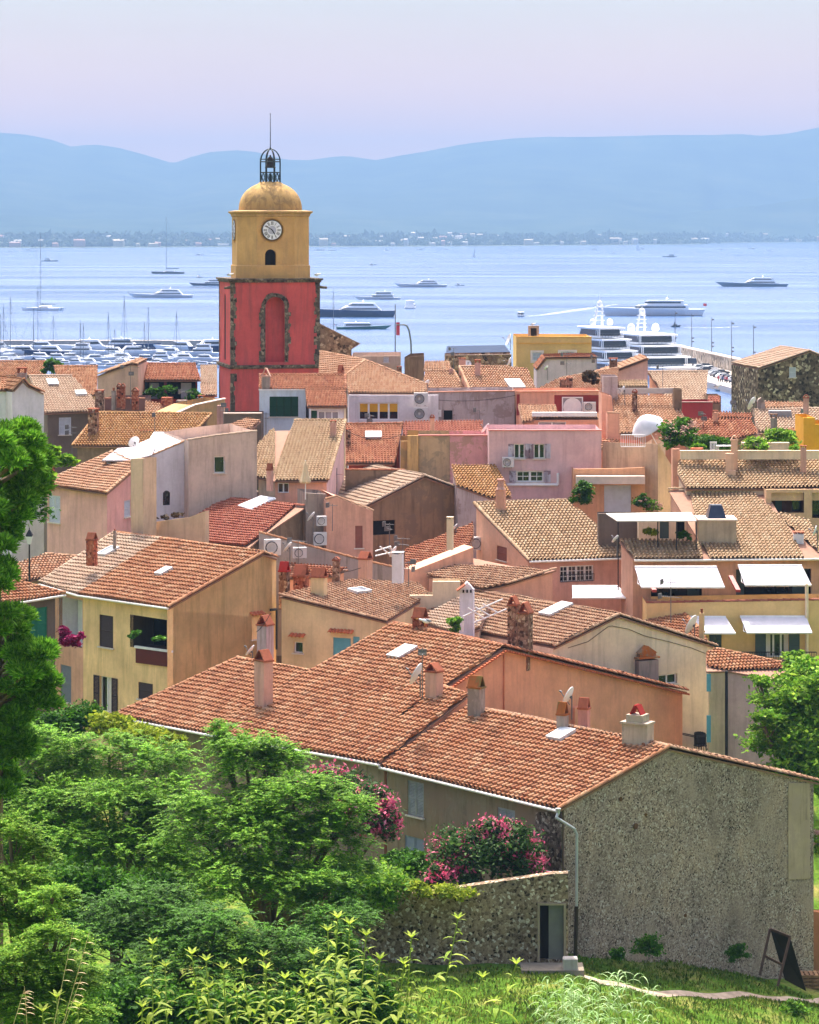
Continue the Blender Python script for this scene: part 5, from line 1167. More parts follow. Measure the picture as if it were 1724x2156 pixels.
# ---------------------------------------------------------------- chimneys, skylights, dishes, air conditioners, aerials
def find(label): return next(o for o in COL.objects if o.get('label') == label or (o.get('label') or '').startswith(label))
UP = Vector((0, 0, 1))
capred = plaster('cap_terracotta', '9c5a44', .6, '4a3026', .4, '7d4a36'); caplich = plaster('cap_lichen', '9a5a30', .6, '4e4632', .6, '6a6238')
brick = rubble('chimney_stone', '8a6a58', ('6a4a3c', '8e6a56', 'a98470'), 6, light='b8a08c'); brickr = rubble('chimney_brick', 'a8644c', ('9a4f3a', 'b3644a', 'c07a5e'), 7, light='c98f74')
cgrey = plaster('chimney_grey', 'a3938a', .9, '4f4740', .4, '82746a'); cpink = plaster('chimney_pink', 'c79c8c', .7, '6a5550')
def chimney(root, pos, u0, u1, vtop, vbase, mat, kind='tent', az=45, caph=22, cmat=None, dr=1.0, D=None, turn=0):
    """body between picture columns u0..u1 and rows vtop..vbase, standing at the roof plane or distance given"""
    uc = (u0+u1)/2; p = pos.hit(uc, vbase) if isinstance(pos, Plane) else P(uc, vbase, pos); D = p.y
    f, s = dirs(az); k = D/F; wv = abs(math.cos(R(az)))+abs(math.sin(R(az)))*dr; wd = (u1-u0)*k/wv; dp = wd*dr; ht = (vbase-vtop)*k
    m = MB(); m.box(p+UP*(ht/2-.4), (wd, dp, ht+.8), az); ob = m.build('chimney', mat, root)
    t = p+UP*ht; m = MB(); cm = cmat or capred; hc = caph*k
    if turn: f, s = s, -f; wd, dp = dp, wd
    if kind == 'tent':
        m.box(t+UP*.04, (wd*1.16, dp*1.16, .08), az if not turn else az) if not turn else m.box(t+UP*.04, (dp*1.16, wd*1.16, .08), az)
        for sg in (-1, 1):
            a = t+UP*.08+s*(sg*wd*.5); b = t+UP*(.08+hc)+s*(sg*.03); ax = (b-a).normalized(); n = ax.cross(f)
            m.box((a+b)/2, ((b-a).length, dp*1.02, .05), rot=(ax, f, n))
    elif kind == 'flat':
        for sx in (-1, 1):
            for sy in (-1, 1): m.box(t+s*(sx*wd*.38)+f*(sy*dp*.38)+UP*hc*.35, (wd*.16, dp*.16, hc*.7), az)
        m.box(t+UP*hc*.8, (wd*1.15, dp*1.15, hc*.22), az)
    elif kind == 'pot':
        m.lathe(t, [(wd*.3, 0), (wd*.26, hc*.8), (wd*.34, hc*.82), (wd*.34, hc)], 12)
    elif kind == 'solid':      # gabled solid top with side openings
        m.box(t+UP*hc*.18, (wd*1.12, dp*1.12, hc*.12), az)
        i = len(m.v); a, b = wd*.46, dp*.46
        m.box(t+UP*hc*.35, (wd*.8, dp*.8, hc*.3), az)
        pts = [t+UP*hc*.5-s*a-f*b, t+UP*hc*.5+s*a-f*b, t+UP*hc-f*b]; m.prism(pts, f*2*b)
    if m.v: m.build('chimney_cap', cm, ob)
    return ob
def skylight(root, pl, u, v, w, l, az, glassm=None, lift=.16):
    p = pl.hit(u, v); n = pl.n; f, s = dirs(az); s = (s-n*s.dot(n)).normalized(); upv = n.cross(s); upv = upv if upv.z > 0 else -upv
    m = MB(); c = p+n*lift
    for a, b, x, y in ((s, upv, w, l),):
        for sg in (-1, 1): m.box(c+s*(sg*(w/2-.04)), (.08, l, .16), rot=(s, upv, n)); m.box(c+upv*(sg*(l/2-.04)), (w-.16, .08, .158), rot=(s, upv, n))
    sk = m.build('skylight', flat('skylight_frame', 'bdbdc0', .4), root)
    m = MB(); m.box(c+n*.03, (w-.16, l-.16, .05), rot=(s, upv, n)); m.build('pane', glassm or SKYG, sk)
SKYG = flat('skylight_reflection_white', 'c6cacf', .25, spec=.5); SKYD = glass('skylight_glass', '48525c', .1)  # bright sky reflection put into the pane colour as plain white
dishm = flat('dish_white', 'd4d4d8', .45); galv = flat('galvanised_steel', '6d6a6a', .5, .4); white_pl = flat('casing_white', 'c9c5c6', .5)
def dish(u, v, D, r, label, az=-75, el=38, mast=1.0):
    """r in photo units; az where it points"""
    c = P(u, v, D); rr_ = r*D/F; d = Vector((math.sin(R(az))*math.cos(R(el)), math.cos(R(az))*math.cos(R(el)), math.sin(R(el))))
    t = thing('satellite_dish', label, 'satellite dish', (c.x, c.y, c.z-mast))
    m = MB(); prof = [(rr_*k/6, rr_*.22*(k/6)**2) for k in range(0, 7)]; pb = [(rr_*k/6, rr_*.22*(k/6)**2-.03) for k in range(6, -1, -1)]
    prof[0] = (.001, 0); pb[-1] = (.001, -.03); m.lathe(c, prof+pb, 24, d); m.build('reflector', dishm, t, True)
    m = MB(); lnb = c+d*rr_*1.1; low = c-UP*rr_*.9*math.cos(R(el)); m.tube(low, lnb, .02); m.tube(lnb-d*.08, lnb+d*.06, .05, .04, 8); m.build('feed_arm', galv, t)
    m = MB(); b = c-d*.12; m.tube(c-d*.02, b, .06); m.tube(b+UP*.1, b-UP*mast, .03); m.build('mount', galv, t)
def acunit(u0, u1, v0, v1, D, label, az=0, twin=1, pl=None):
    k = D/F; w_, h_ = (u1-u0)*k/max(.5, abs(math.cos(R(az)))), (v1-v0)*k; c = P((u0+u1)/2, (v0+v1)/2, D); f, s = dirs(az)
    t = thing('air_conditioner', label, 'air conditioner', (c.x, c.y, c.z-h_/2)); m = MB(); dpt = .34; m.box(c, (w_, dpt, h_), az)
    m.box(c-f*(dpt/2+.006)+s*w_*.42, (w_*.1, .012, h_*.9), az); m.build('casing', white_pl, t)
    r = min(h_*.40, w_*.4); o = c-f*(dpt/2+.012)-s*w_*.1; m = MB(); m.lathe(o, [(r, 0), (r, .02), (r*.92, .03)], 24, -f); fan = m.build('fan_grille', flat('grille_dark', '3a3a40', .6), t)
    m = MB()
    for q in range(1, 5): m.lathe(o-f*.034, [(r*q/5, 0), (r*q/5+.012, .008), (r*q/5-.012, .0)], 20, -f)
    for q in range(8): a = math.pi*q/4; e = s*math.cos(a)+UP*math.sin(a); m.tube(o-f*.036, o-f*.036+e*r*.95, .008, .008, 4)
    m.lathe(o-f*.03, [(r*.2, 0), (r*.18, .03)], 12, -f); m.build('grille_wire', white_pl, fan)
    m = MB()
    for sg in (-1, 1): m.box(c+s*sg*w_*.3-UP*(h_/2+.03)+f*.1, (.05, .5, .06), az)
    m.build('bracket', galv, t)
def aerial(u, vb, vt, D, label, booms=((.0, .9, 0),), az=30):
    b = P(u, vb, D); tp = P(u, vt, D); t = thing('aerial', label, 'aerial', b); m = MB(); m.tube(b-UP*.5, tp, .028, .02, 6); m.build('mast', galv, t)
    m = MB()
    for dz, ln, a in booms:
        f, s = dirs(az+a); c = tp-UP*(dz+.1); m.tube(c-s*ln*.5, c+s*ln*.5, .015, .015, 5)
        for i in range(int(ln/.12)): x = -ln*.5+.12*i+.03; hl = .22-.1*i/max(1, ln/.12); m.tube(c+s*x-f*hl, c+s*x+f*hl, .009, .009, 4)
        m.box(c-s*ln*.5, (.03, .4, .3), az+a)
    m.build('antenna_array', galv, t)
rt = lambda l: find(l)
# --- front roofs
St, Sa, Ye = STONE.root, SALM.root, YEL.root
chimney(Sa, PL2, 535, 575, 1391, 1486, cpink, az=50, caph=20, dr=.75)
chimney(Sa, PL2, 895, 933, 1414, 1466, plaster('chimney_peach', 'cba08c', .5), az=38, caph=15, dr=.9)
chimney(St, PLf, 984, 1021, 1448, 1506, cgrey, az=30, caph=22, cmat=caplich, dr=.8, turn=1)
chimney(St, PLf, 1171, 1197, 1505, 1537, cgrey, az=30, caph=24, cmat=caplich, turn=1)
rear = plane3(B, E, Fv); rear2 = plane3(R1, R2, E2)
chimney(St, 132, 1216, 1243, 1492, 1530, plaster('chimney_rose', 'b9867a', .5), az=20, caph=20, turn=1)
ob = chimney(St, PLf, 1309, 1376, 1522, 1564, plaster('chimney_stucco', 'b3a292', .6, '6a5f54', .3, '93867a'), kind='none', az=30, dr=.55)
pb_ = PLf.hit(1342, 1564); kk = pb_.y/F; f_, s_ = dirs(30); m = MB(); m.box(pb_+UP*(42*kk+.04), (66*kk/1.15+.12, 66*kk*.62, .09), 30); m.box(pb_+UP*(42*kk+.24), (38*kk, 34*kk, .34), 30); m.build('chimney_shoulder', MC['chimney_stucco'], ob)
tt_ = pb_+UP*(42*kk+.41); m = MB()
for sg in (-1, 1):
    a = tt_+s_*(sg*.26); b = tt_+UP*.42+s_*(sg*.04); ax = (b-a).normalized(); m.box((a+b)/2, ((b-a).length, .5, .05), rot=(ax, f_, ax.cross(f_)))
m.build('chimney_cap', plaster('cap_red', 'a0302c', .3), ob)
chimney(Sa, 152.5, 1331, 1386, 1388, 1450, plaster('chimney_old', '9a8a80', .9, '4f463e'), kind='solid', az=-25, caph=30, cmat=plaster('cap_orange_lichen', 'b0622c', .7, '6e6250', .6, '857a66'), dr=.6)
chimney(Sa, 144, 1068, 1094, 1274, 1372, brick, az=25, caph=16, cmat=capred, dr=1.2); chimney(Sa, 143.2, 1090, 1122, 1291, 1376, brick, az=25, caph=20, cmat=capred, dr=1.2)
chimney(Sa, PL2, 868, 901, 1301, 1322, brickr, az=30, caph=19, dr=.8, turn=1)
skylight(Sa, PL2, 848, 1377, .95, 1.35, 47.4); skylight(St, PLf, 1182, 1551, .9, 1.1, 47.4)
skylight(Ye, PL3, 229, 1165, .8, 1.1, 45.9, SKYD); skylight(Ye, PL3, 346, 1207, .6, .9, 45.9)
ar = rt('low pale yellow annexe'); skylight(ar, pnA if 'pnA' in globals() else plane3(Aa, Ba, Ca), 756, 1248, .8, 1.2, 42, SKYD)
# group of chimneys by the yellow gable
tw = rt('small red tiled roof behind')
chimney(tw, 160, 587, 610, 1203, 1252, brick, az=20, caph=18, cmat=plaster('cap_red', 'a0302c', .3), turn=1)
chimney(tw, 161, 618, 650, 1213, 1245, brickr, az=15, caph=22, turn=1)
chimney(tw, 158, 654, 689, 1215, 1270, plaster('chimney_cream', 'd8bd94', .3), az=20, caph=17, turn=1, dr=.7)
chimney(rt('long slanting grey'), 165, 754, 784, 1177, 1223, plaster('chimney_peach', 'cba08c', .5), az=30, caph=13, turn=1)
chimney(rt('low pale yellow annexe'), 152.5, 541, 576, 1316, 1375, plaster('chimney_lilac_grey', 'b5a3a4', .9, '4d4440'), az=35, caph=18, cmat=capred)
m = MB(); c = P(500, 1383, 150)
# --- left and centre chimneys
chimney(rt('pink house with white'), PLn if 'PLn' in globals() else 172, 96, 115, 978, 1005, brickr, kind='flat', az=40, caph=15)
chimney(rt('grey house') if False else Ye, 160, 182, 205, 1137, 1160, brickr, az=20, caph=13, turn=1)
chimney(Ye, 163, 238, 245, 1117, 1133, cgrey, kind='pot', az=20, caph=4)
chimney(rt('wide house with a yellow'), LICH, 186, 208, 868, 912, brick, kind='flat', az=10, caph=10)
chimney(rt('pink tiled house at'), 266, 78, 86, 765, 792, brickr, kind='flat', az=10, caph=5); chimney(rt('pale lilac white'), 206, 37, 56, 785, 800, cgrey, kind='flat', az=0, caph=13)
for i, (a, b, t_, v_, mt, kd) in enumerate(((201, 219, 826, 862, brick, 'flat'), (235, 244, 822, 840, cgrey, 'pot'), (246, 256, 815, 835, brickr, 'tent'), (255, 264, 815, 838, brickr, 'tent'), (278, 292, 824, 840, brickr, 'tent'), (340, 364, 836, 868, brickr, 'none'), (372, 395, 842, 866, cgrey, 'none'), (417, 431, 837, 872, brick, 'flat'), (296, 321, 910, 938, brick, 'flat'))):
    chimney(rt('low brown rendered house') if i < 8 else rt('wide house with a yellow'), 212 if i < 8 else 197, a, b, t_, v_, mt, kd, az=5, caph=6)
chimney(rt('narrow house with a curved'), 203, 457, 472, 853, 910, cpink, 'none', az=5); chimney(rt('narrow house with a curved'), 199, 545-10, 556-2, 868, 914, brick, 'none', az=5)
sh_ = rt('white house with big'); chimney(sh_, SHP, 551, 569, 793, 816, cgrey, az=5, caph=16, cmat=plaster('cap_pale', 'c9a090', .3))
chimney(rt('house with a broad hipped'), HIP, 711, 724, 781, 788, brickr, az=30, caph=11, turn=1); chimney(rt('house with a broad hipped'), HIP, 727, 731, 788, 800, brick, 'none', az=10)
chimney(rt('house with a large tan'), TANP, 695, 708, 889, 918, cpink, 'flat', az=5, caph=5)
chimney(rt('house with a red and orange'), REDP, 728, 739, 905, 938, brick, 'flat', az=5, caph=4); chimney(rt('house with a large tan'), 176, 561, 575, 990, 1006, cpink, az=20, caph=12, turn=1)
chimney(rt('orange tiled roof with a big'), SKY1, 999, 1012, 764, 790, cpink, 'flat', az=10, caph=8); chimney(rt('orange tiled roof with a chimney'), 218, 945, 953, 775, 791, cpink, 'none', az=10); chimney(rt('orange tiled roof with a big'), 219, 966, 980, 756, 768, cpink, 'flat', az=0, caph=3)
chimney(rt('plain pale peach'), 223, 1282, 1300, 758, 778, brick, 'flat', az=5, caph=5); chimney(rt('broad orange tiled roof'), 212, 1265, 1277, 808, 822, pe, 'flat', az=5, caph=3)
chimney(rt('low orange tiled roof'), 214, 1178, 1192, 800, 810, brick, 'flat', az=5, caph=3); chimney(rt('low orange tiled roof'), 213, 1192, 1206, 796, 808, brick, 'flat', az=5, caph=3)
chimney(rt('peach house with a big'), OCHP, 1043, 1065, 1030, 1073, pe, 'none', az=15, dr=.6); cq = OCHP.hit(1054, 1073); m = MB(); kq = cq.y/F; m.lathe(cq+UP*43*kq, [(.3, 0), (.2, .15), (.18, .55), (.24, .58), (.24, .64)], 12); m.build('chimney_pot', cpink, rt('peach house with a big'))
chimney(rt('red tiled roof over a peach'), 160, 940, 955, 1092, 1127, cream, 'flat', az=10, caph=5, cmat=cream); chimney(rt('red tiled roof over a peach'), 158, 825, 850, 1165, 1196, white, 'flat', az=10, caph=4, cmat=white)
wc = rt('cream house with a broad gable'); ob = chimney(wc, 152.5, 967, 999, 1240, 1325, plaster('chimney_white', 'd6d2dc', .3), 'none', az=10, dr=.7)
q = P(983, 1240, 152.5); m = MB(); m.prism([q+Vector((-.38, -.3, 0)), q+Vector((.38, -.3, 0)), q+Vector((.0, -.3, .42))], (0, .6, 0)); m.build('chimney_cap', MC['chimney_white'], ob)
m = MB()
for dx in (-.2, 0, .2): m.box(P(983, 1238, 152.5)+Vector((dx, -.31, -.12)), (.09, .03, .16))
m.build('chimney_vent', darkin, ob); m = MB(); m.box(q+Vector((-.32, -.1, .12)), (.55, .8, .05), rot=(Vector((.8, 0, .6)), Vector((0, 1, 0)), Vector((-.6, 0, .8)))); m.build('cap_tile', capred, ob)
# white tube pergola beside it
t = thing('pergola', 'white metal pergola bars beside the white chimney', 'pergola', P(1030, 1320, 151)); m = MB()
for a, b in (((480, 760), (800, 620)), ((570, 810), (830, 700)), ((520, 690), (660, 780)), ((580, 685), (700, 755)), ((640, 660), (760, 730)), ((590, 790), (590, 830)), ((480, 770), (480, 880))):
    m.tube(P(*zG(*a)[0], 150.5), P(*zG(*b)[0], 150.5), .05, .05, 6)
m.build('bars', whitef, t)
chimney(rt('small house') if False else rt('rosy tiled hip roof'), 156, 1471, 1483, 1290, 1345, plaster('chimney_yellow_pale', 'd0b283', .4), 'pot', az=20, caph=9)
gt = rt('long ochre tiled roof'); chimney(gt, GTP, 1609, 1638, 1188-230, 1224, plaster('chimney_pale_peach', 'd9b096', .3), 'none', az=0) if False else None
chimney(gt, GTP, 1531, 1549, 990, 1000, plaster('chimney_pale_peach', 'd9b096', .3), 'none', az=5); 
ob = chimney(gt, GTP, 1527, 1545, 954, 998, MC['chimney_pale_peach'], 'none', az=5, dr=.8); chimney(gt, GTP, 1538, 1553, 928, 990, MC['chimney_pale_peach'], 'tent', az=5, caph=9, cmat=MC['chimney_pale_peach'])
pr_ = rt('broad pale tiled roof'); chimney(pr_, PALP, 1594, 1609, 846, 860, cgrey, 'solid', az=0, caph=10, cmat=cgrey); chimney(pr_, PALP, 1621, 1636, 880, 902, cgrey, 'flat', az=5, caph=10, cmat=brick)
m = MB(); c = PALP.hit(*zD(1410, 560)[0])+UP*.1; m.box(c, (1.6, .9, .5)); m.build('roof_hatch', flat('hatch_grey', '8a858c', .5), pr_)
oh = rt('large house with a long ochre'); chimney(oh, OR, 1669, 1692, 1123, 1137, white, 'flat', az=5, caph=5, cmat=capred)
# dormer box with the dark metal hood
c = OR.hit(*zD(910, 1575)[0]); kq = c.y/F; m = MB(); m.box(c+UP*(.55)+Vector((0, .9, 0)), (300*.2634*kq, 2.2, 1.5)); db = m.build('skylight_box', plaster('render_box', 'b9a28c', .5), oh)
m = MB(); m.box(c+UP*1.33+Vector((0, .9, 0)), (315*.2634*kq, 2.4, .1)); m.build('box_rim', flat('coping_pale', 'd8c2b4', .8), db)
m = MB(); hx = 150*.2634*kq/2; b0_ = c+UP*1.38+Vector((0, .8, 0)); lo_ = [b0_+Vector((sx*hx, sy*.7, 0)) for sx, sy in ((-1, -1), (1, -1), (1, 1), (-1, 1))]; hi_ = [b0_+Vector((sx*hx*.6, sy*.35, .75)) for sx, sy in ((-1, -1), (1, -1), (1, 1), (-1, 1))]
m.face(lo_); m.face(hi_)
for i in range(4): m.face([lo_[i], lo_[(i+1) % 4], hi_[(i+1) % 4], hi_[i]])
m.build('metal_hood', flat('hood_slate', '39414f', .35, .5), db)
skylight(sh_ and rt('house with a red and orange'), REDP, *zB(1375, 732)[0], 1.1, 1.0, -2); skylight(rt('orange tiled roof with a big'), SKY1, *zC(895, 322)[0], 1.2, 1.7, -14)
skylight(rt('wide house with a yellow'), LICH, *zA(1258, 740)[0], .7, 1.0, 10); skylight(rt('wide house with a yellow'), LICH, *zA(1340, 740)[0], .8, 1.0, 10)
skylight(rt('dark grey house with'), GREYP, *zA(420, 308)[0], .8, 1.1, -16); skylight(rt('dark grey house with'), GREYP, *zA(645, 395)[0], .8, .8, -16)
cgp = rt('cream house with a broad gable'); pf, ff, ss, tt = CG; n_c = (tt[1]-tt[0]).cross(ff); cgpl = Plane(tt[0], n_c if n_c.z > 0 else -n_c); skylight(cgp, cgpl, *zG(1230, 720)[0], 1.0, 1.7, 54, SKYG)
# ribbed plastic panel
pp_ = hit(RTP, zB(295, 1300, 400, 1330, 600, 1240, 480, 1222)); m = MB(); n_ = RTP.n
for i in range(10):
    a = pp_[0].lerp(pp_[3], 0); t0, t1 = i/10, (i+.62)/10
    q0, q1, q2_, q3 = pp_[0].lerp(pp_[1], t0), pp_[0].lerp(pp_[1], t1), pp_[3].lerp(pp_[2], t1), pp_[3].lerp(pp_[2], t0); m.prism([x+n_*.12 for x in (q0, q1, q2_, q3)], n_*.06)
m.prism([x+n_*.1 for x in pp_], n_*.03); m.build('ribbed_panel', flat('plastic_white', 'c9ccd2', .4), rt('bright red tiled roof'))
# --- air conditioners
acunit(*[x for x in (871.3, 900.5)], 826.5, 852, 201.6, 'upper one of two stacked white air conditioners left of the grey parapet wall')
acunit(871.3, 900.5, 857, 884, 201.6, 'lower one of two stacked white air conditioners left of the grey parapet wall')
acunit(911, 929, 863, 877, 203.7, 'small white air conditioner beside a dark doorway in the grey parapet wall')
acunit(1228, 1254, 846, 865, 203.2, 'grey air conditioner beside the white trellis window')
acunit(1057, 1082, 962, 983, 182.6, 'old grey air conditioner between the lilac pink house windows')
acunit(667, 687, 1086, 1106, 171.8, 'upper air conditioner on the tall peach wall near the brown shutter', az=-12)
acunit(660, 687, 1120, 1147, 171.8, 'lower air conditioner on the tall peach wall near the brown shutter', az=-12)
acunit(557, 590, 1135, 1168, 166.5, 'big white box air conditioner behind the yellow house roof ridge', az=-15)
acunit(617, 645, 1152, 1174, 166.8, 'air conditioner with wires before it on the grey terrace wall', az=-8)
q = OCHG.hit(1001, 1145); acunit(988, 1016, 1130, 1157, q.y-.4, 'white air conditioner on the peach gable beside the ochre tiled roof', az=-20)
# --- dishes
dish(607, 1152, 166, 13, 'white dish seen edge-on beside the box air conditioner'); dish(656, 1088, 171, 12, 'white dish beside the upper wall air conditioner, edge-on')
dish(957, 1112, 172, 11, 'white dish on the brown gable wall near the cream chimney'); dish(880, 1420, 133.5, 25, 'big white dish on the terracotta roof left of a peach chimney', az=-70, el=25)
dish(1199, 1466, 131.5, 21, 'big white dish by the salmon wall beside a rose chimney', az=-65, el=25); dish(283, 931, 182, 13, 'white dish on the white terrace roof', az=-40, el=30)
dish(528, 1370, 149.5, 14, 'slim white dish leaning behind the pale lilac chimney'); dish(1458, 1316, 156, 22, 'dark backed dish on the rosy tiled hip roof', az=-60, el=25)
dish(898, 808, 212, 10, 'grey dish above the stacked air conditioners', az=-60); dish(984, 766, 224, 8, 'round pale dish facing forward beside a far chimney', az=170, el=20)
dish(1073, 764, 224, 12, 'tall edge-on dish by the yellow seaside house', az=-80, el=20); dish(1072, 715, 285, 13, 'dish mounted on the side of the yellow seaside house', az=-100, el=20)
dish(1023, 902, 190, 12, 'dish at the right end of the dark red roof strip', az=-70); dish(1312, 822, 208, 10, 'white dish on the peach gable roof by a bush', az=-70, el=20)
dish(1584, 850, 206, 15, 'white dish left of the grey roof chimney on the right', az=-60, el=25); dish(1716, 1118, 162, 12, 'white dish at the right end of the long ochre roof', az=-80, el=20)
dish(1150, 775, 258, 6, 'small dish on the lilac gable mast', az=-60)
# --- aerials
aerial(393, 869, 822, 208, 'aerial with a long boom on the brown chimneys', ((0, 1.2, 0),)); aerial(275, 836, 770, 214, 'tall cross shaped aerial on the low brown house', ((0, 1.6, 0), (.5, 1.0, 60)))
aerial(152, 950, 896, 200, 'white grid aerial in front of the dark grey wall', ((0, .9, 0), (.4, .9, 0))); aerial(889, 1450, 1362, 133, 'slim aerial beside the big dish on the terracotta roof', ((.2, .9, 60),))
aerial(628, 1172, 1135, 166, 'comb shaped aerial in front of the peach wall units', ((0, 1.4, 10),)); aerial(848, 1172, 1130, 168, 'grid aerial below the brown gable', ((0, 1.0, 0), (.35, 1.1, 20)))
aerial(1412, 1292, 1218, 158, 'thin aerial before the left big awning', ((.1, 1.1, 0), (.9, 1.4, 5))); aerial(326, 930, 870, 196, 'thin straight aerial on the lichened roof', ((0, .2, 0),))
aerial(17, 1, 0, 200, 'x', ()) if False else None
aerial(1193, 810, 744, 232, 'mast with several small dishes before the lilac gable', ((0, .9, 0), (.7, 1.3, 30))); aerial(955, 770, 732, 276, 'thin aerial at the left of the dark blue hall roof', ((0, .9, 0), (.5, .6, 40)))
aerial(709, 1034, 985, 183, 'white pole aerial before the dark yard wall', ((.3, .9, 0),)); aerial(1010, 905, 860, 196, 'aerial above the dark red roof strip', ((0, .8, 0),))
aerial(820, 1150, 1100, 174, 'grid aerial leaning beside the brown gable opening', ((0, .8, 0), (.3, .8, 40))); aerial(700, 1100, 1060, 170, 'little aerial on the grey wall above the wall units', ((0, .7, 0),))
dish(829, 1162, 167, 13, 'dish seen edge-on among white tubes below the brown gable', az=-70, el=30); dish(1296, 1135, 165, 10, 'round dish above the peach house eaves', az=-60)
for i, (u, vb, vt, D, lb) in enumerate(((1100, 800, 772, 222, 'short aerial between the skylight roof and the lilac gable'), (1255, 792, 748, 226, 'thin aerial beside the slanted tiled edge of the peach wall'), (780, 905, 872, 196, 'thin aerial over the red roof with the white skylight'), (1480, 905, 868, 200, 'aerial above the clipped hedge'), (470, 905, 850, 200, 'tall aerial beside the dark column at the tower foot'), (1540, 880, 845, 208, 'small aerial left of the big dish on the right'), (860, 1215, 1180, 160, 'aerial above the stepped cream parapet'), (1270, 1050, 1008, 182, 'short aerial near the roller door parapet'))):
    aerial(u, vb, vt, D, lb, ((0, .8, i*20), (.35, .6, i*33)), 10)
for i, (hs, u0, u1, vt, vb, D) in enumerate((('orange tiled roof with a big', 1093, 1103, 778, 796, 218), ('broad orange tiled roof', 1330, 1342, 826, 845, 208), ('red and orange tiled roof above', 1500, 1511, 868, 884, 201), ('broad pale tiled roof', 1690, 1703, 838, 856, 208), ('house with a broad hipped', 835, 846, 775, 792, 214), ('strip of dark red tiled', 905, 915, 880, 898, 192), ('long ochre tiled roof', 1684, 1698, 942, 966, 174), ('small red tiled roof behind', 700, 716, 1180, 1206, 162))):
    chimney(rt(hs), D, u0, u1, vt, vb, [cpink, brick, pe][i % 3], ['flat', 'tent'][i % 2], az=8, caph=5)
t = thing('tube_rack', 'white metal tubes lying on the roof below the brown gable', 'rack', P(815, 1165, 168)); m = MB()
for a, b in (((790, 1160), (822, 1150)), ((790, 1170), (825, 1162)), ((800, 1150), (826, 1172)), ((822, 1150), (828, 1172))): m.tube(P(*a, 168), P(*b, 168.4), .04)
m.build('tubes', whitef, t)
aerial(1700, 905, 862, 190, 'slim aerial above the yellow garden house', ((0, .8, 0),)); aerial(1395, 820, 770, 224, 'thin aerial on the steep pale roof', ((0, .9, 0),)); aerial(560, 905, 868, 200, 'short grid aerial before the bell tower foot', ((0, .8, 0), (.3, .7, 30)))
# --- other small things
def parasol_closed(u, vb, vt, D, label):
    b = P(u, vb, D); tp = P(u, vt, D); t = thing('closed_parasol', label, 'parasol', b); h_ = (tp-b).z; m = MB()
    n = 14; prof = [(.03, h_), (.09, h_*.92), (.16, h_*.6), (.30, h_*.28), (.25, h_*.22)]; i = len(m.v)
    for r, z in prof:
        for k in range(n): a = 2*math.pi*k/n; rr_ = r*(1+.22*(k % 2)*min(1, r*5)); m.v.append(b+Vector((math.cos(a)*rr_, math.sin(a)*rr_, z)))
    for j in range(len(prof)-1):
        for k in range(n): m.f.append((j*n+k, j*n+(k+1) % n, (j+1)*n+(k+1) % n, (j+1)*n+k))
    m.build('canopy', flat('canvas_sand', 'c9b493', .9), t); m = MB(); m.tube(b-UP*.6, tp+UP*.05, .03); m.build('pole', whitef, t)
parasol_closed(643, 1030, 970, 170, 'closed sand coloured parasol in front of the tan roof')
# open parasol on the roof terrace, tilted
c = P(1362, 897, 183); t = thing('parasol', 'open white parasol tilted on the small roof terrace', 'parasol', c-UP*1.8); ax = Vector((-.45, -.35, .8)).normalized(); m = MB()
m.lathe(c, [(.001, .75), (.45, .6), (.8, .3), (1.08, -.05), (1.06, -.1), (.76, .24), (.4, .53), (.001, .68)], 16, ax); m.build('canopy', flat('canvas_white', 'c4c4cc', .8), t, True); m = MB(); m.tube(c+ax*.7, c-ax*1.6, .03); m.build('pole', whitef, t)
# little railed terrace
t = thing('terrace_railing', 'white metal railing round the small terrace under the parasol', 'railing', P(1330, 938, 181.6)); m = MB(); a, b = P(1307, 940, 181.6), P(1358, 940, 181.6)
for z_ in (0, .75): m.tube(a+UP*z_, b+UP*z_, .03)
for i in range(12): m.tube(a.lerp(b, i/11), a.lerp(b, i/11)+UP*.75, .018, .018, 5)
m.build('rails', whitef, t)
# canvas pergola over the terrace
t = thing('shade_awning', 'long flat cream canvas shade on thin posts over the roof terrace', 'shade canopy', P(1370, 1140, 166)); m = MB(); q = [P(*zD(x, y)[0], D) for x, y, D in ((112, 1410, 165.2), (745, 1408, 165.2), (700, 1342, 168.5), (20, 1350, 168.5))]
m.prism(q, (0, 0, .06)); m.build('canvas', flat('canvas_cream', 'c9c2b6', .8), t); m = MB()
for x, D in ((118, 165.3), (435, 165.3), (585, 165.3), (742, 165.3)): tpp = P(*zD(x, 1408)[0], D); m.tube(tpp, tpp-UP*4, .035)
m.build('posts', MC['iron_black'], t)
hb2 = House('terrace_room', 'cream room with dark door openings under the canvas shade', gz=12); hb2.block(170, 0, zD(280, 1400, 740, 1395), 1, cream, wins=[W('dark', zD, 450, 1405, 525, 1545, glass=teal, sill=False), W('dark', zD, 590, 1410, 650, 1545, glass=darkin, sill=False)]); hb2.block(171, 0, zD(-40, 1345, 300, 1345), 1, dgrey); hb2.done()
# chair on the cream balcony
bl, rl = BALC; p = bl(rl*.45, .55, 0); t = thing('balcony_chair', 'dark round backed chair on the little iron balcony', 'chair', p); dk = flat('chair_anthracite', '24262b', .5); m = MB(); m.box(p+UP*.45, (.55, .5, .05), -27)
m.build('seat', dk, t); f_, s_ = dirs(-27); m = MB()
for i in range(9):
    a = math.pi*i/8; m.box(p+UP*.78+f_*(.26*math.sin(a)-.02)+s_*(.3*math.cos(a)), (.05+.1*math.sin(a), .05, .66+.12*math.sin(a)), -27)
m.build('backrest', dk, t)
for sx in (-1, 1):
    for sy in (-1, 1): m = MB(); m.tube(p+UP*.44+s_*sx*.2+f_*sy*.2, p+s_*sx*.26+f_*sy*.26, .02); m.build('leg', dk, t)
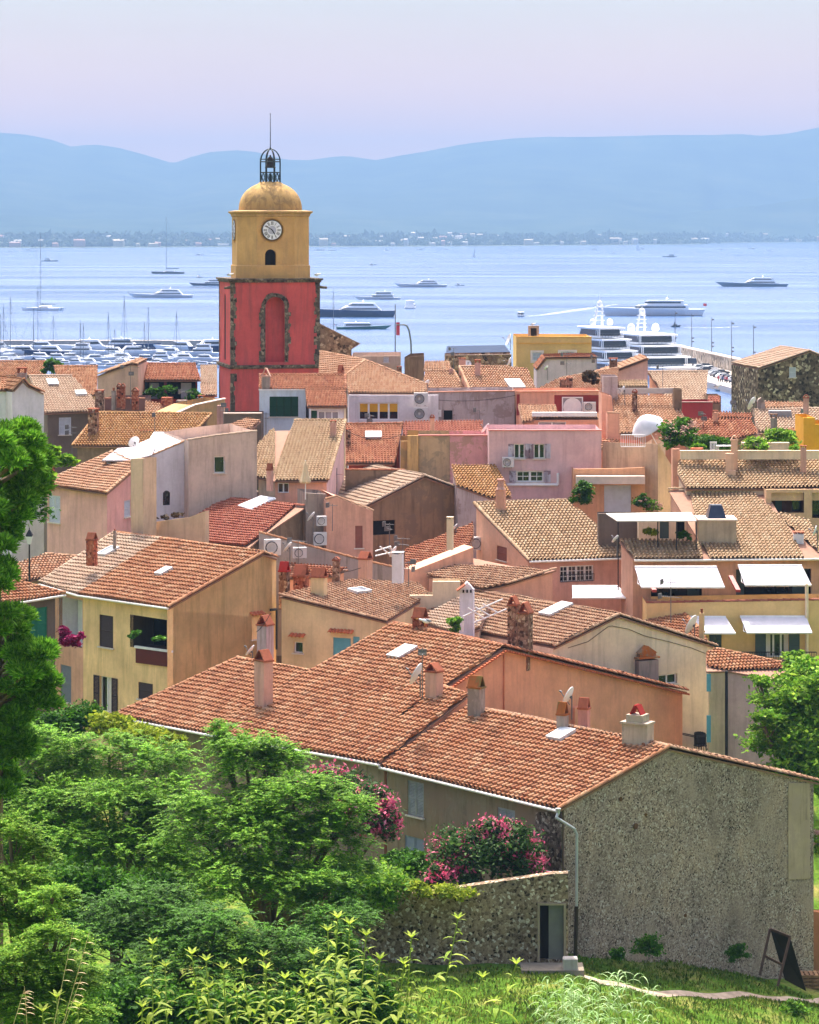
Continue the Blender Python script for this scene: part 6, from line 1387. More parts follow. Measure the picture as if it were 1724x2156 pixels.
# street lamp
b = P(62, 1150, 158); t = thing('street_lamp', 'old iron street lamp with a four sided lantern beside the pine', 'street lamp', b-UP*3); m = MB(); m.tube(b-UP*3, b+UP*.1, .07, .04); m.build('post', MC['iron_black'], t)
m = MB(); m.lathe(b+UP*.1, [(.1, 0), (.24, .5), (.27, .52), (.12, .74), (.03, .85), (.03, .95)], 4, phase=.5); ln = m.build('lantern', MC['iron_black'], t); m = MB(); m.lathe(b+UP*.12, [(.12, 0), (.25, .44)], 4, phase=.5); m.build('lamp_glass', flat('lamp_glass_white', 'd8dade', .3), ln)
# gulls
def gull(u, v, D, label, s=1, rz=0):
    c = P(u, v, D); t = thing('gull', label, 'gull', c); t.rotation_euler = (0, 0, rz)
    m = MB(); L = .5*s
    def Q(x, y, z): return c+Vector((x, y, z))*s
    m.lathe(Q(-.22, 0, .14), [(.01, 0), (.07, .06), (.105, .17), (.095, .27), (.055, .36), (.05, .42), (.055, .46), (.04, .51), (.0, .53)], 12, Vector((1, 0, .32))); o = m.build('body', flat('gull_white', 'dcdcde', .7), t, True)
    m = MB(); m.lathe(Q(-.34, 0, .13), [(.0, 0), (.04, .1), (.085, .22), (.08, .32), (.0, .42)], 10, Vector((1, 0, .28))); 
    for vtx in m.v: vtx.z += .035*s
    m.build('wings', flat('gull_grey', '7d8086', .7), t, True); m = MB(); m.tube(Q(.27, 0, .3), Q(.36, 0, .27), .016*s, .004*s); m.build('beak', flat('beak_yellow', 'd9a032', .5), t)
    m = MB(); m.tube(Q(-.02, -.03, .1), Q(-.02, -.03, -.01), .008*s); m.tube(Q(-.02, .04, .1), Q(-.02, .04, -.01), .008*s); m.build('leg', MC['beak_yellow'], t)
gull(893, 1317, 136.5, 'white gull standing beside the small brick chimney', 1.15, math.pi); gull(1510, 818, 222, 'dark gull standing on a post by the harbour water', 1)
gull(484, 583, 226, 'gull on the left end of the tower ledge', .9); gull(668, 583, 226, 'gull on the right end of the tower ledge', .9); gull(1122, 686, 292, 'gull on the roof box of the yellow seaside house', .9)
m = MB(); c = P(1123, 709, 292); m.box(c+UP*.55, (1.1, .6, 1.2)); rb = m.build('roof_box', cgrey, rt('flat roofed bright')); m = MB(); m.box(c+UP*.5-Vector((0, .31, 0)), (.6, .02, .8)); m.build('opening', darkin, rb)
# ---------------------------------------------------------------- boats, harbour, cars
gel = flat('gelcoat_white', 'e3e5e8', .3, spec=.5); navy = flat('hull_navy', '1d2f57', .25, spec=.5); greyh = flat('hull_grey_blue', '6d8296', .3, spec=.5); darkh = flat('hull_dark', '2a3a48', .3); greenh = flat('hull_green', '1f6a66', .3)
dgl = flat('boat_glass_dark', '1c2836', .15, spec=.5); teak = flat('deck_teak', 'b99a78', .8); redf = flat('flag_red', 'c0343e', .8); bluef = flat('flag_blue', '2a3d7a', .8)
def hull(m, L, B, fs, fb, rake=.12, full=2.2, y0=0):
    """hull along +x (bow); fs, fb deck heights at stern and bow"""
    n = 15; i = len(m.v); sec = [(.0, -.4), (.55, -.35), (.84, .1), (1.0, 1.0), (.9, 1.0)]
    for j in range(n):
        t = j/(n-1); b = B/2*(.86+.14*min(1, t/.4) if t < .4 else max(.0, 1-((t-.4)/.6)**full)); z = fs+(fb-fs)*t**1.8; x = L*(t-.5)
        for sy in (-1, 1):
            for yy, zz in sec: h_ = zz if zz < 0 else zz*z; m.v.append(Vector((x+(rake*L*t**4)*(h_/max(z, .1)) - (.03*L*(1-t)**6)*(h_/z), y0+sy*b*yy*(1 if zz >= 1 else (1-.35*t)), h_)))
    k = len(sec)
    for j in range(n-1):
        for s_ in range(2):
            o = i+j*2*k+s_*k; q = o+2*k
            for a in range(k-1): m.f.append((o+a, q+a, q+a+1, o+a+1))
        o = i+j*2*k; m.f.append((o+k-1, o+2*k-1, o+4*k-1, o+3*k-1))
    o = i; m.f.append(tuple([o+a for a in range(k)]+[o+k+a for a in range(k-1, -1, -1)]))
    return m
def cabin(m, x0, x1, b, z0, z1, rf=.5, ra=.2, tb=.86, y0=0):
    """tapered deckhouse from x0 (aft) to x1 (fore)"""
    i = len(m.v); h_ = z1-z0
    for z, xa, xb, bb in ((z0, x0, x1, b), (z1, x0+ra*h_, x1-rf*h_, b*tb)):
        n = 6; pts = [(xa, -bb/2), (xb-.25*(xb-xa), -bb/2), (xb-.06*(xb-xa), -bb*.33), (xb, 0), (xb-.06*(xb-xa), bb*.33), (xb-.25*(xb-xa), bb/2), (xa, bb/2)]
        m.v += [Vector((x, y+y0, z)) for x, y in pts]
    for k in range(7): m.f.append((i+k, i+(k+1) % 7, i+7+(k+1) % 7, i+7+k))
    m.f.append(tuple(range(i+6, i-1, -1))); m.f.append(tuple(range(i+7, i+14))); return m
def place(t, x, y, hd, z=0): t.location = (x, y, z); t.rotation_euler = (0, 0, R(hd))
def motor_yacht(label, L, hm=gel, tiers=2, fb=None, mast=1, flag=None, style='sleek', name='motor_yacht', group=None, B=None, crane=False):
    B = B or L*.2; fs = (fb or L*.06)*.75; fb = fb or L*.075; t = thing(name, label, 'yacht' if L > 14 else 'boat', (0, 0, 0), group)
    hull(MB(), L, B, fs, fb).build('hull', hm, t, True)
    m = MB(); g_ = MB(); z = fs*.95; x0, x1 = -.36*L, .2*L; b = B*.82; hh = max(1.6, L*.045)
    for k in range(tiers):
        rf = 1.9 if style == 'sleek' else .25; ra = .9 if style == 'sleek' else .1
        cabin(m, x0, x1, b, z, z+hh, rf, ra); zz = z+hh*.38
        cabin(g_, x0+L*.03+ra*hh*.3, x1-rf*hh*.38+.05, b*1.0+.06-.14*b*.4, zz, zz+hh*.38, rf, ra, .95)
        m.box(((x0+x1)/2-L*.02, 0, z+hh+.06), ((x1-x0)*.92 if style != 'sleek' else (x1-x0)*.6, b*(1.0 if style != 'sleek' else .86), .14)); z += hh+.12
        x0, x1 = x0+L*.05, x1-L*(.09 if style == 'sleek' else .1); b *= .82
    m.build('superstructure', gel, t); g_.build('windows', dgl, t)
    if mast:
        m = MB(); xm = (x0+x1)/2; m.tube((xm, 0, z-.2), (xm-L*.015, 0, z+L*.05), L*.006, L*.003); m.tube((xm-.02*L, -b*.3, z+L*.02), (xm-.02*L, b*.3, z+L*.02), L*.004); m.lathe((xm-.01*L, 0, z+L*.012), [(.01, 0), (L*.014, L*.005), (L*.014, L*.012), (.01, L*.02)], 10); m.build('radar_mast', gel, t)
    m = MB()
    for sy in (-1, 1):
        pts = [Vector((L*(q/10-.5)*1.0+(.12*L*(q/10)**4), sy*B/2*(1 if q < 4 else max(.02, 1-((q/10-.4)/.6)**2.2))*.95, fs+(fb-fs)*(q/10)**1.8+.7)) for q in range(4, 11)]
        m.path(pts, .03 if L > 20 else .02, 4)
        for p in pts: m.tube(p, p-Vector((0, 0, .7)), .02, .02, 4)
    m.build('railing', galv, t)
    if flag:
        m = MB(); p = Vector((-.5*L, 0, fs)); m.tube(p, p+Vector((-.02*L, 0, L*.06)), .05); fl = m.build('flagstaff', galv, t)
        for k, (fm, nm) in enumerate(flag): m = MB(); c = p+Vector((-.02*L, 0, L*.045)); wv_ = L*.035/len(flag); m.box(c+Vector((-(k+.5)*wv_, 0, 0)), (wv_, .04, L*.028)); m.build('flag', fm, fl)
    return t
def sailboat(label, L, hm=gel, mh=None, sail=False, name='sailboat', group=None, boom=True, cat=False):
    mh = mh or L*1.35; t = thing(name, label, 'sailboat', (0, 0, 0), group); m = MB(); fb = L*.07
    if cat: hull(m, L, L*.13, fb, fb*1.1, .0, 3, -L*.2); hull(m, L, L*.13, fb, fb*1.1, .0, 3, L*.2); m.box((-L*.05, 0, fb*.75), (L*.62, L*.4, fb*.5))
    else: hull(m, L, L*.24, fb*.8, fb, .05, 1.8)
    m.build('hull', hm, t, True); m = MB(); cabin(m, -L*.22, L*.16, L*(.4 if cat else .13), fb*.8, fb*(1.8 if cat else 1.35), 1.5, .3); m.build('cabin', gel, t)
    m = MB(); cabin(m, -L*.18, L*.13, L*(.41 if cat else .132), fb*(1.1), fb*(1.45 if cat else 1.22), 1.5, .3); m.build('windows', dgl, t)
    m = MB(); r = max(.09, L*.006); m.tube((L*.06, 0, fb*.8), (L*.06, 0, mh), r, r*.7, 6)
    for z in (.45, .7): m.tube((L*.06, -L*.06, mh*z), (L*.06, L*.06, mh*z), r*.4)
    m.build('mast', flat('mast_dark', '59616c', .4), t)
    m = MB()
    for p in ((L*.5, 0, fb), (-L*.48, 0, fb*.8)): m.tube((L*.06, 0, mh*.98), p, r*.3, r*.3, 4)
    for sy in (-1, 1): m.tube((L*.06, 0, mh*.95), (L*.04, sy*L*.12, fb*.8), r*.25, r*.25, 4)
    m.build('rigging', flat('mast_dark', '59616c', .4), t)
    if boom: m = MB(); m.tube((L*.05, 0, fb*2.2), (-L*.36, 0, fb*2.3), r*1.2); m.tube((L*.04, 0, fb*2.5), (-L*.34, 0, fb*2.45), r*2.6, r*1.3); m.build('boom', flat('sail_cover', '6f7d8e', .8), t)
    if sail: m = MB(); m.prism([Vector((L*.04, 0, fb*2.2)), Vector((L*.04, 0, mh*.97)), Vector((-L*.15, .1*L, mh*.45)), Vector((-L*.36, .12*L, fb*2.4))], (0, .04, 0)); m.build('sail', flat('sailcloth', 'dfe2e8', .8), t)
    return t
def at(u, v): p = PZ(u, v, 0); return p.x, p.y
def wlen(u0, u1, v): return (u1-u0)/F*at(0, v)[1]
def put(t, u, v, hd): x, y = at(u, v); place(t, x, y, hd)
def Lp(u0, u1, v, hd=0): return wlen(u0, u1, v)/max(.3, abs(math.cos(R(hd))))/1.1
FR = [(bluef, 0), (gel, 0), (redf, 0)]
put(sailboat('white catamaran with a very tall mast at anchor off the marina', Lp(46, 133, 653), mh=39, cat=True, name='catamaran'), 90, 653, 180-8)
put(sailboat('dark hulled sloop with a very tall bare mast out in the bay', Lp(317, 390, 576), darkh, mh=54), 354, 576, 180)
put(motor_yacht('long white motor yacht anchored left of the bell tower, bow to the left', Lp(277, 410, 626)), 343, 626, 180)
put(motor_yacht('dark blue yacht half hidden behind the left edge of the bell tower', Lp(403, 490, 601), navy, style='classic'), 446, 601, 180)
put(motor_yacht('small white yacht far out behind the catamaran mast', Lp(86, 122, 550), greyh), 104, 550, 5)
put(motor_yacht('sleek white yacht right of the clock tower with dark window band, bow left', Lp(839, 946, 603.6), tiers=2), 890, 603.6, 180)
put(motor_yacht('white trawler yacht with high straight sides above the navy yacht', Lp(750, 846, 630), style='classic', tiers=2), 798, 630, 180)
put(motor_yacht('white motorboat seen from behind near the trawler yacht', 13, tiers=2, style='classic', B=6), 864, 648.6, 84)
put(motor_yacht('large navy blue hulled yacht right beside the bell tower', Lp(640, 830, 667), navy, tiers=2, fb=4), 742, 667, 180)
f_ = motor_yacht('green hulled passenger boat with a french flag near the navy yacht', Lp(705, 818, 692.5), greenh, tiers=1, style='classic', flag=FR, name='passenger_boat'); put(f_, 761, 692.5, 4); 
put(motor_yacht('small speedboat coming head on with a white wake', 9, tiers=1, style='classic', B=3.6, name='speedboat'), 1096, 666, -98)
put(motor_yacht('tiny dark open boat far out above the sleek white yacht', Lp(776, 793, 558), darkh, tiers=1, mast=0, name='speedboat'), 784, 558, 10)
put(sailboat('tiny sailboat with one white sail far out in the middle of the bay', 9, sail=True, mh=14), 999, 541, 20)
put(motor_yacht('classic long white yacht with a red ensign at its stern, bow left', Lp(1267, 1488, 664.5), tiers=2, style='classic', flag=[(redf, 0)], fb=4.2, B=8), 1376, 664.5, 180)
put(motor_yacht('dark grey sleek yacht alone at the far right of the bay', Lp(1515, 1662, 603), greyh, tiers=2), 1588, 603, 180)
put(motor_yacht('distant white yacht below the low spit on the right', Lp(1394, 1425, 541), greyh, style='classic'), 1410, 541, 180)
put(motor_yacht('tiny distant motorboat left of the distant white yacht', Lp(1285, 1296, 533), gel, tiers=1), 1290, 533, 180)
put(sailboat('tiny sailboat under white sail close to the far shore', 12, sail=True, mh=22), 1343, 527, 10)
put(motor_yacht('tiny white motorboat beside the sailboat by the far shore', 14, tiers=1), 1352, 524.5, 180)
put(motor_yacht('tiny dark motorboat near the far shore at the right', 16, darkh, tiers=1), 1583, 524, 180)
for i, (u, v) in enumerate(((815, 527), (885, 526), (940, 526), (672, 527), (700, 528), (60, 527), (540, 527), (1250, 526), (1518, 526), (1620, 527), (420, 537))):
    put(motor_yacht('speck of a pale boat on the far side of the bay', rr.uniform(12, 22), gel, tiers=1, mast=0, name='distant_boat', group='specks of boats on the far side of the bay'), u, v, rr.choice([0, 180, 10]))
put(motor_yacht('small tender boat right of the dark sloop', 5, darkh, tiers=1, mast=0, name='dinghy'), 420, 584, 0); put(motor_yacht('little grey dinghy right of the sleek white yacht', 7, greyh, tiers=1, mast=0, name='dinghy'), 967, 601, 0)
# jet ski
x, y = at(1422, 688); t = thing('jet_ski', 'dark jet ski with its rider near the mole', 'jet ski', (x, y, 0)); m = MB(); hull(m, 3.6, 1.2, .5, .8); m.box((-.3, 0, .8), (1.6, .4, .5)); m.tube((.5, 0, .7), (.2, 0, 1.3), .08)
for q in range(len(m.v)): m.v[q] = m.v[q]+Vector((x, y, 0))
m.build('hull', darkh, t)
t = thing('person', 'rider in dark clothes sitting on the jet ski', 'person', (x, y, .9)); m = MB(); m.lathe((x-.4, y, 1.0), [(.2, 0), (.24, .3), (.27, .65), (.1, .8), (.08, .86), (.13, .95), (.13, 1.1), (.0, 1.2)], 10); m.tube((x-.4, y-.25, 1.6), (x+.3, y-.2, 1.35), .07, .05); m.tube((x-.4, y+.25, 1.6), (x+.3, y+.2, 1.35), .07, .05); m.tube((x-.4, y-.15, 1.0), (x+.1, y-.3, .8), .11, .09); m.tube((x-.4, y+.15, 1.0), (x+.1, y+.3, .8), .11, .09); m.build('body', flat('wetsuit', '20262e', .7), t, True)
# wakes and chop
def foam(name, pts, wid, **k):
    m = MB(); L_ = [PZ(u, v, .12) for u, v in pts]
    for (a, b), (w0, w1) in zip(zip(L_[:-1], L_[1:]), zip(wid[:-1], wid[1:])):
        d = (b-a).normalized(); s_ = Vector((-d.y, d.x, 0)); m.face([a-s_*w0, a+s_*w0, b+s_*w1, b-s_*w1])
    mt, nt, b_ = newmat('foam'); tc = NN(nt, 'ShaderNodeTexCoord'); n = noise(nt, tc.outputs['Object'], .5, 6, .7); r = ramp(nt, n.outputs[0], [(.45, g(0)), (.68, g(.8))]); nt.links.new(r.outputs[0], b_.inputs['Alpha']); b_.inputs['Base Color'].default_value = (.85, .88, .9, 1)
    o = m.build(name, mt); o['kind'] = 'stuff'
foam('wake', [(1106, 666), (1150, 662), (1210, 653), (1300, 640)], [1.2, 2.6, 3.4, 1]); foam('wake', [(1440, 689), (1500, 690), (1560, 687)], [1, 3, 1]); foam('wake', [(705, 694), (640, 700), (560, 704)], [1.5, 3, 2])
# superyachts seen from the stern
def superyacht(label, u, v, L, B, hd, tiers, mh, dome_r, scalez=1):
    t = thing('superyacht', label, 'yacht', (0, 0, 0)); fs = 2.6; hull(MB(), L, B, fs, fs*1.9, .1, 2.6).build('hull', gel, t, True); z = fs; x0, x1 = -.40*L, .30*L; b = B*.98; hh = 2.7*scalez
    m = MB(); g_ = MB(); r_ = MB()
    for k in range(tiers):
        cabin(g_, x0+L*.035, x1-L*.02, b*.91, z+hh*.22, z+hh*.8, .8, .1, .98)
        cabin(m, x0-L*.01, x1, b, z+hh*.86, z+hh*1.02, .3, -.2, 1.02); cabin(m, x0+L*.045, x1-L*.01, b*.88, z, z+hh*.9, .8, .1, .98)
        for q in range(6): yy = -b*.4+b*.8*q/5; m.tube((x0+L*.048, yy, z), (x0+L*.048, yy, z+hh*.85), .09, .09, 5)
        cabin(m, x0+L*.01, x1, b*1.0, z+hh*.02, z+hh*.16, .3, 0, 1.0) if k else None
        for sy in (-1, 1):
            for q in range(3): m.tube((x0+q*L*.02, sy*b*.44, z), (x0+q*L*.02, sy*b*.44, z+hh*.85), .14)
        for q in range(9): yy = -b*.45+b*.9*q/8; r_.tube((x0, yy, z+.1), (x0, yy, z+1.1), .03, .03, 4)
        r_.tube((x0, -b*.45, z+1.1), (x0, b*.45, z+1.1), .04)
        z += hh*1.1; x0 += L*.055; x1 -= L*.07; b *= .9
    m.build('superstructure', gel, t); g_.build('windows', dgl, t); r_.build('railing', galv, t)
    m = MB(); xm = (x0+x1)/2
    for sy in (-1, 1): m.tube((xm, sy*1.2, z-.2), (xm-1, sy*.7, z+mh*.75), .35, .25)
    for q in range(4): m.box((xm-.6, 0, z+mh*(.2+.16*q)), (1.0, 3.0-.2*q, .22))
    m.tube((xm-1, 0, z+mh*.7), (xm-1, 0, z+mh*1.15), .12, .05); m.build('mast', gel, t)
    for sy, dx, rr_, dz in ((-1, -2, dome_r, .2), (1, -2, dome_r, .2), (0, -1, dome_r*.8, mh*.72)):
        m = MB(); m.lathe((xm+dx, sy*b*.36, z+dz), [(rr_*.6, 0), (rr_*.95, rr_*.5), (rr_, rr_), (rr_*.75, rr_*1.65), (rr_*.3, rr_*1.95), (.01, rr_*2)], 16); m.build('radome', gel, t, True)
    put(t, u, v, hd)
superyacht('tall white superyacht behind, with a red topped mast, moored at the mole', 1245, 797, 52, 11, 112, 4, 7.5, .9)
superyacht('broad white superyacht in front, with two big radomes, moored at the mole', 1337, 783, 56, 14.5, 108, 3, 7, 1.15)
t = motor_yacht('white open yacht with dark blue awnings left of the superyachts', 18, tiers=2, style='classic', B=6); put(t, 1200, 752, 100)
t = motor_yacht('white sportfisher moored bow out below the dark stone house', 17, tiers=2, style='sleek', B=5.2, fb=2.4); put(t, 1580, 824, -112); t = motor_yacht('grey inflatable tender beside the sportfisher', 6, greyh, tiers=1, mast=0, name='dinghy'); put(t, 1533, 823, 185)
# the mole and quay
mole = flat('mole_stone', 'a39a90', .95, var=.2); quay = flat('quay_concrete', 'b5aaa2', .95)
a, b = Vector((79, 891, 0)), Vector((93, 730, 0)); b2 = Vector((104, 600, 0)); t = thing('mole_wall', 'long stone sea wall of the mole running out into the bay', 'sea wall', (86, 810, 0)); m = MB()
for p, q in ((a, b), (b, b2)):
    d = (q-p); s_ = Vector((-d.y, d.x, 0)).normalized()*-1; s_ = s_ if s_.x > 0 else -s_; m.prism([p, q, q+s_*2, p+s_*2], (0, 0, 5)); 
m.build('wall', rubble('mole_rubble', '9d948a', ('877d72', 'a0968a', 'b3aa9e'), .9, light='cfc8bd'), t); m = MB()
for p, q in ((a, b), (b, b2)): d = (q-p); s_ = Vector((-d.y, d.x, 0)).normalized(); s_ = s_ if s_.x > 0 else -s_; m.prism([p-s_*.2+UP*5, q-s_*.2+UP*5, q+s_*2.2+UP*5, p+s_*2.2+UP*5], (0, 0, .3))
m.build('parapet', quay, t)
m = MB(); m.prism([Vector((66, 893, 1.6)), Vector((79, 891, 1.6)), Vector((93, 730, 1.6)), Vector((104, 600, 1.6)), Vector((92, 600, 1.6)), Vector((79.5, 697, 1.6)), Vector((70, 785, 1.6))], (0, 0, -3)); o = m.build('quay', quay, None); o['kind'] = 'structure'
# lamp posts on the mole
for i, (u, D) in enumerate(((1421, 878), (1456, 850), (1498, 815), (1540, 780), (1586, 750))):
    if i == 0:
        lpst = thing('mole_lamp', 'slim mast with small lights on the mole', 'lamp post', (0, 0, 0), 'light masts along the mole'); m = MB(); m.tube((0, 0, 0), (0, 0, 10.5), .13, .07); m.build('post', galv, lpst); m = MB()
        for z in (2.2, 3.2, 9.8): m.box((.3, 0, z), (.7, .3, .35))
        m.build('lamp_head', galv, lpst); o = lpst
    else: o = copy_tree(lpst)
    o.location = ((u-CU)/F*D, D, 5)
# parked cars
def car(label, mat, van=False, name='parked_car'):
    t = thing(name, label, 'van' if van else 'car', (0, 0, 0), None if van else 'cars parked along the mole'); m = MB(); L_, B_, H_ = (5.2, 2.1, 2.4) if van else (4.3, 1.8, 1.45)
    pr = [(-.5, .3), (-.5, .62), (-.47, .97), (.28, 1.0), (.38, .62), (.5, .5), (.5, .28)] if van else [(-.5, .28), (-.5, .62), (-.42, .68), (-.30, .98), (.08, 1.0), (.24, .68), (.46, .58), (.5, .4), (.5, .28)]
    m.prism([Vector((x*L_, -B_/2, z*H_)) for x, z in pr], (0, B_, 0)); m.build('body', mat, t)
    m = MB(); wp = [(-.40, .66), (-.30, .93), (.07, .95), (.21, .68)] if not van else [(-.1, .66), (-.1, .92), (.26, .94), (.34, .66)]
    m.prism([Vector((x*L_, -B_/2-.01, z*H_)) for x, z in wp], (0, B_+.02, 0)); m.build('windows', dgl, t)
    for sx in (-1, 1):
        for sy in (-1, 1): m = MB(); m.tube((sx*L_*.31, sy*B_*.40, .32), (sx*L_*.31, sy*B_*.51, .32), .32, .32, 12); m.build('wheel', flat('tyre_black', '17171a', .8), t)
    return t
cmat = [flat('car_white', 'd4d6da', .25, spec=.5), flat('car_black', '1b1d22', .25, spec=.5), flat('car_silver', '989ea6', .3, spec=.5), flat('car_dark_blue', '25324a', .3, spec=.5)]
labc = ['white car parked along the mole', 'black car parked along the mole', 'silver car parked along the mole', 'dark blue car parked along the mole']
cp = [car(labc[k], cmat[k]) for k in range(4)]; used = set()
spots = [(1400, 873, 0), (1404, 860, 2), (1410, 848, 0), (1417, 838, 0), (1424, 829, 2), (1467, 797, 1), (1474, 792, 2), (1480, 784, 0), (1489, 779, 1), (1500, 765, 0), (1508, 757, 2), (1515, 750, 1), (1524, 744, 0), (1532, 738, 3), (1540, 732, 1), (1548, 727, 2), (1556, 721, 3), (1482, 800, 1), (1496, 786, 0), (1520, 764, 1)]
for u, D, k in spots:
    o = cp[k] if k not in used else copy_tree(cp[k]); used.add(k); place(o, (u-CU)/F*D, D, rr.choice([175, 5, 170, 8])+rr.uniform(-5, 5), 1.6)
v_ = car('dark blue van parked side on along the mole, taller than the cars', cmat[3], True, 'parked_van'); place(v_, (1447-CU)/F*812, 812, 178, 1.6)
# strollers on the quay
def walker(label, x, y, z, top, trs, rz):
    t = thing('person', label, 'person', (x, y, z), 'people strolling by the parked cars'); m = MB()
    for s_ in (-1, 1): m.tube((x+s_*.1, y+s_*.12, z), (x+s_*.09, y, z+.85), .07, .1, 8)
    m.build('trousers', trs, t); m = MB(); m.lathe((x, y, z+.8), [(.15, 0), (.15, .15), (.2, .5), (.19, .6), (.07, .66)], 10)
    for s_ in (-1, 1): m.tube((x+s_*.2, y, z+1.36), (x+s_*.27, y-.1, z+.85), .06, .04, 6)
    m.build('shirt', top, t); m = MB(); m.lathe((x, y, z+1.42), [(.055, 0), (.06, .08), (.1, .16), (.1, .25), (.04, .33), (0, .34)], 10); m.build('head', flat('skin', 'b98a70', .7), t)
shirts = [flat('cloth_red', 'a8424a', .9), flat('cloth_white', 'd6d2d2', .9), flat('cloth_blue', '46587e', .9), flat('cloth_pink', 'c78a92', .9)]; trs_ = flat('cloth_dark', '2b2c35', .9)
for i, (u, D) in enumerate(((1512, 728), (1517, 727), (1521, 726), (1526, 726), (1530, 722), (1536, 720), (1541, 718), (1546, 716))):
    k = i % 4; walker(['person in a red top and dark trousers by the parked cars', 'person in a white top and dark trousers by the parked cars', 'person in a blue top and dark trousers by the parked cars', 'person in a pink top and dark trousers by the parked cars'][k], (u-CU)/F*D, D, 1.6, shirts[k], trs_, 0)
# marina on the left: pontoon wall, cruisers, masts
m = MB(); m.box((-125, 985, .8), (134, 5, 3.2)); o = m.build('marina_breakwater', mole); tag_ = o; o['kind'] = 'structure'
mk = [('white motor cruiser moored in the crowded marina', gel, 'sleek'), ('navy hulled motor cruiser moored in the crowded marina', navy, 'sleek'), ('white cruiser with a boxy cabin moored in the crowded marina', gel, 'classic')]
base_ = [motor_yacht(l, 15, hm_, tiers=1 if k != 2 else 2, style=st, name='motor_cruiser', group='motor cruisers moored in the marina', fb=1.9) for k, (l, hm_, st) in enumerate(mk)]; used = set()
row = []
for (vv, step, sc0) in ((738, 96, 1.15), (748, 64, .9), (758, 44, .7), (767, 34, .5), (774, 32, .45)):
    u = rr.uniform(-30, 0)
    while u < 470: row.append((u+rr.uniform(-6, 6), vv+rr.uniform(-2, 2), sc0*rr.uniform(.85, 1.15))); u += step
for u, v, s_ in row:
    k = rr.choice([0, 0, 1, 2, 0]); o = base_[k] if k not in used else copy_tree(base_[k]); used.add(k); x, y = at(u, v); place(o, x, y, rr.choice([180, 175, 190, 160, 0, 12])+rr.uniform(-10, 10)); o.scale = (s_,)*3
for i, (u, v0_, vt, lab) in enumerate(((7, 740, 640, 'first sailboat from the left edge of the marina'), (20, 742, 623, 'second sailboat from the left edge of the marina'), (78, 736, 600, 'sailboat whose mast crosses the white catamaran'), (114, 742, 664, 'short masted sailboat right of the catamaran'), (263, 760, 622, 'tall masted sailboat in the middle of the marina'), (240, 752, 692, 'short masted sailboat beside the tallest marina mast'), (373, 752, 655, 'sailboat with a slim mast near the bell tower'), (304, 742, 677, 'sailboat with a leaning mast in the marina'))):
    D = at(u, v0_)[1]; hgt = H-(vt-VH)/F*D; tq = sailboat(lab, 12, gel, mh=hgt); place(tq, (u-CU)/F*D, D, rr.uniform(60, 120))
first_ = None
for i in range(6):
    u, v = rr.uniform(0, 455), rr.uniform(742, 768)
    if first_ is None: first_ = sailboat('small white sailboat moored among the motor cruisers of the marina', 9, gel, mh=13, group='small sailboats moored in the marina'); o = first_
    else: o = copy_tree(first_)
    x, y = at(u, v); place(o, x, y, rr.uniform(0, 360)); q = rr.uniform(.75, 1.25); o.scale = (q, q, q)
x, y = at(702, 720); tq = sailboat('lone mast rising before the navy yacht beside the tower', 11, gel, mh=H-(606-VH)/F*y); place(tq, x, y, 90)
# flag pole and curved lamp by the quay
t = thing('flagpole', 'thin flagpole with a red and white flag above the roofs', 'flagpole', P(832, 745, 480)-UP*4); m = MB(); m.tube(P(832, 745, 480)-UP*4, P(832, 640, 480), .12, .07); m.build('pole', galv, t); m = MB(); c = P(834, 692, 480); m.box(c+Vector((.3, 0, 0)), (.6, .04, 2.2)); m.build('flag', redf, t)
t = thing('quay_lamp', 'tall curved grey lamp post rising above the dark house', 'lamp post', P(864, 760, 400)-UP*3); m = MB(); pts = [P(866, 760, 400), P(865, 720, 400), P(861, 695, 400), P(856, 685, 400), P(848, 683, 400)]; m.path([pts[0]-UP*3]+pts, .12, 6); m.build('post', galv, t); m = MB(); m.box(pts[-1]-Vector((.4, 0, .05)), (1, .3, .15)); m.build('lamp_head', galv, t)
# ---------------------------------------------------------------- trees, shrubs, flowers, foreground plants, garden
bark = plaster('bark_brown', '6b5a48', .8, '3c3128')
L1 = leafmat('leaf_mid_green', ['30560f', '4c841a', '6ca626', '8abe36', 'aad048'], .35)
L2 = leafmat('leaf_bright_green', ['345c14', '528a1e', '74aa2c', '9ac43c', 'b6d452'], .4)
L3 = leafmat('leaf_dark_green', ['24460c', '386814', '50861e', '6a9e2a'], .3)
L4 = leafmat('leaf_yellow_green', ['5d7a1c', '84a028', 'a8b832', 'c6c846'], .4)
LP = leafmat('pine_needle', ['2e5a12', '4c861c', '6ca62a', '8cc23c', 'a8d452'], .3)
LF = leafmat('leaf_lanceolate', ['7c9c2c', '9ab83a', 'b6cc4a', 'd0dc68'], .45, .4)
LO = leafmat('leaf_oleander', ['1e3a16', '345626', '4c7034', '6a8a48'], .3)
FL = leafmat('petal_pink', ['d43a6a', 'e85a86', 'f07c9c', 'f4a4b8'], .3); FM = leafmat('petal_magenta', ['7d1448', '9c1f5c', 'b8306e'], .3); FP = leafmat('petal_pale', ['d6a090', 'e0b4a4', 'e8c8ba'], .3)
LC = leafmat('leaf_cane', ['7aa860', '94bc74', 'b0d08e', 'c8dca8'], .35, .4)
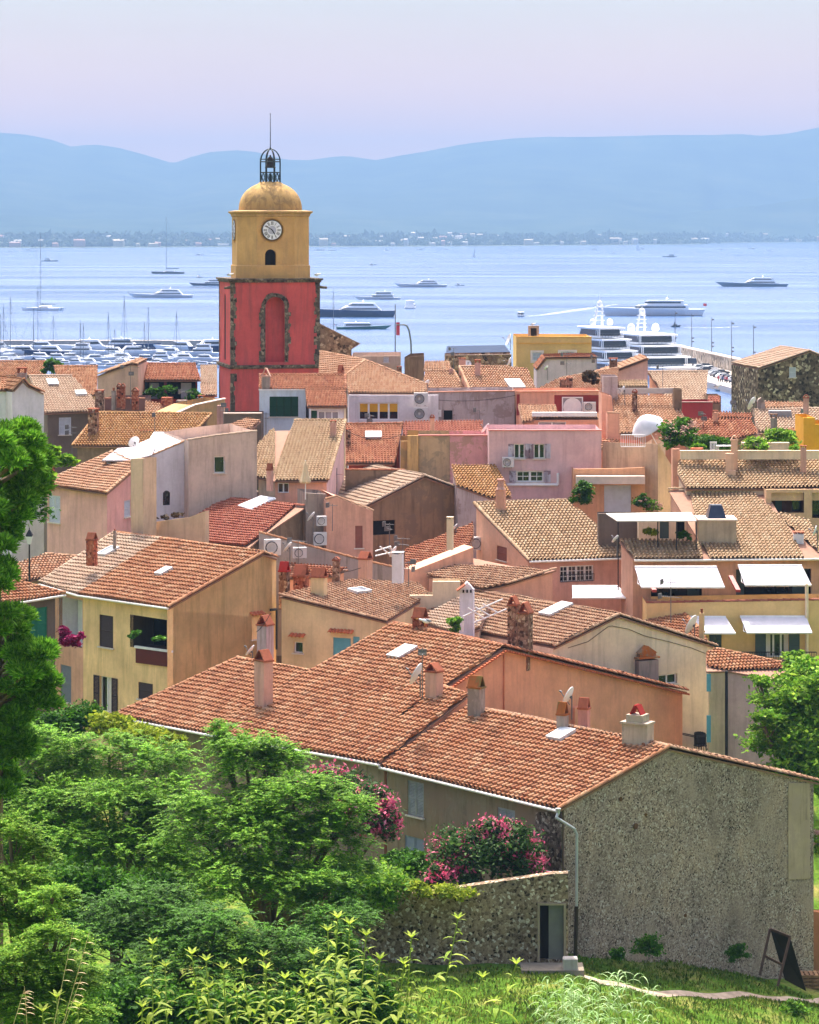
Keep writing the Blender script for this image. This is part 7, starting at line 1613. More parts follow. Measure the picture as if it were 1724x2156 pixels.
def clumps(c, r, n, k, sq=.55, low=-.5):
    """leaf positions: k clumps on the outer part of an ellipsoid, each a flattened spray"""
    c = np.array(c); r = np.array(r); d = rng.normal(size=(k, 3)); d /= np.linalg.norm(d, axis=1)[:, None]; d[:, 2] = np.where(d[:, 2] < low, -d[:, 2], d[:, 2])
    cc = c+d*r*rng.uniform(.45, 1.05, (k, 1)); w_ = rng.integers(0, k, n); s_ = r.mean()*rng.uniform(.12, .3, (k, 1))
    return cc[w_]+rng.normal(size=(n, 3))*s_[w_]*np.array([1, 1, sq])
def fronds(c, r, n, nl=13, ln=.42):
    """feathery compound leaves: leaflet centres and axes along arching stalks in k clumps"""
    nf = n//nl; base = clumps(c, r, nf, max(8, nf//14), .45); ctr = np.array(c); d = base-ctr; d /= np.linalg.norm(d, axis=1)[:, None]+1e-6
    d = d+rng.normal(size=d.shape)*.55; d[:, 2] *= .45; d /= np.linalg.norm(d, axis=1)[:, None]; up = np.array([0, 0, 1.]); sd = np.cross(d, up); sd /= np.linalg.norm(sd, axis=1)[:, None]+1e-6
    t = np.linspace(0, 1, nl)[None, :, None]; L_ = ln*rng.uniform(.6, 1.25, (nf, 1, 1)); pos = base[:, None]+d[:, None]*t*L_-up*(t**2)*L_*.35; sg = np.where(np.arange(nl) % 2, 1, -1)[None, :, None]
    ax = sd[:, None]*sg+d[:, None]*.45; pos = pos+ax*.05*ln/.42; return pos.reshape(-1, 3), ax.reshape(-1, 3)
def frond_tree(name, label, base, crowns, mat, leaf, n, tr=.2, ln=.42):
    t = tree(name, label, 'tree', base, crowns, mat, leaf, 60, tr=tr)
    for o in list(t.children):
        if o.name.startswith('crown'): bpy.data.objects.remove(o)
    vol = sum(r[0]*r[1]+r[2]*r[0] for _, r in crowns); A_, B_ = zip(*[fronds(c, r, int(n*(r[0]*r[1]+r[2]*r[0])/vol), 13, ln) for c, r in crowns]); A_ = np.concatenate(A_); B_ = np.concatenate(B_)
    card_cloud('crown', A_, rng.uniform(.8, 1.2, len(A_))*leaf, mat, t, 2.4, .0, B_, flatb=True); return t
def tree(name, label, cat, base, crowns, mat, leaf, n, group=None, k=None, tr=.18, aspect=1.6, trunk=True, extra=None):
    base = Vector(base); t = thing(name, label, cat, base, group)
    vol = sum(r[0]*r[1]+r[2]*r[0] for _, r in crowns); P_ = [];
    for c, r in crowns:
        m_ = int(n*(r[0]*r[1]+r[2]*r[0])/vol); P_.append(clumps(c, r, m_, k or max(10, int(m_/130))))
    if trunk:
        m = MB(); top = sum((Vector(c) for c, _ in crowns), Vector())/len(crowns); fork = base.lerp(Vector((top.x, top.y, base.z)), .6); fork.z = lerp(base.z, top.z, .5)
        m.tube(base-UP*.4, fork, tr, tr*.75, 10)
        for c, r in crowns:
            c = Vector(c); m.tube(fork, c, tr*.55, tr*.2, 7)
            for _ in range(5):
                d = Vector(rng.normal(size=3)); d.z = abs(d.z)*.7; d.normalize(); e = c+Vector((d.x*r[0], d.y*r[1], d.z*r[2]))*.85; m.tube(fork.lerp(c, rng.uniform(.5, 1)), e, tr*.16, tr*.04, 5)
        m.build('trunk', bark, t)
    pts = np.concatenate(P_); card_cloud('crown', pts, rng.uniform(.6, 1.3, len(pts))*leaf, mat, t, aspect, .2)
    for nm, mt, cnt, sz_, sub in (extra or []):
        ps = np.concatenate([clumps(c, (r[0]*1.04, r[1]*1.04, r[2]*1.04), cnt//len(crowns), max(6, cnt//(len(crowns)*sub)), .8, -.1) for c, r in crowns]); card_cloud(nm, ps, rng.uniform(.7, 1.3, len(ps))*sz_, mt, t, 1.1)
    return t
def E_(u, v, D, ru, rv, dy=None): k = D/F; p = P(u, v, D); return ((p.x, p.y, p.z), (ru*k, (dy or (ru+rv)/2)*k, rv*k))
def gb(u, D): x = (u-CU)/F*D; return (x, D, G(x, D))
def onground(u, v):
    D = 105.0
    while D < 135:
        x = (u-CU)/F*D; z = H-(v-VH)/F*D
        if z <= G(x, D): return Vector((x, D, G(x, D)))
        D += .05
    return P(u, v, 125)
def onground(u, v):
    D = 105.0
    while D < 135:
        x = (u-CU)/F*D; z = H-(v-VH)/F*D
        if z <= G(x, D): return Vector((x, D, G(x, D)))
        D += .05
    return P(u, v, 125)
# big trees of the garden, lower left
frond_tree('locust_tree', 'big dark feathery tree in the middle of the garden, covering the roof corner', gb(520, 106), [E_(520, 1620, 106, 75, 80), E_(470, 1560, 107, 30, 40), E_(580, 1600, 106, 55, 40), E_(620, 1690, 104, 110, 60), E_(690, 1770, 103, 75, 60), E_(560, 1760, 103, 110, 60), E_(440, 1740, 104, 90, 70), E_(520, 1860, 102, 130, 60), E_(650, 1870, 101, 80, 50), E_(745, 1700, 103, 45, 30), E_(745, 1830, 103, 50, 26)], L1, .055, 120000, tr=.3)
frond_tree('ash_tree', 'mid green tree left of the big feathery tree', gb(250, 108), [E_(330, 1620, 111, 80, 50), E_(230, 1590, 112, 70, 50), E_(130, 1610, 112, 70, 60), E_(60, 1560, 113, 50, 50), E_(350, 1710, 109, 80, 60), E_(240, 1700, 109, 100, 60), E_(120, 1700, 110, 80, 60), E_(300, 1800, 108, 110, 70), E_(180, 1800, 108, 90, 70), E_(400, 1850, 107, 80, 60)], L1, .055, 110000, tr=.25)
frond_tree('ash_tree', 'near bright leaved tree at the lower left edge', gb(40, 68), [E_(20, 1750, 68, 55, 30), E_(70, 1800, 68, 40, 22), E_(30, 1860, 67, 75, 35), E_(110, 1890, 66, 45, 22), E_(20, 1940, 67, 90, 35), E_(120, 1970, 65, 60, 22), E_(50, 2030, 65, 110, 35), E_(150, 2060, 65, 70, 22), E_(60, 2110, 65, 110, 50), E_(190, 2125, 64, 50, 20)], L2, .036, 90000, tr=.2, ln=.3)
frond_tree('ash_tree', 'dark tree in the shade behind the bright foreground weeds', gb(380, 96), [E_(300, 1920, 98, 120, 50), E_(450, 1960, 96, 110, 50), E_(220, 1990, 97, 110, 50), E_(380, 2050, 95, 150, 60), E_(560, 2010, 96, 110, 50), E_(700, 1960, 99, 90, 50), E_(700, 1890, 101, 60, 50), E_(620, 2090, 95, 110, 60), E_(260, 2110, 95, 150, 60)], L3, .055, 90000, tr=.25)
for i, (u, v, D, ru, rv, lb) in enumerate(((250, 2150, 90, 200, 70, 'added dark shrub at the bottom left under the trees'), (520, 2160, 90, 180, 60, 'added dark shrub at the bottom beneath the bushy weeds'), (740, 2120, 98, 90, 60, 'added dark shrub below the left end of the garden wall'), (60, 2180, 84, 150, 60, 'added dark shrub in the bottom left corner'), (170, 1890, 102, 130, 60, 'added shaded shrub behind the near bright tree'), (300, 1900, 104, 120, 60, 'added shaded shrub between the two garden trees'), (60, 1720, 112, 110, 80, 'added shaded shrub below the pine by the grey house'), (660, 2010, 106, 90, 60, 'added shaded shrub in front of the left end of the garden wall'))):
    tree('shadow_fill_shrub', lb, 'shrub', gb(u, D), [E_(u, v, D, ru, rv, 2.4), E_(u+40, v+60, D+2, ru, rv, 3)], L3, .1, 26000, trunk=False, k=160)  # dark leaved shrubs added so the ground under the trees looks shadowed
tree('garden_shrub', 'leafy climber spilling over the top of the garden wall', 'shrub', gb(780, 117.5), [E_(760, 1860, 118.4, 90, 35), E_(700, 1850, 117.5, 60, 40), E_(820, 1870, 118.6, 50, 26), E_(790, 1905, 118.4, 45, 40)], L2, .1, 16000, trunk=False)
tree('yellow_creeper', 'yellow green creeper lying on the garden wall beside the oleander', 'shrub', gb(870, 118.4), [E_(860, 1868, 118.7, 45, 14), E_(930, 1878, 118.8, 60, 9)], L4, .08, 5000, trunk=False)
tree('yellow_creeper', 'yellow green creeper under the left eaves of the long house', 'shrub', gb(270, 141), [E_(230, 1530, 142, 50, 24), E_(300, 1550, 140, 60, 20), E_(355, 1568, 138, 40, 22)], L4, .12, 9000, trunk=False)
tree('garden_shrub', 'small upright bush in front of the yellow house doorway', 'shrub', gb(170, 143), [E_(172, 1520, 145, 45, 42), E_(120, 1545, 144, 60, 40)], L3, .12, 8000)
# oleanders
tree('oleander', 'pink flowering oleander half hidden by the tree, against the old ochre wall', 'shrub', gb(730, 126.5), [E_(700, 1660, 128, 70, 38), E_(770, 1700, 127, 60, 45), E_(800, 1745, 126.5, 38, 40)], LO, .1, 12000, extra=[('blossom', FL, 3600, .12, 30)])
tree('oleander', 'round pink flowering oleander behind the garden wall, near the stone corner', 'shrub', gb(1010, 121.5), [E_(1000, 1800, 122.3, 90, 50), E_(1075, 1790, 122, 60, 55), E_(950, 1840, 121.3, 50, 38), E_(1110, 1830, 121.4, 40, 32), E_(1050, 1760, 122.3, 50, 34)], LO, .1, 20000, extra=[('blossom', FL, 4200, .105, 26)])
tree('garden_shrub', 'low dark shrub below the blue grey door', 'shrub', gb(870, 121), [E_(870, 1835, 123, 55, 35), E_(830, 1810, 124, 30, 25)], L3, .09, 7000)
# right hand tree
tree('walnut_tree', 'broad green tree at the right edge behind the stone gable', 'tree', gb(1690, 139), [E_(1680, 1480, 140, 90, 60), E_(1700, 1430, 141, 60, 40), E_(1640, 1560, 139, 70, 50), E_(1700, 1580, 139, 90, 70), E_(1760, 1500, 140, 90, 100), E_(1610, 1530, 138, 35, 30), E_(1700, 1650, 138, 90, 60), E_(1600, 1440, 140, 24, 20), E_(1680, 1395, 142, 30, 22)], L2, .13, 46000, tr=.3)
tree('white_flower_shrub', 'white flowering bush just past the right end of the stone gable', 'shrub', gb(1719, 136), [E_(1722, 1775, 136, 14, 30)], L2, .1, 900, trunk=False, extra=[('blossom', FP, 300, .08, 10)])
# small shrubs at the wall foot
for i, (u, v, D, ru, rv, lb) in enumerate(((1360, 1998, 121.5, 33, 28, 'dark bush growing at the middle of the stone gable foot'), (1300, 2010, 121.0, 14, 14, 'small weed clump left of the bush at the gable foot'), (1552, 2010, 126, 22, 24, 'straggly weed against the gable wall left of the easel'), (1670, 2125, 119, 26, 18, 'little round bush at the lower right corner'))):
    x = (u-CU)/F*D; tree('wall_shrub', lb, 'shrub', (x, D, G(x, D)), [E_(u, v, D, ru, rv)], L3 if i < 3 else L1, .07, 1800, trunk=False)
# pine at the left edge: tufts of needles
t = thing('pine_tree', 'tall pine with bright needle tufts filling the left edge', 'tree', gb(-20, 74)); m = MB(); b_ = Vector(gb(-20, 74)); tp = P(-10, 900, 74); m.tube(b_-UP*.4, P(-15, 1500, 74), .34, .26, 10); m.tube(P(-15, 1500, 74), tp, .26, .1, 8)
lobes = [(30, 935, 74, 55, 60), (62, 1010, 75, 36, 55), (15, 1060, 74, 60, 60), (40, 960, 76, 60, 70), (0, 1130, 74, 38, 50), (2, 1210, 73, 26, 40), (16, 1310, 74, 52, 40), (60, 1385, 74, 56, 50), (70, 1440, 74, 48, 40), (30, 1480, 74, 80, 60), (20, 1560, 74, 55, 60), (0, 1640, 74, 40, 50), (-40, 1200, 75, 30, 300)]
pts = []; dr = []; rl_ = random.Random(11); sub_l = []
for (u, v, D, ru, rv) in lobes:
    for q in range(6): a_ = q*1.05+rl_.uniform(-.4, .4); sub_l.append((u+ru*.62*math.cos(a_)*rl_.uniform(.7, 1.15), v+rv*.62*math.sin(a_)*rl_.uniform(.7, 1.1), D+rl_.uniform(-.8, .8), ru*rl_.uniform(.3, .5), rv*rl_.uniform(.22, .36)))
for (u, v, D, ru, rv) in sub_l:
    c, r = E_(u, v, D, ru, rv); m.tube(P(-14, v+50, 74), c, .06, .02, 5); kk = int(ru*rv/6)+26; d = rng.normal(size=(kk, 3)); d /= np.linalg.norm(d, axis=1)[:, None]; d[:, 2] = np.abs(d[:, 2])*1.0-.35; cc = np.array(c)+d*np.array(r)*rng.uniform(.55, 1.05, (kk, 1))
    for j in range(kk):
        n_ = 26; out_ = d[j]+np.array([0, 0, .7]); dd = rng.normal(size=(n_, 3))*.55+out_; dd /= np.linalg.norm(dd, axis=1)[:, None]; ln_ = rng.uniform(.05, .26, (n_, 1)); pts.append(cc[j]+dd*ln_); dr.append(dd)
m.build('trunk', bark, t); pts = np.concatenate(pts); dr = np.concatenate(dr); card_cloud('crown', pts, rng.uniform(.02, .034, len(pts)), LP, t, 7.0, 0, dr)
tree('ash_tree', 'light green young tree between the pine and the dark grey wall', 'tree', gb(120, 150), [E_(100, 958, 150, 18, 18), E_(135, 970, 152, 22, 10), E_(92, 1000, 150, 16, 24)], L2, .2, 4000, trunk=False)
tree('conifer', 'dark green tree mass between pine and pink house', 'tree', gb(62, 140), [E_(62, 1060, 140, 26, 70), E_(55, 1010, 140, 30, 50)], L3, .15, 6000, trunk=False)
tree('green_bush', 'round green bush behind the pink roofs before the marina', 'shrub', gb(112, 262), [E_(112, 768, 262, 18, 9), E_(108, 778, 262, 16, 10)], L3, .3, 1500)
# roof gardens and balconies
def bush(name, label, cs, mat, n, leaf, extra=None, cat='plant'): c0 = cs[0]; p = P(c0[0], c0[1]+c0[4], c0[2]); return tree(name, label, cat, p, [E_(*c) for c in cs], mat, leaf, n, trunk=False, extra=extra)
bush('balcony_plants', 'dark green plants on the left balcony of the rosy roofed house', [(325, 829, 235, 22, 11)], L3, 1200, .2); bush('balcony_plants', 'dark green plants on the right balcony of the rosy roofed house', [(408, 832, 235, 16, 11), (358, 820, 235, 12, 8)], L3, 1200, .2)
bush('terrace_rose', 'pale flowering bush at the left corner of the roof garden', [(1425, 925, 181, 34, 34), (1440, 905, 182, 26, 22)], L3, 6000, .14, [('blossom', FP, 900, .1, 12)])
hg = tree('hedge', 'dark clipped hedge along the back of the roof garden', 'hedge', P(1500, 955, 183), [E_(1490, 938, 183, 26, 18), E_(1515, 938, 183, 26, 18), E_(1465, 938, 183, 20, 18)], L3, .09, 12000, trunk=False)
bush('potted_ball', 'rounded pale green shrub in a pot on the roof garden', [(1467, 944, 178, 16, 9)], L1, 1500, .08); bush('trailing_plant', 'bright green plants trailing over the pale planters', [(1590, 935, 178, 34, 12), (1640, 925, 179, 34, 20), (1605, 950, 177, 10, 16), (1672, 950, 177, 10, 16)], L2, 6000, .12)
bush('hedge', 'dark green hedge behind the trailing planter plants', [(1650, 920, 181, 22, 16)], L3, 3000, .1, cat='hedge')
for i, (u0, u1, lb) in enumerate(((1563, 1604, 'left pale stone planter on the roof garden'), (1617, 1660, 'right pale stone planter on the roof garden'))):
    a, b = P(u0, 932, 177.6), P(u1, 950, 177.6); t = thing('planter', lb, 'planter', ((a.x+b.x)/2, 177.8, b.z)); m = MB(); w_ = b.x-a.x; h_ = a.z-b.z; c = Vector(((a.x+b.x)/2, 177.8, (a.z+b.z)/2)); m.box(c, (w_, .6, h_)); m.box(c+UP*h_*.45, (w_+.08, .68, .1)); m.build('trough', cream, t)
m = MB(); a, b = P(1432, 958, 176.5), P(1724+60, 958, 176.5); c = (a+b)/2; t = thing('terrace_parapet', 'low cream parapet along the front of the roof garden', 'parapet', c); m.box(c, (b.x-a.x, .3, .5)); m.box(c+UP*.27, (b.x-a.x+.05, .4, .06)); m.build('wall', cream, t)
# pot, table and chair on roof garden
p = P(1467, 958, 177.5); t = thing('plant_pot', 'terracotta pot under the rounded roof garden shrub', 'pot', p); m = MB(); m.lathe(p-UP*.1, [(.25, 0), (.36, .45), (.4, .46), (.4, .56), (.32, .56)], 16); m.build('pot', flat('terracotta', 'b0603f', .85), t)
p = P(1527, 955, 178); t = thing('garden_table', 'white metal table beside the chimney on the roof garden', 'table', p-UP*.1); m = MB(); m.box(p+UP*.5, (1.1, .7, .04)); m.build('tabletop', whitef, t)
for sx in (-1, 1):
    for sy in (-1, 1): m = MB(); m.tube(p+Vector((sx*.45, sy*.28, .5)), p+Vector((sx*.48, sy*.3, -.1)), .02); m.build('leg', whitef, t)
p = P(1502, 957, 178); t = thing('garden_chair', 'white slatted chair left of the white roof garden table', 'chair', p-UP*.1); m = MB(); m.box(p+UP*.25, (.45, .45, .04)); m.build('seat', whitef, t); m = MB()
for i in range(5): m.box(p+Vector((-.18+.09*i, .2, .52)), (.04, .03, .5))
m.box(p+Vector((0, .2, .78)), (.45, .035, .05)); m.build('backrest', whitef, t)
for sx in (-1, 1):
    for sy in (-1, 1): m = MB(); m.tube(p+Vector((sx*.19, sy*.19, .25)), p+Vector((sx*.19, sy*.19, -.1)), .018); m.build('leg', whitef, t)
bush('potted_shrub', 'dark leafy shrub against the roller door wall', [(1224, 1045, 179.5, 16, 34)], L3, 3000, .1); bush('potted_shrub', 'round dark shrub right of the white roller door', [(1350, 1058, 179.5, 13, 18)], L3, 1500, .1, [('blossom', FP, 100, .08, 8)]); bush('potted_shrub', 'white flowering low shrub right of the roller door', [(1377, 1066, 179.5, 17, 13)], L1, 1500, .1, [('blossom', FP, 300, .08, 10)])
bush('potted_palm', 'spiky yellow green plant under the canvas shade', [(1370, 1123, 166, 14, 12)], L4, 900, .12); bush('potted_palm', 'dark plant at the right post of the canvas shade', [(1440, 1128, 166.5, 12, 10)], L3, 700, .1)
bush('bougainvillea', 'magenta bougainvillea hanging over the narrow balcony beside the yellow house', [(133, 1338, 149.5, 12, 18), (150, 1355, 149.3, 24, 16), (170, 1345, 149.2, 8, 12)], FM, 2500, .12); bush('climber', 'dark ivy stem climbing beside the white chimney', [(960, 1318, 149.5, 12, 22)], L1, 900, .12)
bush('balcony_plants', 'dark plants on the loggia ledge of the yellow house', [(283, 1338, 149.6, 14, 12), (335, 1345, 148.9, 12, 7)], L3, 900, .1); bush('climber', 'dry brown bush on the roof beside a small dish', [(1240, 800, 213, 16, 18)], leafmat('leaf_dry', ['3c3022', '5a4632', '77603f'], .2), 1500, .16)
bush('wall_plants', 'row of small succulents along the wall below the white house', [(320, 1092, 168.2, 14, 5), (345, 1090, 168.2, 14, 5), (375, 1086, 168.2, 18, 5)], leafmat('leaf_dry', [], .2) if 'leaf_dry' in MC else L3, 900, .1)
bush('potted_shrub', 'bright green tuft on the terrace behind the ribbed panel', [(552, 1030, 181, 8, 6)], L2, 400, .12)
# garden wall with gate
h = House('garden_wall', 'old rubble garden wall with a grey gate, left of the stone gable', 'wall', gz=6)
gw = rubble('rubble_wall', '9c8670', ('6e5c4c', '927d68', 'ae9a82'), 8.5, light='d6cbba')
h.block(119.6, 1.5, zU(600, 1884, 904, 1879, 1013, 1861, 1165, 1839, 1196, 1838), .5, gw, roof='none', wins=[W('dark', zK, 50, 1115, 193, 1440, sill=False, glass=MC['dark_interior'])]); h.done()
pf = h.last[0]; m = MB()
for x0, y0, x1, y1 in ((36, 1100, 50, 1450), (193, 1100, 207, 1450), (36, 1098, 207, 1112)):
    a, b = pf.hit(*zK(x0, y0)[0]), pf.hit(*zK(x1, y1)[0]); m.box((a+b)/2-Vector((0, .04, 0)), (abs(b.x-a.x), .16 if y1-y0 > 50 else .17, abs(a.z-b.z)))
m.build('gate_frame', plaster('gate_plaster', '9b8a76', .5), h.root)
m = MB(); a, b = pf.hit(*zK(104, 1117)[0]), pf.hit(*zK(192, 1450)[0]); m.box((a+b)/2+Vector((0, .1, 0)), (abs(b.x-a.x), .05, abs(a.z-b.z))); m.build('gate_leaf', flat('gate_grey', '6a6864', .7), h.root)
a = pf.hit(*zK(75, 1500)[0]); x = a.x; t_ = G(x, 118.6); m = MB(); m.box((x+.3, 118.6, t_+.05), (2.6, 1.3, .35)); o = m.build('gate_step', plaster('step_concrete', '8f8576', .5), h.root)
x = (zK(232, 1480)[0][0]-CU)/F*118.3; t = thing('stone_block', 'pale square stone block at the foot of the downpipe', 'block', (x, 118.3, G(x, 118.3))); m = MB(); m.box((x, 118.3, G(x, 118.3)+.3), (.62, .5, .75)); o = m.build('block', plaster('granite_pale', 'b3aca6', .4), t); bv = o.modifiers.new('bevel', 'BEVEL'); bv.width = .04
# downpipe on the stone corner
m = MB(); pts = [P(*zK(x_, y_)[0], D) for x_, y_, D in ((160, 555, 121.6), (150, 590, 121.5), (255, 655, 121.7), (272, 690, 121.8), (270, 1120, 121.6))]; m.path(pts, .06, 8); m.lathe(pts[0]-UP*.1, [(.07, 0), (.12, .25)], 10); m.build('downpipe', flat('zinc_pipe', 'a3a6aa', .4, .3), St, True)
m = MB(); m.path([pts[-1], P(*zK(262, 1470)[0], 121.4)], .085, 8); m.build('downpipe_foot', flat('cast_iron_brown', '33291f', .6), St)
for q in ((640, 270), (470, 530)): pass
m = MB(); gpn = (gp.n if gp.n.y < 0 else -gp.n)
for x_, y_, r_ in ((625, 640, .13), (535, 478, .1), (922, 1175, .08), (685, 572, .07)): c = gp.hit(*zK(x_, y_)[0])+gpn*-.01; m.lathe(c, [(r_, 0), (r_, .03)], 10, gpn)
m.build('wall_holes', plaster('hole_fill', '6b4c34', .3), St)
# render patch at the right end of the gable wall
a, b = gp.hit(1660, 1700), gp.hit(1706, 1700); z0_, z1_ = gp.hit(1683, 1850).z, gp.hit(1683, 1648).z; d_ = (b-a).normalized(); m = MB(); m.box(((a.x+b.x)/2-gpn.x*.035, (a.y+b.y)/2-gpn.y*.035, (z0_+z1_)/2), ((b-a).length, .02, z1_-z0_), rot=(d_, gpn, UP)); m.build('render_patch', plaster('patch_render', 'ad9780', .7, patch=.5, patchhex='a08b7a'), St)
# red soil wall at right edge
h = House('low_wall', 'low reddish wall right of the stone gable', 'wall', gz=2); h.block(133, 0, zU(1708, 1918, 1800, 1922), .4, plaster('wall_red_earth', 'b07a5c', .5)); h.done()
# easel-like blackboard and pallets
def gp_(u, v, D): x = (u-CU)/F*D; return Vector((x, D, G(x, D)))
wd_ = flat('wood_dark', '3a2a20', .8, var=.3); t = thing('a_board', 'dark wooden folding board standing on the grass beside the gable wall', 'sign board', gp_(1650, 2080, 123)); D0 = 122.5
tl, tr_ = P(1621, 1955, D0+.9), P(1663, 1972, D0+.5)
feet = [P(1599, 2052, D0), P(1637, 2075, D0-.7)]; back = [P(1652, 2062, D0+2.4), P(1697, 2086, D0+1.6)]
m = MB()
for a, b in ((tl, feet[0]), (tr_, feet[1]), (tl, tr_), (feet[0].lerp(tl, .42), feet[1].lerp(tr_, .42))):
    d = (b-a); m.box((a+b)/2, (d.length, .09, .12), rot=(d.normalized(), Vector((0, 1, 0)), d.normalized().cross(Vector((0, 1, 0)))))
m.build('frame', wd_, t); m = MB(); m.prism([tl, tr_, back[1], back[0]], (0, .05, 0)); m.build('board', flat('board_black', '1d1a18', .7), t)
pw = flat('pallet_wood', '8a6a4c', .9, var=.35)
for i, (dz, lb) in enumerate(((0, 'lowest wooden pallet of the stack at the right edge'), (.16, 'second wooden pallet from the bottom at the right edge'), (.32, 'third wooden pallet from the bottom at the right edge'), (.48, 'topmost wooden pallet of the stack at the right edge'))):
    b_ = onground(1712, 2076)+UP*dz; t = thing('pallet', lb, 'pallet', b_); m = MB()
    for y in (-.35, 0, .35): m.box(b_+Vector((0, y, .05)), (1.2, .1, .09))
    for k in range(6): m.box(b_+Vector((-.54+.216*k, 0, .115)), (.14, .82, .025))
    for k in (-.54, 0, .54): m.box(b_+Vector((k, 0, .0)), (.14, .8, .02))
    m.build('slats', pw, t)
# path and lawn
m = MB(); pathp = [zK(*c)[0] for c in ((60, 1490), (260, 1530), (420, 1580), (640, 1625), (900, 1645), (1200, 1655), (1500, 1680), (1724, 1690), (2100, 1700))]
pg = [onground(*p) for p in pathp]
V = []; 
for a, b in zip(pg[:-1], pg[1:]):
    for k in range(6): V.append(a.lerp(b, k/6))
V.append(pg[-1]); mm = MB()
def gz_(p): return Vector((p.x, p.y, G(p.x, p.y)+.03))
for a, b in zip(V[:-1], V[1:]): w_ = .38; mm.face([gz_(a+Vector((0, -w_, 0))), gz_(b+Vector((0, -w_, 0))), gz_(b+Vector((0, w_, 0))), gz_(a+Vector((0, w_, 0)))])
o = mm.build('path', flat('path_dust', '9d8c7c', .95, var=.3)); o['kind'] = 'structure'
n_ = 60000; gx = rng.uniform(-6, 21, n_); gy = rng.uniform(106, 128, n_); pz = np.array([G(a, b) for a, b in zip(gx, gy)]); gp0 = (B if isinstance(B, Vector) else Vector((0, 0, 0)))
cl = np.sin(gx*1.7+np.sin(gy*1.1)*2)*np.sin(gy*1.9+gx*.6)
pthx = np.array([p.x for p in V]); pthy = np.array([p.y for p in V]); py_ = np.interp(gx, pthx, pthy); keep = (np.abs(gy-py_) > .5) & (rng.uniform(-1, 1, n_) < cl*.8+.55)
gx, gy, pz = gx[keep], gy[keep], pz[keep]; card_cloud('grass', np.stack([gx, gy, pz+.07], 1), rng.uniform(.025, .05, len(gx)), leafmat('grass_blade', ['2c4a14', '456a1e', '64882a', '86993c', 'a09450'], .35), None, 5, 0, np.stack([rng.normal(0, .35, len(gx)), rng.normal(0, .35, len(gx)), np.ones(len(gx))], 1), kind='stuff')
# foreground weeds with lance shaped leaves
def blade(m, p, d, L_, w_, droop=.5, seg=4):
    """one curved, folded leaf"""
    d = d.normalized(); s_ = d.cross(UP); s_ = s_.normalized() if s_.length > .05 else Vector((1, 0, 0)); q = Vector(p); i = len(m.v)
    for k in range(seg+1):
        t = k/seg; ww = w_*math.sin(math.pi*min(.98, .08+t*.92))**.8; m.v += [q+s_*ww*.5+UP*ww*.16, q.copy(), q-s_*ww*.5+UP*ww*.16]; d = (d+Vector((0, 0, -droop/seg))).normalized(); q = q+d*(L_/seg)
    for k in range(seg): a = i+3*k; m.f += [(a, a+1, a+4, a+3), (a+1, a+2, a+5, a+4)]
def weed(label, stems, D, mat=LF, leafL=.15, leafW=.034, n=34, name='tall_weed'):
    x0 = (sum(s_[0][0] for s_ in stems)/len(stems)-CU)/F*D; t = thing(name, label, 'plant', (x0, D, G(x0, D))); ms, ml = MB(), MB(); r = random.Random(int(x0*100)+9)
    for (b, tip) in stems:
        a = P(b[0], b[1], D+r.uniform(-.3, .3)); a.z = G(a.x, a.y) if b[1] > 2155 else a.z; e = P(tip[0], tip[1], D+r.uniform(-.5, .5)); mid = a.lerp(e, .5)+Vector((r.uniform(-.05, .05), 0, .05)); pts = [a, a.lerp(mid, .5), mid, mid.lerp(e, .5), e]; ms.path(pts, .004, 5); ln = (e-a).length
        vis = min(1, 1.0/ln)
        for k in range(n):
            t_ = 1-vis*(k+.3)/n; t_ = max(0, t_); pp = a.lerp(mid, t_*2) if t_ < .5 else mid.lerp(e, t_*2-1); ang = k*2.4+r.uniform(-.3, .3); el = r.uniform(.1, 1.0); dd = Vector((math.cos(ang), math.sin(ang), el)); sc_ = min(1, .35+ .9*k/n*2.2); blade(ml, pp, dd, leafL*sc_*r.uniform(.6, 1.35), leafW*sc_*r.uniform(.8, 1.2), r.uniform(.7, 1.4))
        for k in range(6): ang = k*1.05; blade(ml, e, Vector((math.cos(ang), math.sin(ang), 1.1)), leafL*.42, leafW*.6, .4)
    ms.build('stem', flat('stem_green_brown', '7a8a3c', .7), t); o = ml.build('leaves', mat, t); uvl = o.data.uv_layers.new(name='UVMap')
    for p in o.data.polygons:
        for li in p.loop_indices: uvl.data[li].uv = ((p.index//8)*.713+.11, .37)
def S(*c): return [((c[i], c[i+1]), (c[i+2], c[i+3])) for i in range(0, len(c), 4)]
weed('tall bright weed standing alone at the lower left, upright stems', S(300, 2190, 321, 1988, 335, 2190, 348, 2035, 310, 2200, 300, 2120), 18)
weed('bushy bright weed right of the lone upright weed', S(470, 2200, 404, 2009, 480, 2200, 434, 2023, 490, 2200, 470, 2040, 450, 2200, 440, 2080, 500, 2200, 500, 2090), 17.5)
weed('wide bright weed under the big dark tree', S(590, 2200, 510, 2030, 600, 2200, 555, 2014, 570, 2200, 560, 2040, 620, 2200, 600, 2060, 640, 2200, 650, 2075), 18.5)
weed('tallest bright weed in the middle, with many stems', S(700, 2200, 711, 1933, 690, 2200, 690, 1960, 720, 2200, 736, 1946, 740, 2200, 771, 1970, 680, 2200, 660, 2010, 710, 2200, 800, 2020, 660, 2200, 640, 2060, 640, 2200, 625, 2090), 17)
weed('leaning bright weed with long bare stems in front of the rubble wall', S(790, 2200, 866, 1974, 800, 2200, 964, 1935, 780, 2200, 850, 2030, 800, 2200, 890, 2090), 18)
weed('low arching bright weed reaching right over the lawn', S(820, 2200, 1016, 2058, 850, 2230, 1087, 2030, 900, 2250, 1040, 2110), 19, n=15)
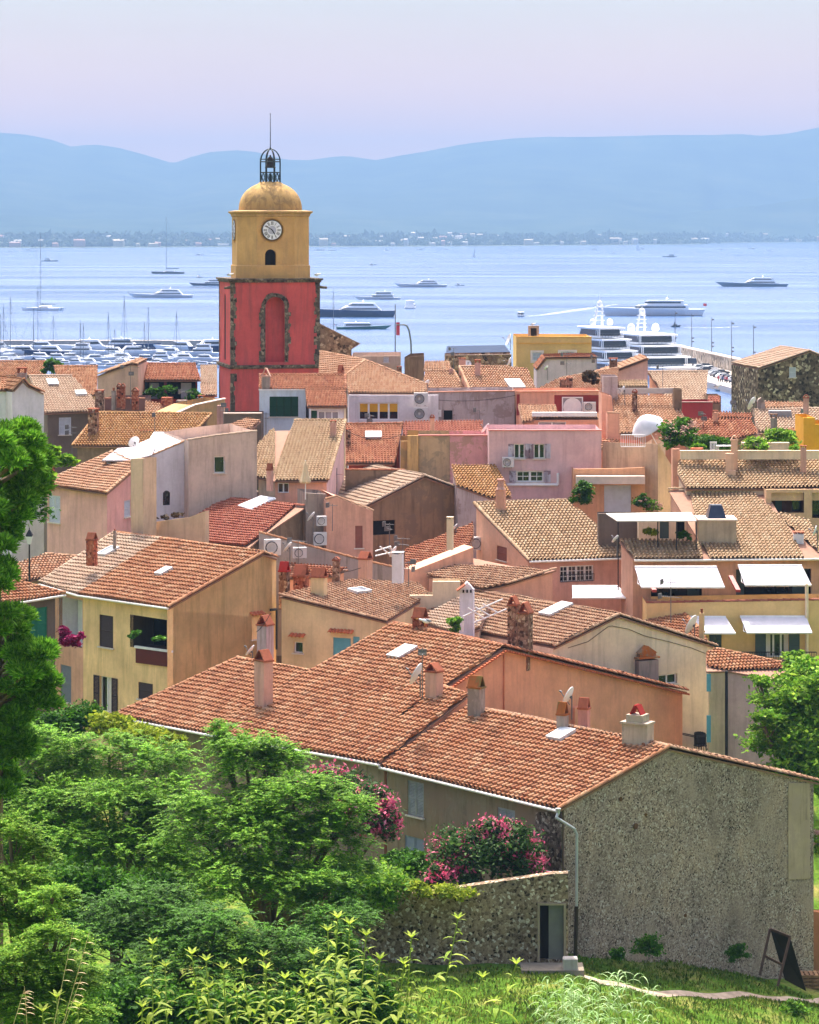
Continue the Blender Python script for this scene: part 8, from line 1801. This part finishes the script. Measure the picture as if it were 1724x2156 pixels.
weed('little bright weed at the bottom left corner', S(110, 2190, 120, 2100, 130, 2190, 165, 2120, 100, 2190, 90, 2130), 16)
t = thing('grass_stalks', 'dry pale grass stalks with drooping seed heads at the lower left', 'plant', (-2.2, 15, G(-2.2, 15))); m = MB(); ml = MB()
for (b, e) in S(105, 2200, 155, 1953, 120, 2200, 188, 1963, 60, 2200, 52, 2076, 15, 2200, 52, 2080, 120, 2200, 172, 2055):
    a_, e_ = P(*b, 15), P(*e, 15); m.tube(a_, e_, .0022, .0012, 5)
    for k in range(5): pp = a_.lerp(e_, .55+.09*k); blade(ml, pp, Vector((random.uniform(.4, 1), 0, .2)), .05, .007, .9)
m.build('stem', flat('straw', 'c9b27a', .8), t); o = ml.build('seed_heads', flat('straw_pale', 'd0b890', .8), t)
# cane clump
t = thing('giant_cane', 'clump of arching pale green cane leaves in the lower right foreground', 'plant', gb(1250, 62)); ms, ml = MB(), MB(); r = random.Random(4)
for k in range(46):
    u = r.uniform(1140, 1365); D = r.uniform(60, 64); top = r.uniform(2065, 2140) if abs(u-1310) > 14 else 2040; top = max(top, 2045+abs(u-1230)*.25); b_ = Vector(gb(u, D)); e = P(u+r.uniform(-14, 14), top-8, D); ms.tube(b_, e, .012, .005, 6)
    for q in range(22): pp = b_.lerp(e, 1-.03*q); ang = r.uniform(0, 6.28); blade(ml, pp, Vector((math.cos(ang), math.sin(ang)*.6, 1.25)), r.uniform(.3, .5), .035, 2.0, 5)
ms.build('stem', flat('cane_stem', '9aa86a', .7), t); o = ml.build('leaves', LC, t); uvl = o.data.uv_layers.new(name='UVMap')
for p in o.data.polygons:
    for li in p.loop_indices: uvl.data[li].uv = ((p.index//10)*.713+.11, .37)

# sagging cables and wall wires
for lb, a, b, sag in (('black cable sagging across the rear of the terrace wall', (600, 1180, 165), (760, 1195, 164), .5), ('thin black wire between the yellow gable and the pink chimney', (570, 1290, 150), (540, 1330, 150), .1), ('thin cable hanging along the grey parapet wall', (905, 840, 203.5), (1085, 832, 203.5), .25), ('cable drooping between two rear chimneys above the red roof', (728, 905, 186), (850, 912, 186), .5), ('white cable looping from the stone corner to the oleander', (1125, 1822, 121.4), (1199, 1832, 121.3), .15)):
    A_, B_ = P(*a), P(*b); t = thing('cable', lb, 'cable', A_); m = MB(); m.path([A_.lerp(B_, k/8)-UP*sag*4*(k/8)*(1-k/8) for k in range(9)], .018, 5); m.build('wire', whitef if 'white' in lb else MC['iron_black'], t)

ew = vplane(PLf.hit(1175, 1702), sd_); a, b = ew.hit(1118, 1760), ew.hit(1172, 1760); en = Vector((-.736, -.677, 0)); d_ = (b-a).normalized(); zt0, zb0 = ew.hit(1150, 1712).z, ew.hit(1150, 1850).z; c = (a+b)/2-en*.30
m = MB(); m.box((c.x, c.y, (zt0+zb0)/2), ((b-a).length, .06, zt0-zb0), rot=(d_, en, UP)); m.build('bare_stone_patch', rubble('rubble_bare', '6b5d52', ('4a4038', '6e6055', '8d7d70'), 7, light='b5a899'), St)
